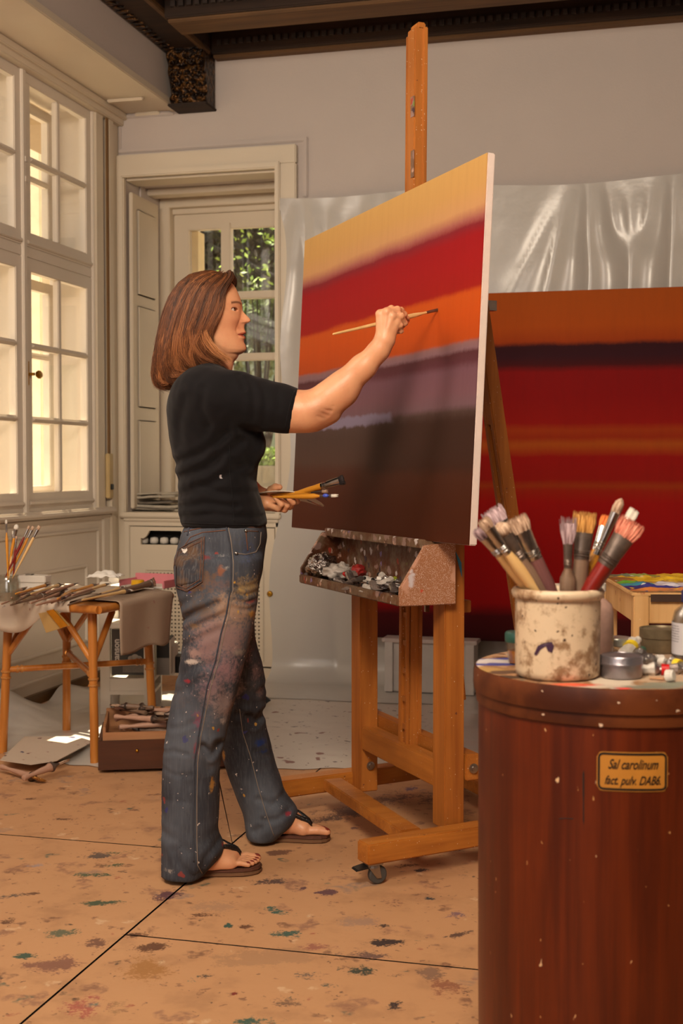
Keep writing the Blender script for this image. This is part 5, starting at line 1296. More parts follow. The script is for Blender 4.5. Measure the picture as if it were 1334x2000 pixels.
for side, N in ((-1, 6200), (1, 1700)):
    for i in range(N):
        t0 = hr.random(); cl = round(t0*34)/34; t0 = lerp(t0, cl, .35)+(hr.random()-.5)*.014
        s1 = 1.0-.16*hr.random()**2 if hr.random() < .62 else .60+hr.random()*.36
        s0 = hr.random()*.03 if hr.random() < .8 else .08+hr.random()*.3
        strand(t0, s0, s1, side, hr.random()*.0065-.002, .00045+.00045*hr.random(), hcol(t0, s1), flick=(.010 if hr.random() < .25 else 0)*hr.random())
    for i in range(60):       # heavier locks standing a little proud
        t0 = .08+.9*hr.random(); c = hcol(t0, 1)
        dt_ = hr.random()
        for k in range(16): strand(t0+k*.0022, .0+.1*dt_, .80+.20*dt_, side, .0060+.003*hr.random(), .0007, c, flick=.006*dt_, wav=.018)
# locks combed along their own lines
def near_pt(x, y, lift, side=-1):
    bxx_ = np.interp(y, [533, 538, 555, 588, 630, 675, 718, 745, 764], [425, 374, 346, 326, 313, 305, 299, 300, 322])
    fxx_ = np.interp(y, [533, 545, 562, 580, 602, 628, 648, 668, 685, 698, 712], [445, 459, 453, 441, 439, 432, 419, 414, 424, 437, 452])
    t = min(1.0, max(0, (x-bxx_)/max(8, fxx_-bxx_))); s = min(1, max(0, (y-533)/228)); l = hlat(t, s)+lift
    q = uvz(x, y, HV); return Vector((q.x, HV+side*l, q.z))-Vector(OFF)
LOCKS = [([(454, 548), (446, 563), (442, 583), (441, 603), (435, 624), (424, 640), (411, 649)], 3.0, 34), ([(448, 540), (434, 560), (426, 590), (422, 620), (414, 648), (406, 668), (408, 690)], 5, 50), ([(440, 536), (415, 560), (404, 600), (401, 640), (407, 670), (420, 690), (436, 701), (449, 711)], 6, 60), ([(430, 534), (400, 565), (386, 610), (379, 650), (383, 680), (401, 703), (424, 713)], 7, 70),
         ([(415, 533), (385, 570), (366, 620), (357, 665), (361, 697), (380, 719)], 8, 70), ([(404, 636), (408, 655), (415, 672), (429, 690), (448, 702), (456, 711)], 3.5, 50), ([(400, 533), (362, 575), (341, 630), (331, 680), (331, 716), (346, 740), (365, 736)], 8, 70), ([(380, 540), (341, 580), (323, 640), (314, 700), (312, 738), (323, 754), (341, 748)], 6, 60),
         ([(422, 556), (411, 600), (401, 640), (386, 672), (379, 700), (388, 722)], 6, 60), ([(352, 560), (328, 605), (317, 660), (306, 715), (302, 742), (309, 757), (326, 762)], 5, 50), ([(372, 600), (352, 650), (345, 700), (352, 728), (372, 730)], 7, 50), ([(456, 545), (450, 553), (438, 566), (426, 590), (415, 625)], 4, 46)]
for gl, wdt, cnt in LOCKS:
    p_, s_ = arc(gl); base_b = 2.0+2.4*hr.random()
    for i in range(cnt):
        ox = hr.gauss(0, wdt*.45); oy = hr.gauss(0, 2.0); en = 1-.16*hr.random()**2; ph = hr.random()*6; lf = .0045+.005*hr.random(); c = [lin(q) for q in pal[min(5, int(base_b+hr.random()*1.8))]]
        pts = []
        for k in range(15):
            a = k/14*en; x = np.interp(a, s_, p_[:, 0])+ox*(.55+.6*abs(math.sin(a*2.2+ph*.1)))+.8*math.sin(a*9+ph); y = np.interp(a, s_, p_[:, 1])+oy
            pts.append(near_pt(x, y, lf*math.sin(min(1, a*5+.15)*PI/2)))
        r = .0004+.0004*hr.random(); base = len(hv_)
        for k, p in enumerate(pts):
            tn = (pts[min(k+1, 14)]-pts[max(k-1, 0)]).normalized(); a_ = tn.cross(Vector((0, -1, .2))).normalized(); b_ = tn.cross(a_); rr = r*(1-.8*(k/14)**3)
            for m_k in range(3):
                an = 2*PI*m_k/3; hv_.append(tuple(p+a_*math.cos(an)*rr*1.5+b_*math.sin(an)*rr*.8)); hc_.append(tuple(q*(.85+.4*k/14) for q in c)+(1,))
        for k in range(14):
            for m_k in range(3): hf_.append((base+k*3+m_k, base+k*3+(m_k+1) % 3, base+(k+1)*3+(m_k+1) % 3, base+(k+1)*3+m_k))
# loose wisps and the lifted tuft over the forehead
for i in range(70):
    t0 = .86+.14*hr.random(); strand(t0, .0, .16+.25*hr.random(), -1 if i % 3 else 1, .004+.010*hr.random(), .0011, hcol(1, 0), flick=.004)
HVt = np.array(hv_, np.float32); me = bpy.data.meshes.new('hair'); me.from_pydata([tuple(v) for v in HVt], [], hf_)
at = me.color_attributes.new('paint', 'FLOAT_COLOR', 'POINT'); at.data.foreach_set('color', np.array(hc_, np.float32).ravel())
link('hair', me, M['hair'], body, True)

# ================================================================== brushes
M['bw_nat'] = wood('natural_brush_handle', rgb(206, 164, 104), rgb(232, 196, 138), 'Z', .3, 20, bump=.02)
M['bw_yel'] = wood('yellow_lacquered_handle', rgb(196, 128, 34), rgb(220, 152, 56), 'Z', .25, 20, bump=.02)
M['bw_pur'] = wood('mauve_stained_handle', rgb(96, 56, 56), rgb(136, 92, 88), 'Z', .4, 30, bump=.05)
M['bw_grey'] = wood('paint_greyed_handle', rgb(104, 78, 60), rgb(138, 112, 92), 'Z', .5, 30, bump=.1)
M['bw_red'] = wood('red_lacquered_handle', rgb(110, 22, 16), rgb(136, 34, 24), 'Z', .3, 20, bump=.03)
M['bw_pink'] = wood('dusty_pink_wooden_handle', rgb(158, 118, 98), rgb(196, 156, 132), 'Z', .55, 30, bump=.1)
M['ferrule'] = plain('nickel_ferrule', rgb(190, 184, 178), .22, 1.0, amt=.25, scale=60)
M['ferrule_d'] = plain('paint_dulled_ferrule', rgb(120, 104, 94), .4, .7, amt=.4, scale=60)
def bristle(name, c1, c2, tipc=None):
    t = NT(name, .8); co = t.coord(scale=(1, 1, .05)); f = t.noise(co, 500, 3); return t.out(t.mix(t.step(f, .35, .65), c1, c2))
M['br_beige'] = bristle('beige_bristle', rgb(150, 116, 92), rgb(206, 176, 150)); M['br_mauve'] = bristle('mauve_bristle', rgb(132, 104, 108), rgb(190, 164, 166))
M['br_gold'] = bristle('golden_bristle', rgb(150, 96, 34), rgb(214, 160, 86)); M['br_red'] = bristle('red_tipped_bristle', rgb(178, 84, 62), rgb(226, 156, 130))
M['br_dark'] = bristle('dark_bristle', rgb(20, 12, 14), rgb(40, 26, 28)); M['br_white'] = bristle('white_bristle', rgb(196, 186, 172), rgb(232, 224, 210)); M['br_brown'] = bristle('brown_bristle', rgb(84, 58, 40), rgb(120, 90, 66))
M['br_orange'] = bristle('orange_tipped_bristle', rgb(200, 90, 30), rgb(226, 130, 60))
def brush(label, tip, end, wd, bl, fl, hw, hmat, fmat, bmat, flat=.45, spread=1.1, roll=0.0, group=None, rings=True, hairs=36, ragged=.12, name='paintbrush', cat='paintbrush', roundb=False, simple=False, hend=.35):
    """tip: bristle tip, end: handle end (world); wd: ferrule width at the bristles; bl, fl: bristle and ferrule length; hw: widest handle radius."""
    tip, end = Vector(tip), Vector(end); L = (tip-end).length; d = (tip-end).normalized()
    o = bpy.data.objects.new(name, None); COL.objects.link(o); o.empty_display_size = .02
    vw = (tip-Vector((0, 0, CH))).normalized(); ax_ = d.cross(vw).normalized(); ay_ = d.cross(ax_); o.rotation_mode = 'QUATERNION'
    o.rotation_quaternion = Matrix((ax_, ay_, d)).transposed().to_quaternion() @ Matrix.Rotation(roll, 4, 'Z').to_quaternion(); o.location = end
    prop(o, label, cat, group)
    hl = L-bl-fl; hb = wd*.36 if roundb else wd*.40
    k = MB().tube([(0, 0, z*hl) for z in (0, .01, .06, .25, .5, .72, .86, .96, 1)], [hw*hend*.5, hw*hend*.85, hw*hend, hw*.58, hw*.8, hw, hw*.98, hb*1.0, hb*.95], 8 if simple else 12)
    k.build('handle', hmat, o, smooth=50)
    e = 1 if roundb else flat
    k = MB().tube([(0, 0, hl-.002), (0, 0, hl+fl*.3), (0, 0, hl+fl*.65), (0, 0, hl+fl)], [(hb, hb), (hb*1.05, hb*1.0), (lerp(hb, wd/2, .6), lerp(hb, wd/2*e, .7)), (wd/2, wd/2*e)], 8 if simple else 16, up=(0, 1, 0))
    if rings and not simple:
        for z in (.10, .2, .27): k.tube([(0, 0, hl+fl*z-.0012), (0, 0, hl+fl*z), (0, 0, hl+fl*z+.0012)], [hb*1.03, hb*1.14, hb*1.03], 14)
    k.build('ferrule', fmat, o, smooth=50)
    k = MB(); w2 = wd/2
    if roundb:
        k.tube([(0, 0, hl+fl-.001), (0, 0, hl+fl+bl*.35), (0, 0, hl+fl+bl*.7), (0, 0, hl+fl+bl*.93), (0, 0, hl+fl+bl)], [w2*.9, w2*1.12*spread, w2*1.0*spread, w2*.5, w2*.12], 10)
    else:
        k.tube([(0, 0, hl+fl-.001), (0, 0, hl+fl+bl*.5), (0, 0, hl+fl+bl*.86)], [(w2*.92, w2*e*.9), (w2*lerp(1, spread, .6), w2*e*.9), (w2*spread*.96, w2*e*.6)], 10, up=(0, 1, 0))
    if not simple:
        for i in range(hairs):
            a = hr.uniform(-1, 1); b = hr.uniform(-1, 1)*math.sqrt(1-a*a*.6)
            ln = bl*(1+ragged*hr.uniform(-1, .6)) if not roundb else bl*(1-.35*a*a)*(1+ragged*hr.uniform(-1, .5))
            s2 = spread*(1+ragged*hr.uniform(-.3, .8)) if not roundb else .75+ragged*hr.uniform(-1, 1)*2
            p0 = (a*w2*.9, b*w2*e*.85, hl+fl-.001); p2 = (a*w2*s2, b*w2*e*.8*(1+ragged), hl+fl+ln); p1 = tuple(lerp(p0[q], p2[q], .5)+(a*w2*.12 if q == 0 else 0) for q in range(3))
            k.tube([p0, p1, p2], [w2*.10+.0003, w2*.10+.0003, .0002], 3, caps=False)
    k.build('bristles', bmat, o, smooth=True)
    return o
tipw = W(867, 602.5, 3.585); endw = W(650, 652.8, 3.352)
brush('slim natural-wood brush held in the raised right hand with its tip on the orange band', tipw, endw, .0090, .015, .050, .0066, M['bw_nat'], M['ferrule_d'], M['br_mauve'], flat=.5, spread=.9, hairs=20, hend=.5)
# in the left hand
brush('wide flat brush with yellow handle and dark bristles fanned upward from the left hand', W(673, 936, 3.56), W(535, 977, 3.70), .024, .018, .060, .0088, M['bw_yel'], M['ferrule'], M['br_dark'], flat=.35, spread=1.1, roll=0, hairs=30, ragged=.05)
brush('yellow-handled brush with blue paint on its ferrule held level in the left hand', W(661, 968, 3.55), W(532, 971, 3.65), .010, .022, .034, .0080, M['bw_yel'], M['ferrule_d'], M['br_white'], flat=.5, spread=.8, hairs=24)
prop(MB().lathe([(0, -.010), (.0056, -.005), (.0064, 0), (.0056, .005), (0, .010)], 10, c=W(636, 968, 3.557), M=Matrix.Rotation(R(90), 4, 'Y') @ Matrix.Diagonal((.9, .8, 1, 1))).build('paint_blob', plain('ultramarine_paint', rgb(70, 90, 200), .3), smooth=True), 'blob of blue paint on the brush held in the left hand', 'paint blob')
brush('second slim brush lying just under the flat one in the left hand', W(640, 958, 3.60), W(520, 968, 3.70), .010, .018, .034, .0066, M['bw_yel'], M['ferrule_d'], M['br_beige'], flat=.5)
# round paper palette, gripped at its left edge and tilted so that its underside shows at the right
pal_c = W(566, 967, 3.735)
def palf(u, v):
    r = v*.105; a = u*2*PI; x = r*math.cos(a)*1.0; y = r*math.sin(a)*.85
    return Vector((x*.98, y, -.018*(x/.09)**2*(1 if x > 0 else .3)+.16*y*0))
pm = NT('smeared_paper_palette', .6); co = pm.coord(); pc = pm.mix(pm.noise(co, 6, 3), rgb(196, 186, 172), rgb(226, 216, 200))
for sc_, th_, c_, d_ in [(22, .3, rgb(120, 96, 110), .2), (26, .3, rgb(70, 50, 60), .12), (20, .3, rgb(170, 90, 60), .12)]: pc = pm.speck(co, pc, sc_, th_, c_, d_, .1, .8)
pal_o = MB().grid(palf, 40, 8).build('paper_palette', pm.out(pc), smooth=True); md = pal_o.modifiers.new('t', 'SOLIDIFY'); md.thickness = .0022
pal_o.location = pal_c; pal_o.rotation_euler = (R(-9), R(4), YAW)
prop(pal_o, 'round off-white paper palette held in the left hand under the thumb', 'palette')
# ================================================================== left side: rattan table and what is round it
M['rattan'] = wood('bamboo_cane', rgb(160, 92, 32), rgb(204, 134, 60), 'Z', .32, 10, bump=.08)
M['wrap'] = plain('cane_binding', rgb(186, 124, 60), .4, amt=.2, scale=80)
TA, TBv, TC = Vector((-2.534, 4.472, 0)), Vector((-2.102, 4.389, 0)), Vector((-2.483, 4.915, 0)); TD = TBv+TC-TA
tc_ = (TA+TD)/2; TZ = .605
rt = thing('rattan_table', 'low square bamboo table with cross stretchers, piled with brushes under the left windows', 'table', tc_)
def tl(p, z): q = Vector(p)-tc_; return Vector((q.x, q.y, z))
for i, p in enumerate((TA, TBv, TC, TD)):
    top = tl(p, TZ-.03); top.x *= .90; top.y *= .90; ft = tl(p, 0)
    lg = MB().tube([ft, ft.lerp(top, .5), top], [.0175, .0165, .018], 14).build('leg', M['rattan'], rt, smooth=50)
    for z in (.31, .335): MB().tube([ft.lerp(top, z/TZ-.006), ft.lerp(top, z/TZ+.006)], .0205, 14).build('cane_ring', M['wrap'], lg, smooth=50)
    nb = [(TBv, TC), (TA, TD), (TA, TD), (TBv, TC)][i]
    for q in nb:
        t2 = tl(q, TZ-.045); t2.x *= .90; t2.y *= .90
        MB().tube([ft.lerp(top, .66), top.lerp(t2, .36)+Vector((0, 0, -.012))], .0125, 10).build('corner_brace', M['rattan'], rt, smooth=50)
for a, b in ((TA, TD), (TC, TBv)):
    a_, b_ = tl(a, .325)*1, tl(b, .325)*1; a_.x *= .95; a_.y *= .95; b_.x *= .95; b_.y *= .95
    if a == TC: a_.z += .014; b_.z += .004
    st_ = MB().tube([a_, b_], .0125, 12).build('stretcher', M['rattan'], rt, smooth=50)
    for e in (.07, .1, .9, .93): MB().tube([a_.lerp(b_, e), a_.lerp(b_, e+.015)], .0155, 12).build('cane_ring', M['wrap'], st_, smooth=50)
ex = (TBv-TA).normalized(); ey = (TC-TA).normalized(); hs = .275
def tt(a, b, z=TZ): return ex*a+ey*b+Vector((0, 0, z))     # table coordinates from its middle
MB().prism([tt(-hs, -hs, TZ-.022), tt(hs, -hs, TZ-.022), tt(hs, hs, TZ-.022), tt(-hs, hs, TZ-.022)], (0, 0, .020)).build('table_top', M['rattan'], rt, bevel=.004)
for a, b in (((-hs, -hs), (hs, -hs)), ((hs, -hs), (hs, hs)), ((hs, hs), (-hs, hs)), ((-hs, hs), (-hs, -hs))):
    MB().tube([tt(*a, TZ-.016), tt(*b, TZ-.016)], .016, 12).build('edge_cane', M['rattan'], rt, smooth=50)
def paper_mat(name, c, dens=.15):
    t = NT(name, .8); co = t.coord(); col = t.mix(t.noise(co, 4, 4), tuple(x*.82 for x in c[:3])+(1,), c)
    for sc_, th_, c_, d_ in [(14, .16, rgb(60, 56, 90), dens), (24, .16, rgb(120, 84, 76), dens*1.3), (36, .2, rgb(160, 120, 110), dens), (18, .14, rgb(90, 60, 50), dens)]: col = t.speck(co, col, sc_, th_, c_, d_, .06, .9)
    t.bump(t.noise(co, 9, 4), .3, .01); return t.out(col)
M['paper'] = paper_mat('brown_grey_wrapping_paper', rgb(176, 152, 130)); M['paper_w'] = paper_mat('pale_backing_paper', rgb(206, 188, 168), .08)
def drape(name, label, outline_fn, nu, nv, m):
    o = MB().grid(outline_fn, nu, nv).build(name, m, smooth=True); md = o.modifiers.new('t', 'SOLIDIFY'); md.thickness = .0012; return prop(o, label, 'paper sheet')
E_ = hs+.022
def over(a, b, za):                # a point of a sheet lying on the table and folding down past its edges
    z = TZ+.008; over_a = max(0, abs(a)-E_); over_b = max(0, abs(b)-E_); dn = over_a+over_b
    p = tc_+tt(max(-E_-.01, min(E_+.01, a)), max(-E_-.01, min(E_+.01, b)), z-dn+za)
    return p
drape('table_paper', 'brown-grey paper sheet hanging off the right corner of the rattan table', lambda u, v: over(lerp(.08, .50+.008*math.sin(v*9), u), lerp(-.16, .28, v)+.04*u*math.sin(v*5)-.03*u, .003*math.sin(u*9)*math.sin(v*7))+Vector((.010*math.sin(v*8+u*2)*u, .01*math.sin(u*7)*u, 0)), 34, 26, M['paper'])
drape('table_paper', 'pale paper sheet folding over the front left edge of the rattan table', lambda u, v: over(lerp(-.27, .17, u)+.02*math.sin(v*6), lerp(.25, -.335-.07*math.sin(min(1, u*1.3)*PI)-.04*(1-u), v), .006+.003*math.sin(u*12+v*5))+Vector((0, -.006*math.sin(u*10)*v, 0)), 34, 30, M['paper_w'])
cdm = plain('ochre_card', rgb(168, 132, 74), .6, amt=.1)
cb_ = thing('cardboard_flap', 'ochre folded card with a shiny gold strip dangling under the table edge', 'card', W(98, 1196, 4.72))
c0 = W(98, 1196, 4.72); pp = [W(x, y, 4.72)-c0 for x, y in ((75, 1198), (108, 1192), (135, 1222), (90, 1236))]
MB().prism(pp, Vector((.002, .006, 0))).build('card', cdm, cb_)
pp = [W(x, y, 4.71)-c0 for x, y in ((90, 1193), (104, 1190), (132, 1222), (118, 1227))]
MB().prism(pp, Vector((.001, .002, 0))).build('gold_strip', plain('gold_foil', rgb(222, 150, 40), .25, .8, scale=60), cb_)
# brushes piled on the table
def onT(x, y, z): return FL(x, y, z)
pile = [((150, 1176), (262, 1143), 0), ((165, 1168), (246, 1147), 0), ((120, 1174), (206, 1146), 0), ((100, 1178), (182, 1143), 0), ((112, 1170), (172, 1136), 1), ((60, 1178), (140, 1150), 0), ((45, 1172), (132, 1140), 0), ((30, 1176), (112, 1134), 1), ((22, 1168), (108, 1130), 1), ((10, 1172), (96, 1143), 0),
        ((2, 1180), (76, 1152), 0), ((60, 1160), (150, 1132), 2), ((85, 1166), (168, 1130), 2), ((40, 1166), (128, 1150), 1), ((125, 1160), (214, 1134), 1), ((140, 1163), (232, 1132), 2), ((150, 1158), (262, 1126), 2), ((20, 1182), (90, 1162), 0), ((90, 1158), (188, 1128), 3), ((30, 1160), (142, 1128), 3), ((-15, 1170), (60, 1146), 1), ((160, 1172), (290, 1146), 1), ((132, 1182), (196, 1160), 0), ((70, 1182), (130, 1166), 0)]
looks = [('pale wooden', 'bw_pink', 'br_beige'), ('natural', 'bw_nat', 'br_white'), ('greyed', 'bw_grey', 'br_brown'), ('dusty pink', 'bw_pink', 'br_mauve'), ('yellow', 'bw_yel', 'br_beige')]
for i, (a, b, ly) in enumerate(pile):
    z = TZ+.018+ly*.013+(i % 3)*.002; lk = looks[i % 5]
    e = onT(a[0], a[1], z-.004); tp = onT(b[0], b[1], z+.004)
    d = (tp-e); d = d.normalized()*min(d.length, .34) if d.length > .34 else d
    if d.length < .2: d = d.normalized()*.22
    brush('used paintbrush in the heap spread over the rattan table', e+d, e, .012+.010*(i % 4 == 1)+.004*(i % 3), .022, .030, .0062, M[lk[1]], M['ferrule_d'], M[lk[2]], roll=R(90)+hr.uniform(-.5, .5), hend=.6, group='brushes heaped on the rattan table', hairs=10, simple=(i % 2 == 0))
big = brush('broad brush with spotted grey handle lying across the right of the table heap', FL(303, 1137, TZ+.035), FL(158, 1174, TZ+.020), .034, .03, .03, .011, M['bw_grey'], M['ferrule_d'], M['br_beige'], hairs=40)
# yellow lid, tissue, pink-rimmed tray, glass palette
lid_c = FL(269, 1143, TZ+.03)
yl = thing('jar_lid', 'small yellow round lid among the brushes on the rattan table', 'lid', lid_c)
MB().lathe([(0, 0), (.026, 0), (.0265, .004), (.026, .020), (.023, .022), (0, .022)], 24).build('lid_body', plain('yellow_lid', rgb(226, 170, 20), .35), yl, smooth=40)
MB().lathe([(.0262, .003), (.0278, .004), (.0278, .006), (.0262, .007)], 24).build('lid_rim', plain('yellow_lid', rgb(210, 156, 20), .35), yl, smooth=40)
tis = MB().grid(lambda u, v: tuple(FL(206, 1140, TZ+.03)+Vector(((u-.5)*.13, (v-.5)*.09, .03+.022*math.sin(u*PI)*math.sin(v*PI)+.012*nz(u*5, v*5, 2)))), 26, 20).build('crumpled_tissue', plain('white_tissue', rgb(236, 230, 220), .9, bump=.4, bscale=40), smooth=True)
prop(tis, 'bright crumpled white tissue on the brushes in the middle of the rattan table', 'tissue'); md = tis.modifiers.new('t', 'SOLIDIFY'); md.thickness = .002
tp_c = FL(288, 1146, TZ+.012)
pk = thing('pink_rimmed_tray', 'shallow white tray with a pink rim at the back right of the rattan table', 'tray', (tp_c.x, tp_c.y, TZ+.012), R(-6))
tp0 = MB().box(-.10, .10, -.05, .09, 0, .006); tp0.build('tray_base', M['white'], pk, bevel=.002)
MB().box(-.105, .105, .084, .094, .0, .048).box(-.105, -.097, -.05, .09, 0, .03).box(.097, .105, -.05, .09, 0, .03).build('pink_rim', plain('pink_plastic', rgb(214, 128, 136), .4), pk, bevel=.002)
# glass jar with brushes at the left
jc = W(17, 1150, 4.72); jc.z = TZ+.010
gj = thing('glass_jar', 'clear glass jar of brushes at the left end of the rattan table', 'jar', jc)
M['jar'] = glassy('jar_glass', (.93, .95, .93, 1), .14)
MB().lathe([(0, 0), (.040, 0), (.043, .006), (.043, .080), (.036, .094), (.038, .102), (.035, .102), (.033, .094), (.039, .078), (.039, .008), (0, .006)], 28).build('glass', M['jar'], gj, smooth=40)
MB().lathe([(0, .008), (.037, .008), (.037, .040), (0, .040)], 20).build('murky_turpentine', plain('murky_turpentine', rgb(150, 130, 110), .1), gj, smooth=40)
jb = [((12, 1015), (8, 1135), 'slim brush with orange handle and pale tip standing highest in the glass jar', 'bw_yel', 'br_white', .008, .016), ((33, 1024), (6, 1125), 'round white-tipped brush leaning right in the glass jar', 'bw_yel', 'br_white', .016, .020), ((27, 1036), (10, 1130), 'stubby white brush beside the round-tipped one in the glass jar', 'bw_nat', 'br_white', .011, .016), ((32, 1046), (18, 1130), 'small red-handled brush low in the glass jar', 'bw_red', 'br_beige', .008, .014),
      ((58, 1026), (2, 1128), 'dark red-handled brush leaning far right in the glass jar', 'bw_red', 'br_beige', .009, .016), ((66, 1027), (6, 1132), 'orange-handled brush with pinkish bristles leaning right in the glass jar', 'bw_yel', 'br_beige', .011, .018), ((78, 1026), (16, 1130), 'rightmost natural-handled brush leaning out of the glass jar', 'bw_nat', 'br_beige', .012, .018)]
for i, (a, b, lab, hm, bmn, wd, bl) in enumerate(jb):
    brush(lab, W(a[0], a[1], 4.73+.012*(i % 3)), W(b[0]+8, b[1], 4.715+.01*(i % 2)), wd, bl, .03, .0055, M[hm], M['ferrule'], M[bmn], roundb=(i == 1 or i == 0), hairs=16, simple=True)
cc = W(68, 1146, 5.02); cc.z = TZ+.008
wc = thing('white_carton', 'small white cardboard carton behind the glass jar on the rattan table', 'carton', cc, R(4))
MB().box(-.055, .055, -.03, .03, 0, .050).build('carton_body', M['white'], wc, bevel=.002)
MB().box(-.058, .058, -.033, .033, .050, .078).build('carton_lid', M['white'], wc, bevel=.003)
MB().box(-.034, -.008, -.012, .012, .078, .082).build('carton_seal', plain('grey_tag', rgb(120, 110, 100), .6), wc)
# ---- white shelf unit with sketch pad behind the table
sv = 5.72; s0 = W(196, 1375, sv); s1 = W(301, 1375, sv)
swid = (s1-s0).length
su = thing('white_shelf_unit', 'small white open shelf unit behind the rattan table near the radiator cabinet', 'shelf', (s0.x, s0.y, 0), YAW)
zz = lambda y: uvz(250, y, sv).z
wp = plain('white_lacquer', rgb(226, 218, 204), .4, amt=.03)
for x0 in (0, swid-.045): MB().box(x0, x0+.045, 0, .03, 0, .60).box(x0, x0+.045, .22, .25, 0, .60).build('upright', wp, su, bevel=.003)
for y in (1150, 1222, 1328, 1352):
    z = zz(y); MB().box(.002, swid-.002, .002, .248, z-.012, z+.006).build('shelf_board', wp, su, bevel=.002)
MB().box(0.045, swid-.045, .004, .02, zz(1352)-.0, zz(1331)).build('apron', wp, su)
MB().box(.02, swid-.02, .24, .246, .05, .58).build('back_panel', plain('grey_back', rgb(150, 136, 120), .7), su)
# pad
pd_z0, pd_z1 = zz(1322)+.006, zz(1225)-.012
pad = thing('sketch_pad', 'black and grey art pad standing upright in the white shelf unit', 'pad', tuple(w(0, 0)+s0+Vector((0, 0, 0))), YAW)
pad.location = (s0.x, s0.y, pd_z0)
pm_ = NT('pad_cover', .4); co = pm_.coord(); sp = pm_.n('ShaderNodeSeparateXYZ'); pm_.l(co, sp.inputs[0])
pm_.out(pm_.mix(pm_.step(pm_.math('ADD', sp.outputs[0], pm_.math('MULTIPLY', sp.outputs[2], .3)), .10, .18), rgb(70, 66, 62), rgb(26, 24, 24)))
px0, px1 = .05, swid-.045
MB().box(px0, px1, .012, .030, 0, pd_z1-pd_z0).build('cover', pm_.m, pad, bevel=.001)
MB().box(px1-.052, px1-.006, .0105, .012, .13, pd_z1-pd_z0).build('blue_corner', plain('blue_print', rgb(40, 110, 200), .4, amt=.4, scale=30), pad)
MB().box(px0+.05, px1-.002, .0105, .012, .012, .052).build('grey_block', plain('grey_print', rgb(120, 112, 104), .5, amt=.2, scale=90), pad)
def text_mesh(txt, size, name, m, parent, mat4, shear=0.0, extr=.0004, bold=0.0):
    cu = bpy.data.curves.new(name, 'FONT'); cu.body = txt; cu.size = size; cu.align_x = 'CENTER'; cu.align_y = 'CENTER'; cu.extrude = extr; cu.shear = shear; cu.offset = bold
    to = bpy.data.objects.new(name+'_t', cu); COL.objects.link(to); dg = bpy.context.evaluated_depsgraph_get(); me = bpy.data.meshes.new_from_object(to.evaluated_get(dg))
    bpy.data.objects.remove(to); me.transform(mat4); me.name = name
    return link(name, me, m, parent)
Tm = Matrix.Translation((px0+.022, .0112, .11)) @ Matrix.Rotation(R(90), 4, 'X') @ Matrix.Rotation(R(90), 4, 'Z')
text_mesh('canson', .038, 'cover_lettering', plain('white_print', rgb(230, 226, 220), .5), pad, Tm, bold=.0012)
Tm = Matrix.Translation((px0+.040, .0112, .12)) @ Matrix.Rotation(R(90), 4, 'X') @ Matrix.Rotation(R(90), 4, 'Z')
text_mesh('COURS D', .009, 'cover_lettering', plain('white_print', rgb(230, 226, 220), .5), pad, Tm)
gm = MB()
for k, (a, b) in enumerate(((.0, .020), (.02, .012), (-.02, .012))): gm.lathe([(0, -.0006), (b, -.0006), (b, 0), (0, 0)], 16, c=(px0+.105+a, .0112, .075), M=Matrix.Rotation(R(90), 4, 'X'))
gm.build('cover_picture', plain('grey_picture', rgb(168, 160, 150), .5), pad)
# slim books and boxes right of the shelf
def book(name, label, x0, x1, y0, y1, v, c1, c2=None, split=.5, dep=.16, cat='book'):
    a = W(x0, y1, v); b = W(x1, y1, v); wd = (b-a).length; z1 = uvz(x0, y0, v).z; z0 = max(0.003, uvz(x0, y1, v).z)
    t = thing(name, label, cat, (a.x, a.y, z0), YAW); h = z1-z0
    MB().box(0, wd, 0, dep, 0, h*(split if c2 else 1)).build('cover', plain('cover_paint', c1, .5), t, bevel=.001)
    if c2: MB().box(0.0005, wd-.0005, 0.0005, dep, h*split, h).build('upper_band', plain('cover_paint', c2, .5), t, bevel=.001)
    MB().box(wd*.1, wd+.003, .002, dep-.002, .003, h-.003).build('pages', M['white'], t)
    return t
book('art_book', 'tall book with white upper half and black band beside the white shelf unit', 306, 331, 1250, 1318, 5.8, rgb(150, 146, 142), rgb(34, 30, 28), .48)
book('art_book', 'slim white book standing furthest right behind the painter, under the cabinet door', 333, 338, 1262, 1318, 5.85, rgb(220, 212, 200))
book('black_box', 'black box half hidden behind the jeans at the radiator cabinet', 339, 352, 1283, 1314, 5.9, rgb(20, 18, 18), cat='box')
pf = MB().prism([W(500, 1312, 5.9), W(517, 1308, 5.9), W(529, 1300, 5.9), W(515, 1289, 5.9), W(500, 1284, 5.9)], w(0, .02)-w(0, 0)).build('black_portfolio', M['black'], bevel=.001)
pf.location.z = -min(v.co.z for v in pf.data.vertices)+.004; prop(pf, 'black portfolio corner poking out behind the painter by the cabinet', 'portfolio')
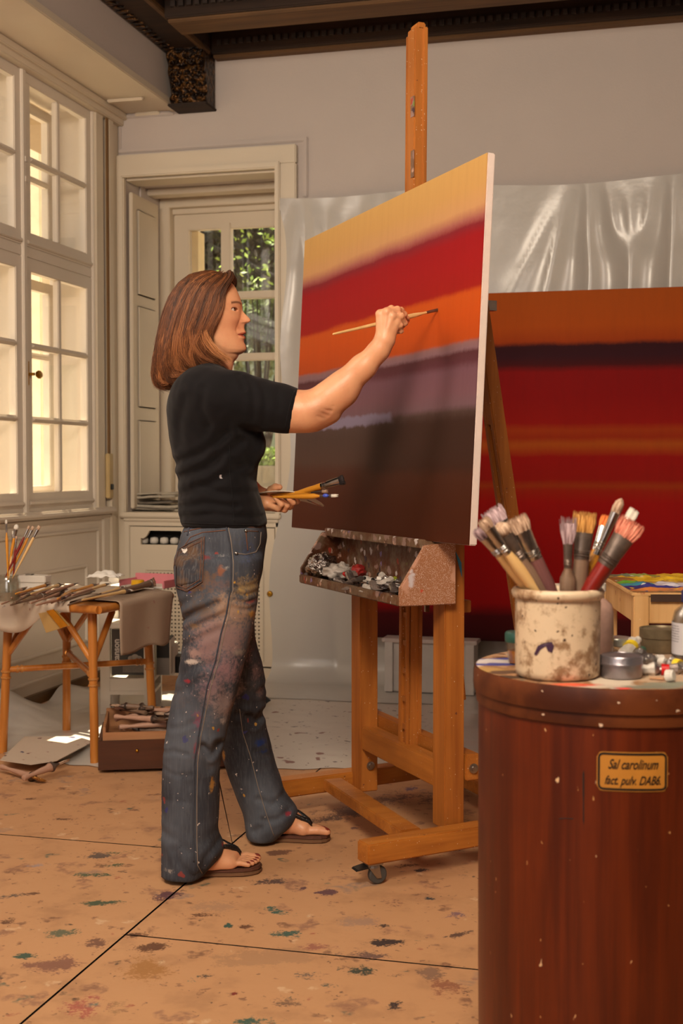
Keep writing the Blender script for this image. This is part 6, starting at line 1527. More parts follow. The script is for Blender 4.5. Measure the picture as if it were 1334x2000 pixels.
# newspapers on the cabinet
nm = plain('newsprint', rgb(186, 176, 158), .8, amt=.2, scale=30); nd = plain('newsprint_dark', rgb(120, 110, 98), .8, amt=.3, scale=20)
zz_ = .874
for k, (x0, x1, th, mm_, dx, yw) in enumerate([(258, 352, .010, nm, 0, 3), (262, 345, .008, nd, .02, -4), (256, 350, .014, nm, .01, 2), (254, 340, .012, nd, -.01, 5), (257, 348, .012, nm, 0, -2), (262, 350, .008, nm, .01, 1)]):
    a = WY(x0, 985, 6.52); b = WY(x1, 985, 6.52); wd = b.x-a.x
    n_ = MB(); n_.grid(lambda u, v: (wd*u+.004*math.sin(v*6+k), .28*v, .004*math.sin(u*4+k)+.004*nz(u*3, v*3, k)), 16, 10)
    o = n_.build('newspaper', mm_, smooth=True); md = o.modifiers.new('t', 'SOLIDIFY'); md.thickness = th; md.offset = 1
    o.location = (a.x, 6.47, zz_+.004); o.rotation_euler = (0, 0, R(yw*.6)); zz_ += th+.006
    prop(o, ['pale folded newspaper at the bottom of the stack on the cabinet', 'dark grey newspaper second from the bottom of the cabinet stack', 'thick pale newspaper in the lower middle of the cabinet stack', 'dark grey newspaper in the upper middle of the cabinet stack', 'pale newspaper second from the top of the cabinet stack', 'pale folded newspaper on top of the stack on the cabinet'][k], 'newspaper', 'newspapers stacked on the radiator cabinet')
# ---- brown box full of brushes on the floor
kb = FL(192, 1512); ka = R(14.6+8)
bxo = thing('brush_box', 'dark brown wooden box of old brushes standing on the floor behind the painter', 'box', (kb.x, kb.y, .012), ka)
BWd, BDp, BHt = .50, .36, .108
dkw = wood('dark_stained_box_wood', rgb(58, 28, 12), rgb(84, 44, 22), 'X', .4, 12)
MB().box(0, BWd, 0, .012, .002, BHt).build('front_board', dkw, bxo, bevel=.002); MB().box(0, BWd, BDp-.012, BDp, .002, BHt).build('rear_board', dkw, bxo, bevel=.002)
MB().box(0, .012, .012, BDp-.012, .002, BHt).build('end_board', dkw, bxo, bevel=.002); MB().box(BWd-.012, BWd, .012, BDp-.012, .002, BHt).build('end_board', dkw, bxo, bevel=.002)
MB().box(.0, BWd, .0, BDp, .002, .012).build('box_bottom', dkw, bxo)
ltw = wood('pale_inner_tray_wood', rgb(150, 100, 62), rgb(184, 134, 92), 'X', .55, 12)
tr_ = MB(); tr_.box(.016, BWd-.016, .016, .024, .09, .135).box(.016, .026, .02, BDp-.02, .09, .155).box(.016, BWd-.016, BDp-.026, BDp-.016, .09, .165).box(BWd-.026, BWd-.016, .02, BDp-.02, .09, .155).box(.02, BWd-.02, .02, BDp-.02, .085, .095)
tr_.build('inner_tray', ltw, bxo, bevel=.002)
MB().lathe([(0, 0), (.006, .001), (.006, .003), (0, .004)], 10, c=(.14, -.002, .07), M=Matrix.Rotation(R(90), 4, 'X')).build('brass_stud', M['brass'], bxo, smooth=True)
def bx(x, y, z): v = Vector((x, y, 0)); v.rotate(Matrix.Rotation(ka, 3, 'Z')); return Vector((kb.x+v.x, kb.y+v.y, z))
for i in range(26):
    x0 = .05+.36*hr.random(); y0 = .05+.25*hr.random(); a = hr.uniform(-.6, .9); L_ = .16+.08*hr.random(); z = .112+.0075*(i//2)
    x1 = min(BWd-.04, max(.04, x0+L_*math.cos(a)*(1 if i % 3 else -1))); y1 = min(BDp-.04, max(.04, y0+L_*math.sin(a)))
    if math.hypot(x1-x0, y1-y0) < .12: x1 = x0+.14 if x0 < .25 else x0-.14
    brush('old flat housepainting brush in the brown box on the floor', bx(x1, y1, z+.004), bx(x0, y0, z), .03+.02*hr.random(), .035, .03, .011, M['bw_pink'] if i % 3 else M['bw_grey'], M['ferrule_d'], M['br_brown'] if i % 2 else M['br_beige'], flat=.28, roll=R(90)+hr.uniform(-.2, .2), group='old brushes in the brown box', hairs=14, hend=.95)
# loose sheets and two flat brushes at the left
pz_ = [FL(x, y, .008) for x, y in ((0, 1499), (48, 1452), (150, 1452), (182, 1462), (112, 1500), (60, 1508))]
o = MB().prism([Vector((p.x, p.y, .034)) for p in pz_], (0, 0, .0025)).build('paper_sheet', M['paper_w']); prop(o, 'large pale paper sheet on the floor below the rattan table', 'paper sheet')
pz_ = [FL(x, y, .004) for x, y in ((-10, 1512), (-10, 1500), (60, 1507), (130, 1500), (190, 1506), (150, 1503), (110, 1512), (40, 1509))]
brush('flat old brush with worn beige bristles resting on the front edge of the paper sheet', FL(130, 1486, .052), FL(45, 1520, .030), .042, .05, .028, .012, M['bw_pink'], M['ferrule_d'], M['br_beige'], flat=.25, roll=R(90), hairs=50, hend=.95)
brush('flat old brush lying lowest on the bare floor at far left', FL(84, 1524, .014), FL(2, 1497, .028), .040, .04, .026, .011, M['bw_pink'], M['ferrule_d'], M['br_gold'], flat=.25, roll=R(90), hairs=50, hend=.95)
# ================================================================== paint tubes
M['foil'] = plain('crumpled_tube_metal', rgb(176, 168, 164), .32, .9, amt=.3, scale=50, bump=.7, bscale=90, bdist=.006)
M['foil_d'] = plain('paint_dirty_tube', rgb(150, 134, 126), .5, .4, amt=.4, scale=40, bump=.8, bscale=70, bdist=.006)
M['foil_w'] = plain('white_tube_label', rgb(206, 196, 186), .45, .1, amt=.25, scale=60, bump=.6, bscale=60, bdist=.005)
def tube_obj(label, loc, rz, L=.10, r=.012, body_m='foil', band=None, cap=None, seed=0, tilt=0.0, group=None, capr=.007, flatten=.4, roll=0):
    t = thing('paint_tube', label, 'paint tube', tuple(loc), rz, group); t.rotation_euler = (roll, -tilt, rz)
    rr = random.Random(seed)
    q = MB(); pts = []; rad = []
    for i in range(9):
        a = i/8; sq = lerp(1, .16, a**1.6); wd = lerp(r, r*1.3, a)
        pts.append((-.004-L*a, .0025*math.sin(a*5+seed)*a, r*.8+rr.uniform(-.001, .001)*a-(r*.35)*a)); rad.append((wd*(1+rr.uniform(-.12, .12)), max(.0012, r*sq*(1+rr.uniform(-.3, .3)))))
    q.tube(pts, rad, 9, up=(0, 0, 1)).build('tube_body', M[body_m], t, smooth=22)
    q = MB().tube([(-.004, 0, r*.8), (.003, 0, r*.8), (.0035, 0, r*.8), (.009, 0, r*.8)], [r*.98, r*.5, r*.32, r*.32], 12); q.build('shoulder', M['foil'], t, smooth=40)
    if band: q = MB().tube([(-.012-k*.010, 0, r*.8-.0005*k) for k in range(2)], [(r*1.06, r*.98), (r*1.10, r*.94)], 14, up=(0, 0, 1)); q.build('colour_band', band, t, smooth=50)
    if cap: q = MB().lathe([(0, 0), (capr, 0), (capr*.92, .012), (0, .013)], 12, c=(.006, 0, r*.8), M=Matrix.Rotation(R(90), 4, 'Y')); q.build('cap', cap, t, smooth=40)
    else: q = MB().lathe([(0, 0), (.005, 0), (.005, .004), (0, .004)], 10, c=(.008, 0, r*.8), M=Matrix.Rotation(R(90), 4, 'Y')); q.build('cap', M['black'], t, smooth=40)
    return t
capw = plain('white_cap', rgb(222, 214, 204), .4); capr_ = plain('red_plastic', rgb(190, 22, 24), .35); capg = plain('green_plastic', rgb(30, 110, 84), .35); capk = M['black']; yb_ = plain('yellow_print', rgb(232, 200, 40), .4); lime = plain('lime_plastic', rgb(150, 160, 40), .4)
def el(x, y, z): v = Vector((x, y, 0)); v.rotate(Matrix.Rotation(EA, 3, 'Z')); return Vector((eo.x+v.x, eo.y+v.y, z))
tubes = [(-.11, .06, 95, 'foil', capk, 'squeezed silver tube lying nearest the near tray side'), (-.06, .09, 60, 'foil_d', capk, 'dirty tube with black cap at the back of the near tray end'), (-.12, .15, 120, 'foil', None, 'flattened silver tube near the front lip by the near end'), (-.08, .18, 30, 'foil_w', lime, 'pale tube with a lime cap in the near half of the tray'), (-.05, .22, 150, 'foil_d', None, 'rolled grey tube at the back, right of the tray middle'), (-.12, .25, 80, 'foil_d', None, 'twisted grey tube at the front lip right of the tray middle'),
         (-.08, .30, 200, 'foil', None, 'crushed silver tube in the middle of the tray'), (-.05, .33, 100, 'foil_w', None, 'creased white tube standing proud in the tray middle'), (-.11, .37, 40, 'foil_d', None, 'folded grey tube at the front lip in the tray middle'), (-.07, .42, 130, 'foil_w', None, 'off-white tube leaning left of the tray middle'), (-.10, .47, 100, 'foil', capr_, 'tube with red cap in the far half of the tray'), (-.06, .52, 70, 'foil_d', None, 'smeared tube at the back of the far tray half'), (-.12, .54, 110, 'foil', None, 'long silver tube at the front of the far tray end'), (-.09, .24, 10, 'foil_w', None, 'small creased tube on top of the heap in the tray')]
tubes += [(-.13, .11, 70, 'foil', None, 'narrow silver tube hard against the front lip by the near end'), (-.10, .20, 160, 'foil', capw, 'silver tube with white cap under the creased ones'), (-.13, .31, 95, 'foil_w', None, 'pale tube hard against the front lip in the middle'), (-.06, .27, 60, 'foil', None, 'silver tube standing at the tray back right of the middle'),
          (-.10, .35, 20, 'foil', None, 'silver tube lying crosswise in the middle of the tray'), (-.13, .43, 80, 'foil', None, 'silver tube at the front lip left of the middle'), (-.06, .38, 150, 'foil_d', None, 'dull tube at the tray back left of the middle'), (-.09, .14, 110, 'foil_w', None, 'pale tube heaped near the near side panel')]
for i, (x, y, a, bm_, cp, lab) in enumerate(tubes):
    tube_obj(lab, el(max(x, -.112), y, zb+.0145+.009*(i % 4)), EA+R(a), L=.052+.012*(i % 3), r=.0095+.002*(i % 2), body_m=bm_, cap=cp, seed=i, tilt=R(4+9*(i % 3 == 1)), group='paint tubes in the easel tray')
def crumple(name, label, cat, c, rad, m, seed, amp=.3, nu=40, nv=24):
    def f(u, v):
        a = u*2*PI; b = (v-.5)*PI; d = Vector((math.cos(a)*math.cos(b), math.sin(a)*math.cos(b), math.sin(b)))
        k = 1+amp*mnoise.noise(d*2.3+Vector((seed, 0, 0)))+amp*.6*abs(mnoise.noise(d*5+Vector((0, seed, 0))))+amp*.3*mnoise.noise(d*11)
        return (c[0]+d.x*rad[0]*k, c[1]+d.y*rad[1]*k, max(c[2]-rad[2]*.9, c[2]+d.z*rad[2]*k))
    o = MB().grid(f, nu, nv).build(name, m, smooth=True); return prop(o, label, cat)
crumple('foil_bag', 'crumpled silver foil wrapper at the far left end of the easel tray', 'foil wrapper', el(-.105, .665, zb+.052), (.045, .06, .036), plain('silver_foil', rgb(196, 190, 186), .18, 1, amt=.2, scale=30, bump=1, bscale=35, bdist=.02), 3, .45)
crumple('rag', 'grey plastic rag bunched beside the foil wrapper in the easel tray', 'rag', el(-.08, .585, zb+.040), (.045, .05, .026), M['foil_w'], 8, .4)
crumple('paint_lump', 'dried red paint lump in the far half of the easel tray', 'paint lump', el(-.05, .50, zb+.05), (.022, .035, .018), plain('dried_red_paint', rgb(150, 34, 30), .5, bump=.5, bscale=60), 5, .3)
# ================================================================== the barrel in the foreground
BC = uvz(1195, 1300, 2.10); BR_ = .2262; bz_ = uvz(1195, 1300, 2.10).z
bp0 = w(BC.x, BC.y)
def barrel_wood():
    t = NT('reddish_brown_varnished_barrel', .45, spec=.3); co = t.coord(scale=(1, 1, .05)); raw = t.coord(); g = t.noise(co, 22, 6, .6, .5); g2 = t.noise(co, 90, 3); b = t.noise(raw, 3.2, 4)
    col = t.mix(t.step(t.math('ADD', t.math('MULTIPLY', g, .7), t.math('MULTIPLY', g2, .3)), .34, .68), rgb(70, 20, 3), rgb(104, 38, 7))
    col = t.mix(t.math('MULTIPLY', t.step(b, .45, .7), .6), col, rgb(62, 18, 5))
    el_ = t.coord(scale=(1, 1, .5))
    for sc_, th_, c_, d_ in [(60, .09, rgb(196, 150, 104), .16), (36, .05, rgb(206, 170, 130), .12), (9, .07, rgb(50, 70, 40), .12), (12, .08, rgb(60, 26, 20), .3), (90, .1, rgb(180, 130, 80), .12)]: col = t.speck(el_, col, sc_, th_, c_, d_, .03, .8)
    t.bump(g, .12, .003); t.b.inputs['Coat Weight'].default_value = .12; t.b.inputs['Coat Roughness'].default_value = .2
    return t.out(col)
M['barrel'] = barrel_wood()
def lid_rim_mat():
    t = NT('scuffed_lid_rim', .5, spec=.3); raw = t.coord(); f = t.noise(raw, 9, 5); col = t.mix(t.step(f, .38, .66), rgb(62, 24, 7), rgb(100, 50, 20))
    for sc_, th_, c_, d_ in [(20, .16, rgb(150, 118, 96), .25), (70, .12, rgb(214, 186, 160), .25), (14, .14, rgb(44, 60, 60), .12), (24, .12, rgb(200, 120, 40), .06)]: col = t.speck(raw, col, sc_, th_, c_, d_, .06, .8)
    t.bump(f, .2, .004); return t.out(col)
M['lidrim'] = lid_rim_mat()
br_ = thing('wooden_barrel', 'round reddish-brown wooden drum with an old handwritten label in the right foreground', 'barrel', (bp0.x, bp0.y, 0))
MB().lathe([(0, 0), (.2135, 0), (.215, .01), (.2175, .3), (.2185, bz_-.045), (.2185, bz_-.035), (0, bz_-.035)], 96).build('barrel_body', M['barrel'], br_, smooth=40)
MB().lathe([(.2185, bz_-.060), (.2218, bz_-.058), (.2228, bz_-.050), (.2224, bz_-.036), (.2185, bz_-.034)], 96).build('lower_hoop', M['lidrim'], br_, smooth=40)
lidm = MB().lathe([(.2188, bz_-.039), (.2258, bz_-.0385), (.2270, bz_-.028), (.2268, bz_-.010), (.2245, bz_-.002), (.2215, bz_-.0008), (.2215, bz_-.03), (.2188, bz_-.039)], 96).build('lid_hoop', M['lidrim'], br_, smooth=40)
TOPST = []
for (x, y, a, b, ang, c) in [(960, 1290, .05, .014, .1, (206, 196, 190)), (975, 1297, .045, .008, .05, (60, 70, 140)), (985, 1286, .04, .006, .1, (60, 70, 150)), (945, 1308, .035, .016, 0, (178, 140, 84)), (980, 1312, .03, .012, .1, (90, 66, 50)), (1000, 1322, .04, .01, 0, (70, 52, 40)), (1060, 1338, .04, .008, 0, (206, 120, 90)), (1110, 1336, .03, .006, 0, (220, 90, 60)), (1150, 1338, .03, .006, .1, (200, 60, 46)),
                             (1180, 1340, .05, .010, 0, (196, 178, 160)), (1215, 1343, .01, .006, 0, (220, 40, 30)), (1260, 1341, .05, .010, 0, (120, 120, 104)), (1300, 1325, .05, .02, 0, (190, 160, 130)), (1330, 1335, .05, .012, 0, (130, 130, 112)), (1250, 1310, .06, .03, 0, (188, 160, 134)), (1190, 1330, .03, .02, 0, (206, 190, 170)), (1040, 1275, .04, .02, 0, (150, 116, 80)), (1290, 1280, .06, .03, 0, (170, 140, 116)), (1200, 1285, .05, .03, 0, (176, 150, 130)), (1330, 1300, .05, .03, 0, (184, 156, 130))]:
    p = FL(x, y, bz_); TOPST.append((p.x-bp0.x, p.y-bp0.y, a, b, ang, [lin(k) for k in c], 1.25))
def disc(r, z, n, k):
    V = [(0, 0, z)]; Q = []
    for j in range(1, k+1):
        for i in range(n): a = 2*PI*i/n; V.append((r*j/k*math.cos(a), r*j/k*math.sin(a), z))
    return np.array(V), n, k
V, n, k = disc(.2225, bz_-.0006, 120, 40)
Q = [(1+(j-1)*n+i, 1+(j-1)*n+(i+1) % n, 1+j*n+(i+1) % n, 1+j*n+i) for j in range(1, k) for i in range(n)]
Q += [(0, 1+i, 1+(i+1) % n, 0) for i in range(0, n, 1)][:0]
V2_ = V.copy(); tm = NT('paint_caked_lid', .45); co = tm.coord(); at_ = tm.n('ShaderNodeAttribute', attribute_name='paint'); n1 = tm.noise(co, 40, 5, .65)
c_ = tm.mix(tm.step(n1, .4, .62), rgb(150, 108, 72), rgb(190, 152, 118))
for sc_, th_, cc_, d_ in [(30, .25, rgb(206, 190, 176), .25), (24, .22, rgb(104, 70, 48), .3), (40, .2, rgb(206, 90, 60), .12), (60, .2, rgb(80, 90, 84), .2)]: c_ = tm.speck(co, c_, sc_, th_, cc_, d_, .08, .9)
msk = tm.math('ADD', at_.outputs['Alpha'], tm.math('MULTIPLY', tm.math('SUBTRACT', n1, .5), .7)); c_ = tm.mix(tm.step(msk, .3, .5), c_, at_.outputs['Color']); tm.bump(n1, .5, .004)
np_mesh('lid_top', V[:, :], np.array(Q), tm.out(c_), br_, stain_colors(V, TOPST), smooth=False)
MB().lathe([(0, bz_-.004), (.006, bz_-.004), (.006, bz_-.0006), (0, bz_-.0006)], 20).build('lid_centre', M['lidrim'], br_)
# scratches, crack
def on_barrel(x, y, off=.0008, rad=.2182):
    a, rv, rz = ray(x, y); o0 = Vector((0, 0, CH)); d = w(a, rv, rz); c = Vector((bp0.x, bp0.y, 0)); r = rad+off
    dx, dy = d.x, d.y; ox, oy = o0.x-c.x, o0.y-c.y
    A = dx*dx+dy*dy; B = 2*(ox*dx+oy*dy); Cc = ox*ox+oy*oy-r*r; D = B*B-4*A*Cc; t = (-B-math.sqrt(max(0, D)))/(2*A); p = o0+d*t
    return Vector((p.x-c.x, p.y-c.y, p.z))
MB().tube([on_barrel(1140, y, -.0006) for y in range(1502, 1632, 10)], [.0005]+[.0016]*5+[.0012]*5+[.0006]*2, 5).build('crack', M['dark'], br_)
MB().tube([on_barrel(x, 1598+.3*abs(x-1105)**.5, -.0008) for x in range(1092, 1122, 4)], .0012, 5).build('dent', M['dark'], br_)
# label plate wrapped round the drum
lx0, lx1, ly0, ly1 = 1167, 1306, 1470, 1547
cpt = on_barrel(1236, 1508); cang = math.atan2(cpt.y, cpt.x); cz = cpt.z
lw = (on_barrel(lx1, 1508)-on_barrel(lx0, 1508)).length; lh = on_barrel(1236, ly0).z-on_barrel(1236, ly1).z
def wrapm(me, off=0):
    for v in me.vertices:
        x, y, z = v.co; r = .2180+z+off; a = cang+x/.218; v.co = (r*math.cos(a), r*math.sin(a), cz+y)
def rounded(wd, ht, r, z0, z1, hole=None):
    q = MB(); N = 48; pts = []
    def outline(wd, ht, r):
        o = []
        for cx, cy, a0 in ((wd/2-r, ht/2-r, 0), (-wd/2+r, ht/2-r, 90), (-wd/2+r, -ht/2+r, 180), (wd/2-r, -ht/2+r, 270)):
            for k in range(4): a = R(a0+30*k); o.append((cx+r*math.cos(a), cy+r*math.sin(a)))
        out = []
        for i in range(len(o)):
            a, b = o[i], o[(i+1) % len(o)]; m = max(1, int(math.hypot(b[0]-a[0], b[1]-a[1])/.006))
            m = 12 if m > 1 else 1
            for j in range(m): out.append((lerp(a[0], b[0], j/m), lerp(a[1], b[1], j/m)))
        return out
    if hole is None:
        nx_ = 24; hw_ = wd/2
        q.grid(lambda u, v: ((u-.5)*wd, (v-.5)*ht*(1 if abs((u-.5)*wd) < hw_-r else 1-2*(r-math.sqrt(max(0, r*r-(abs((u-.5)*wd)-(hw_-r))**2)))/ht), z1), nx_, 8)
    else:
        A_ = outline(wd, ht, r); B_ = outline(wd-2*hole, ht-2*hole, max(.002, r-hole)); n_ = len(A_)
        q.add([(x, y, z1) for x, y in A_]+[(x, y, z1) for x, y in B_], [(i, (i+1) % n_, n_+(i+1) % n_, n_+i) for i in range(n_)])
    return q
lb = rounded(lw, lh, .008, 0, .0012).build('paper_label', plain('ochre_label_paper', rgb(186, 124, 44), .5, amt=.12, scale=30), br_); wrapm(lb.data)
lb2 = rounded(lw*.975, lh*.955, .008, 0, .0016, hole=.0034).build('label_border', plain('black_ink', rgb(22, 14, 10), .5), lb); wrapm(lb2.data)
for txt, yy, sz in (('Sal carolinum', .0105, .0205), ('fact. pulv. DAB6.', -.0135, .0185)):
    tx = text_mesh(txt, sz, 'handwriting', plain('black_ink', rgb(24, 14, 10), .5), lb, Matrix.Translation((0, yy, .0016)) @ Matrix.Diagonal((.66, 1, 1, 1)), shear=.45, extr=.0001, bold=.0003); wrapm(tx.data)
# ================================================================== crock with brushes
cr0 = uvz(1089, 1240, 2.0); crw = w(cr0.x, 2.0, bz_)
def crock_mat():
    t = NT('speckled_stoneware', .45); co = t.coord(); f = t.noise(co, 14, 5, .7); f2 = t.noise(co, 60, 5, .7); f3 = t.noise(co, 7, 3)
    col = t.mix(f3, rgb(196, 172, 142), rgb(218, 196, 166)); col = t.mix(t.step(t.math('ADD', t.math('MULTIPLY', f, .6), t.math('MULTIPLY', f2, .4)), .47, .60), col, rgb(140, 108, 78))
    col = t.mix(t.math('MULTIPLY', t.step(f2, .62, .7), .7), col, rgb(80, 58, 44)); col = t.speck(co, col, 90, .16, rgb(70, 50, 40), .3, .08, .6)
    t.bump(f2, .15, .002); return t.out(col)
ck = thing('stoneware_crock', 'speckled cream stoneware crock full of brushes standing on the barrel', 'crock', tuple(crw))
MB().lathe([(0, .0006), (.060, .0006), (.0645, .004), (.0655, .012), (.0660, .06), (.0665, .118), (.0665, .122), (.0700, .124), (.0722, .129), (.0722, .134), (.0695, .138), (.0650, .139), (.0625, .135), (.0610, .12), (.0605, .02), (.055, .010), (0, .010)], 72).build('crock_body', crock_mat(), ck, smooth=50)
sm_ = []
for (x, y) in [(1043, 1278), (1050, 1262), (1062, 1256), (1078, 1254), (1082, 1262), (1078, 1275), (1070, 1272), (1066, 1262), (1056, 1268), (1048, 1280)]:
    a, rv, rz = ray(x, y); d = w(a, rv, rz); ox, oy = -crw.x, -crw.y; A = d.x**2+d.y**2; B = 2*(ox*d.x+oy*d.y); Cc = ox*ox+oy*oy-.0668**2; t_ = (-B-math.sqrt(max(0, B*B-4*A*Cc)))/(2*A); p = Vector((0, 0, CH))+d*t_; sm_.append(p-crw)
MB().prism(sm_, Vector((0, 0, .0003))).build('purple_smear', plain('purple_paint', rgb(62, 36, 60), .4), ck)
cb_list = [ # tip px, rim px, v tip, v rim, ferrule width, bristle len, ferrule len, handle radius, mats, label
    ((934, 1030), (1028, 1146), 1.96, 1.985, .021, .020, .034, .0095, 'bw_nat', 'ferrule', 'br_mauve', 'flat brush with pink-tinged bristles leaning furthest left in the crock', 0),
    ((942, 1014), (1040, 1146), 1.94, 1.97, .018, .018, .048, .0095, 'bw_nat', 'ferrule', 'br_beige', 'shiny-ferruled brush with yellow handle second from the left in the crock', 0),
    ((958, 994), (1052, 1144), 2.02, 2.0, .030, .026, .040, .010, 'bw_grey', 'ferrule', 'br_mauve', 'wide mauve-bristled brush standing behind the left cluster in the crock', 0),
    ((972, 1022), (1056, 1148), 1.96, 1.975, .022, .022, .045, .0105, 'bw_grey', 'ferrule_d', 'br_beige', 'rounded beige brush in the middle of the left cluster in the crock', 1),
    ((1008, 1010), (1072, 1146), 1.96, 1.975, .027, .024, .046, .011, 'bw_pur', 'ferrule', 'br_beige', 'flat brush with mauve handle rightmost in the left cluster in the crock', 0),
    ((1110, 1016), (1109, 1146), 1.95, 1.965, .015, .036, .036, .0125, 'bw_grey', 'ferrule_d', 'br_mauve', 'scruffy splayed brush with greyed handle right of the crock centre', 2),
    ((1143, 1001), (1131, 1146), 1.97, 1.975, .030, .030, .040, .0125, 'bw_grey', 'ferrule_d', 'br_gold', 'broad golden-bristled brush standing upright right of the crock centre', 0),
    ((1186, 1008), (1142, 1140), 2.04, 2.01, .016, .018, .040, .009, 'bw_yel', 'ferrule', 'br_orange', 'brush with orange-dabbed tip half hidden behind the golden one', 0),
    ((1214, 974), (1140, 1140), 2.0, 2.0, .015, .024, .070, .0105, 'bw_yel', 'ferrule', 'br_beige', 'tallest brush, round beige head on a long ferrule, at the right of the crock', 1),
    ((1240, 996), (1152, 1142), 2.04, 2.02, .016, .018, .040, .009, 'bw_grey', 'ferrule', 'br_white', 'white-tipped brush peeping out behind the red one at the right', 0),
    ((1238, 1018), (1154, 1148), 1.95, 1.965, .034, .028, .050, .0135, 'bw_red', 'ferrule_d', 'br_red', 'big red-handled brush with red-tipped bristles leaning right in the crock', 0)]
for tpx, rpx, vt, vr, wd, bl, fl_, hw_, hm, fm_, bm_, lab, kind in cb_list:
    T_ = W(tpx[0], tpx[1], vt); Rm = W(rpx[0], rpx[1], vr); d = (Rm-T_).normalized(); E2 = Rm+d*.10
    # keep the handle end inside the pot
    rel = E2-crw; rel.z = 0
    if rel.length > .045: E2 = Vector((crw.x, crw.y, 0))+rel.normalized()*.045+Vector((0, 0, E2.z))
    E2.z = max(E2.z, bz_+.014); 
    brush(lab, T_, E2, wd, bl, fl_, hw_, M[hm], M[fm_], M[bm_], roundb=(kind == 1), flat=.42, spread=1.55 if kind == 2 else (1.12 if wd > .02 else 1.0), hairs=110 if kind != 2 else 150, ragged=.3 if kind == 2 else .12, hend=.8)
# ================================================================== other things on the barrel
def on_top(x, y): return FL(x, y, bz_)
tinm = plain('brushed_tin', rgb(150, 144, 150), .35, .85, amt=.15, scale=30, bump=.15, bscale=200)
p = on_top(1213, 1322); p = Vector((p.x, p.y, bz_+.0005))
tn = thing('round_tin', 'grey metal screw-lid tin standing right of the crock on the barrel', 'tin', p)
MB().lathe([(0, 0), (.0305, 0), (.032, .002), (.032, .020), (0, .020)], 48).build('tin_base', tinm, tn, smooth=40)
MB().lathe([(.0325, .0195), (.0335, .0195), (.0336, .0225), (.0328, .0235), (.0328, .031), (.031, .034), (.029, .0345), (.0285, .0338), (0, .0338)], 48).build('tin_lid', tinm, tn, smooth=40)
gp = on_top(1012, 1296); ng = thing('small_jar', 'small jar of amber varnish with a dark green lid behind the crock at left', 'jar', (gp.x, gp.y, bz_+.0005))
MB().lathe([(0, 0), (.015, 0), (.017, .003), (.0205, .040), (.0185, .040), (.0155, .004), (0, .002)], 28).build('glass', M['jar'], ng, smooth=40)
MB().lathe([(0, .002), (.0150, .002), (.0172, .022), (0, .022)], 24).build('amber_varnish', plain('amber_varnish', rgb(170, 100, 30), .15), ng, smooth=40)
MB().lathe([(.0215, .036), (.0222, .038), (.0222, .050), (.020, .053), (0, .0535)], 28).build('jar_lid', plain('dark_green_lid', rgb(36, 84, 72), .4), ng, smooth=40)
gp = on_top(1166, 1284); bt = thing('glass_bottle', 'paint-clouded pinkish glass bottle close behind the crock', 'bottle', (gp.x, gp.y, bz_+.0005))
MB().lathe([(0, 0), (.026, 0), (.028, .004), (.028, .078), (.024, .092), (.012, .102), (.012, .125), (0, .125)], 32).build('clouded_glass', plain('pink_clouded_glass', rgb(178, 142, 128), .2, amt=.3, scale=30), bt, smooth=40)
MB().lathe([(.0125, .112), (.0145, .114), (.0145, .128), (0, .129)], 24).build('cap', M['white'], bt, smooth=40)
gp = on_top(1204, 1276); gt = thing('glass_pot', 'low glass pot with a pale metal lid behind the paint tubes', 'pot', (gp.x, gp.y, bz_+.0005))
MB().lathe([(0, 0), (.022, 0), (.024, .003), (.024, .016), (0, .016)], 32).build('glass', M['jar'], gt, smooth=40)
MB().lathe([(.0245, .014), (.0255, .015), (.0255, .026), (.024, .028), (0, .028)], 32).build('pot_lid', plain('pale_metal_lid', rgb(186, 186, 176), .3, .7), gt, smooth=40)
gp = on_top(1289, 1272); ct = thing('tall_tin', 'dull paint-stained tin beside the plastic bottle at the right edge of the barrel', 'tin', (gp.x, gp.y, bz_+.0005))
dt_ = plain('dull_stained_tin', rgb(132, 116, 90), .4, .5, amt=.4, scale=40)
MB().lathe([(0, 0), (.0335, 0), (.0345, .002), (.0345, .026), (0, .026)], 40).build('tin_base', dt_, ct, smooth=40)
MB().lathe([(.0347, .024), (.036, .025), (.036, .038), (.0362, .041), (.034, .042), (.033, .039), (0, .039)], 40).build('tin_lid', dt_, ct, smooth=40)
gp = on_top(1352, 1300); pb = thing('plastic_bottle', 'clear plastic bottle with dark blue cap and white label at the right edge', 'bottle', (gp.x, gp.y, bz_+.0005))
MB().lathe([(0, 0), (.030, 0), (.033, .003), (.033, .075), (.029, .090), (.016, .102), (.015, .108), (.0135, .108), (.014, .100), (.027, .088), (.0305, .074), (.0305, .005), (0, .003)], 36).build('bottle_body', glassy('frosted_plastic', (.84, .86, .88, 1), .25, .25), pb, smooth=40)
MB().lathe([(0, .004), (.0300, .004), (.0300, .016), (0, .016)], 24).build('amber_liquid', plain('amber_liquid', rgb(150, 70, 30), .15), pb, smooth=40)
MB().lathe([(.0165, .104), (.0185, .105), (.0185, .122), (.017, .124), (0, .124)], 32).build('cap', plain('navy_cap', rgb(34, 34, 84), .4), pb, smooth=40)
q = MB(); q.grid(lambda u, v: (.0334*math.cos(R(150)+u*R(180)), .0334*math.sin(R(150)+u*R(180)), .020+.052*v), 24, 2); lbb = q.build('label', plain('bottle_label', rgb(196, 190, 192), .5, amt=.05), pb, smooth=True)
q = MB()
for k in range(7):
    z = .066-k*.0042
    for s in range(7): a0 = R(168)+s*R(9); a1 = a0+R(8 if (s+k) % 3 else 6); q.add([(.0336*math.cos(a0), .0336*math.sin(a0), z), (.0336*math.cos(a1), .0336*math.sin(a1), z), (.0336*math.cos(a1), .0336*math.sin(a1), z+.0012), (.0336*math.cos(a0), .0336*math.sin(a0), z+.0012)], [(0, 1, 2, 3)])
q.build('small_print', plain('grey_ink', rgb(110, 106, 112), .6), lbb)
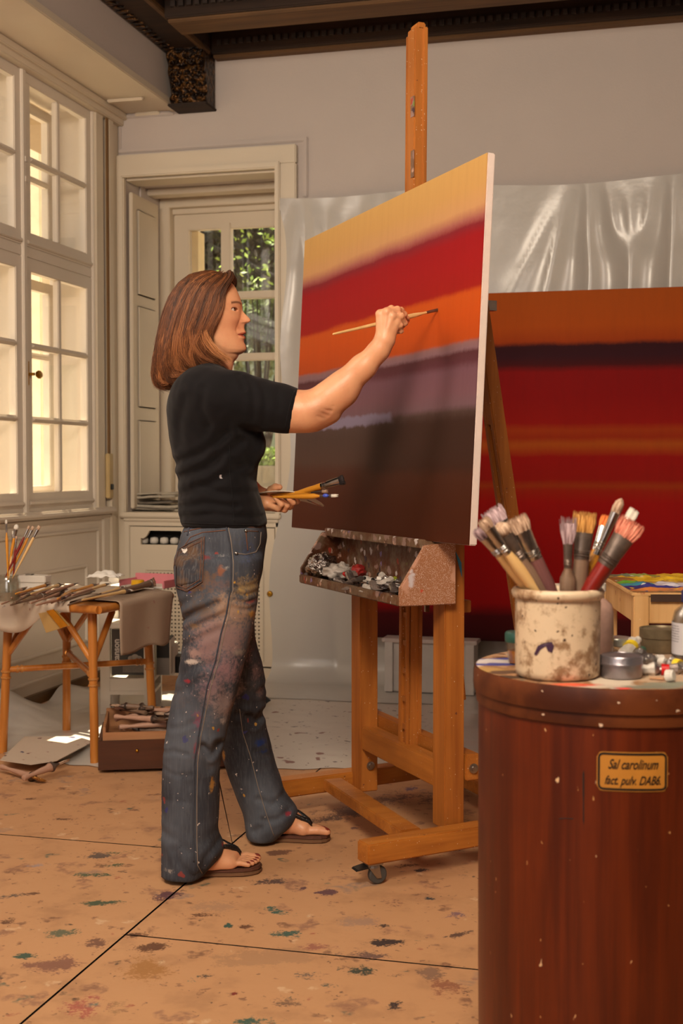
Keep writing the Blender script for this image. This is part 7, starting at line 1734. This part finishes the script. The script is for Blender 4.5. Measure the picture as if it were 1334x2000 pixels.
def tb(x, y, dz, ang, lab, **k): p_ = on_top(x, y); return tube_obj(lab, (p_.x, p_.y, bz_+.0005+dz), YAW+R(ang), **k)
tb(1173, 1302, 0, 215, 'twisted silver paint tube just right of the crock', L=.060, r=.011, body_m='foil', seed=21, group=None)
tb(1196, 1308, .006, 60, 'silver-grey tube with yellow band lying behind the grey tin', L=.0, r=.013, body_m='foil_w', seed=22) if False else None
tb(1240, 1278, .010, 55, 'white tube with yellow band and white cap standing out behind the grey tin', L=.055, r=.012, body_m='foil_w', band=yb_, cap=capw, seed=23, tilt=R(14))
tb(1252, 1290, .004, 68, 'tube with a dark green cap beside the yellow-banded one', L=.055, r=.011, body_m='foil', cap=capg, seed=24, tilt=R(10))
tb(1284, 1318, .0, -12, 'tube with a bright red cap near the front of the barrel top', L=.045, r=.010, body_m='foil_w', cap=capr_, capr=.0095, seed=25)
tb(1276, 1302, .004, 20, 'small silver tube with white cap behind the red-capped one', L=.035, r=.010, body_m='foil', cap=capw, seed=26)
tb(1306, 1306, .002, 130, 'small yellow-labelled tube by the plastic bottle', L=.035, r=.009, body_m='foil', band=yb_, cap=capw, seed=27)
tb(1330, 1316, 0, -20, 'dark squeezed tube at the right frame edge on the barrel', L=.05, r=.009, body_m='foil_d', seed=28)
tb(1222, 1300, 0, 170, 'silver tube lying crosswise behind the grey tin', L=.05, r=.010, body_m='foil', seed=29)
pcw = on_top(1309, 1331)
wcp = thing('loose_cap', 'loose white ribbed cap beside the red-capped tube', 'cap', (pcw.x, pcw.y, bz_+.009))
MB().lathe([(0, -.006), (.0085, -.006), (.0085, .004), (.0075, .006), (0, .006)], 16, M=Matrix.Rotation(R(80), 4, 'Y') @ Matrix.Rotation(.4, 4, 'X')).build('cap_body', capw, wcp, smooth=40)
q = MB()
for k in range(12): a = 2*PI*k/12; q.box(.0083, .0090, -.0008, .0008, -.005, .004, Matrix.Rotation(R(80), 4, 'Y') @ Matrix.Rotation(.4, 4, 'X') @ Matrix.Rotation(a, 4, 'Z'))
q.build('ribs', capw, wcp)
pch = on_top(1280, 1327); o = MB().prism([(0, 0, 0), (.022, -.004, 0), (.024, .008, 0), (.004, .012, 0)], (0, 0, .0018)).build('wood_chip', wood('wood_chip', rgb(176, 130, 92), rgb(204, 160, 122), 'X'), bevel=.0005); o.location = (pch.x-.01, pch.y-.004, bz_+.001); prop(o, 'thin wooden chip lying in front of the tubes on the barrel', 'wood chip')
pr2 = on_top(1188, 1312); crumple('paint_pellet', 'small red dried paint pellet between the crock and the grey tin', 'paint pellet', (pr2.x, pr2.y, bz_+.006), (.007, .006, .006), plain('dried_red_orange_paint', rgb(206, 66, 50), .5), 4, .2, 16, 10)
# ================================================================== palette table behind the barrel
kz = .822; kc = uvz(1238, 1160, 3.02); kw = w(kc.x, kc.y, 0)
pt_ = thing('palette_table', 'pale wooden work table whose top is smeared with bright paint, behind the barrel', 'table', tuple(kw), YAW+R(-3))
tw = wood('pale_paint_flecked_wood', rgb(186, 140, 84), rgb(214, 172, 118), 'Z', .5, 14, [(26, .2, rgb(150, 80, 50), .25, .08, .9), (30, .2, rgb(60, 110, 60), .12, .05, .8), (20, .2, rgb(220, 130, 60), .16, .05, .8), (40, .2, rgb(226, 206, 186), .12, .08, .8)])
TW_, TD_ = .80, .50
for x0, y0 in ((0, 0), (TW_-.04, 0), (0, TD_-.04), (TW_-.04, TD_-.04)): MB().box(x0, x0+.036, y0, y0+.036, 0, kz-.004).build('leg', tw, pt_, bevel=.002)
for b in ((.036, TW_-.04, .004, .024, kz-.075, kz-.010), (.036, TW_-.04, TD_-.024, TD_-.004, kz-.06, kz-.010), (.004, .024, .036, TD_-.04, kz-.075, kz-.008), (TW_-.024, TW_-.004, .036, TD_-.04, kz-.06, kz-.01)): MB().box(*b).build('apron_rail', tw, pt_, bevel=.002)
MB().box(-.004, TW_, .0, TD_+.004, kz-.010, kz-.002).build('table_board', tw, pt_, bevel=.002)
MB().box(.04, TW_+.05, -.004, -.001, kz-.022, kz-.006).build('dark_edge', plain('dark_table_edge', rgb(60, 40, 30), .5), pt_)
PS = []; mi = pt_.location.copy(); Mi = (Matrix.Translation(mi) @ Matrix.Rotation(pt_.rotation_euler[2], 4, 'Z')).inverted()
for (x, y, a, b, c) in [(1185, 1122, .10, .06, (110, 116, 90)), (1205, 1131, .07, .04, (150, 96, 40)), (1195, 1120, .05, .03, (90, 104, 110)), (1240, 1122, .10, .05, (140, 150, 70)), (1262, 1131, .07, .05, (226, 180, 20)), (1300, 1122, .10, .05, (226, 176, 20)), (1325, 1132, .08, .05, (230, 184, 20)), (1285, 1118, .05, .03, (200, 160, 40)),
                        (1200, 1139, .05, .02, (90, 150, 30)), (1222, 1141, .07, .026, (20, 150, 170)), (1245, 1141, .05, .02, (30, 130, 160)), (1235, 1147, .07, .022, (20, 30, 120)), (1262, 1149, .06, .02, (20, 24, 100)), (1285, 1146, .06, .02, (26, 30, 130)), (1310, 1142, .06, .025, (206, 196, 206)), (1330, 1145, .05, .02, (214, 206, 216)), (1280, 1153, .05, .012, (200, 120, 60)), (1305, 1152, .06, .014, (206, 130, 70)), (1318, 1118, .05, .03, (90, 80, 60)), (1220, 1118, .06, .03, (120, 120, 100))]:
    p_ = Mi @ FL(x, y, kz); PS.append((p_.x, p_.y, a, b, 0.0, [lin(k) for k in c], 1.5))
nx_, ny_ = 130, 84; gx, gy = np.meshgrid(np.linspace(0, TW_-.004, nx_+1), np.linspace(.002, TD_, ny_+1), indexing='ij'); V = np.stack([gx.ravel(), gy.ravel(), np.full(gx.size, kz)], 1)
bmp = np.array([.010*max(0, mnoise.noise(Vector((v[0]*26, v[1]*26, 1))))+.005*abs(mnoise.noise(Vector((v[0]*70, v[1]*70, 4)))) for v in V]); edge = np.minimum(np.minimum(V[:, 0], TW_-V[:, 0]), np.minimum(V[:, 1], TD_-V[:, 1])); V[:, 2] += bmp*np.clip(edge/.02, 0, 1)-.0005
i, j = np.meshgrid(np.arange(nx_), np.arange(ny_), indexing='ij'); a_ = (i*(ny_+1)+j).ravel(); Q = np.stack([a_, a_+ny_+1, a_+ny_+2, a_+1], 1)
pm2 = NT('thick_wet_palette_paint', .28); co = pm2.coord(); at2 = pm2.n('ShaderNodeAttribute', attribute_name='paint'); n2 = pm2.noise(co, 34, 5, .7)
c2_ = pm2.mix(pm2.step(n2, .42, .58), rgb(176, 120, 70), rgb(120, 104, 70)); msk = pm2.math('ADD', at2.outputs['Alpha'], pm2.math('MULTIPLY', pm2.math('SUBTRACT', n2, .5), 1.0)); c2_ = pm2.mix(pm2.step(msk, .25, .42), c2_, at2.outputs['Color'])
for sc_, th_, cc_, d_ in [(40, .25, rgb(226, 180, 30), .10), (46, .25, rgb(30, 60, 130), .08), (50, .25, rgb(220, 214, 206), .08), (44, .25, rgb(60, 120, 60), .08)]: c2_ = pm2.speck(co, c2_, sc_, th_, cc_, d_, .08, .9)
pm2.bump(n2, .5, .004)
np_mesh('smeared_paint', V, Q, pm2.out(c2_), pt_, stain_colors(V, [(s[0], s[1], s[2], s[3], -YAW, s[5], s[6]) for s in PS]), smooth=True)
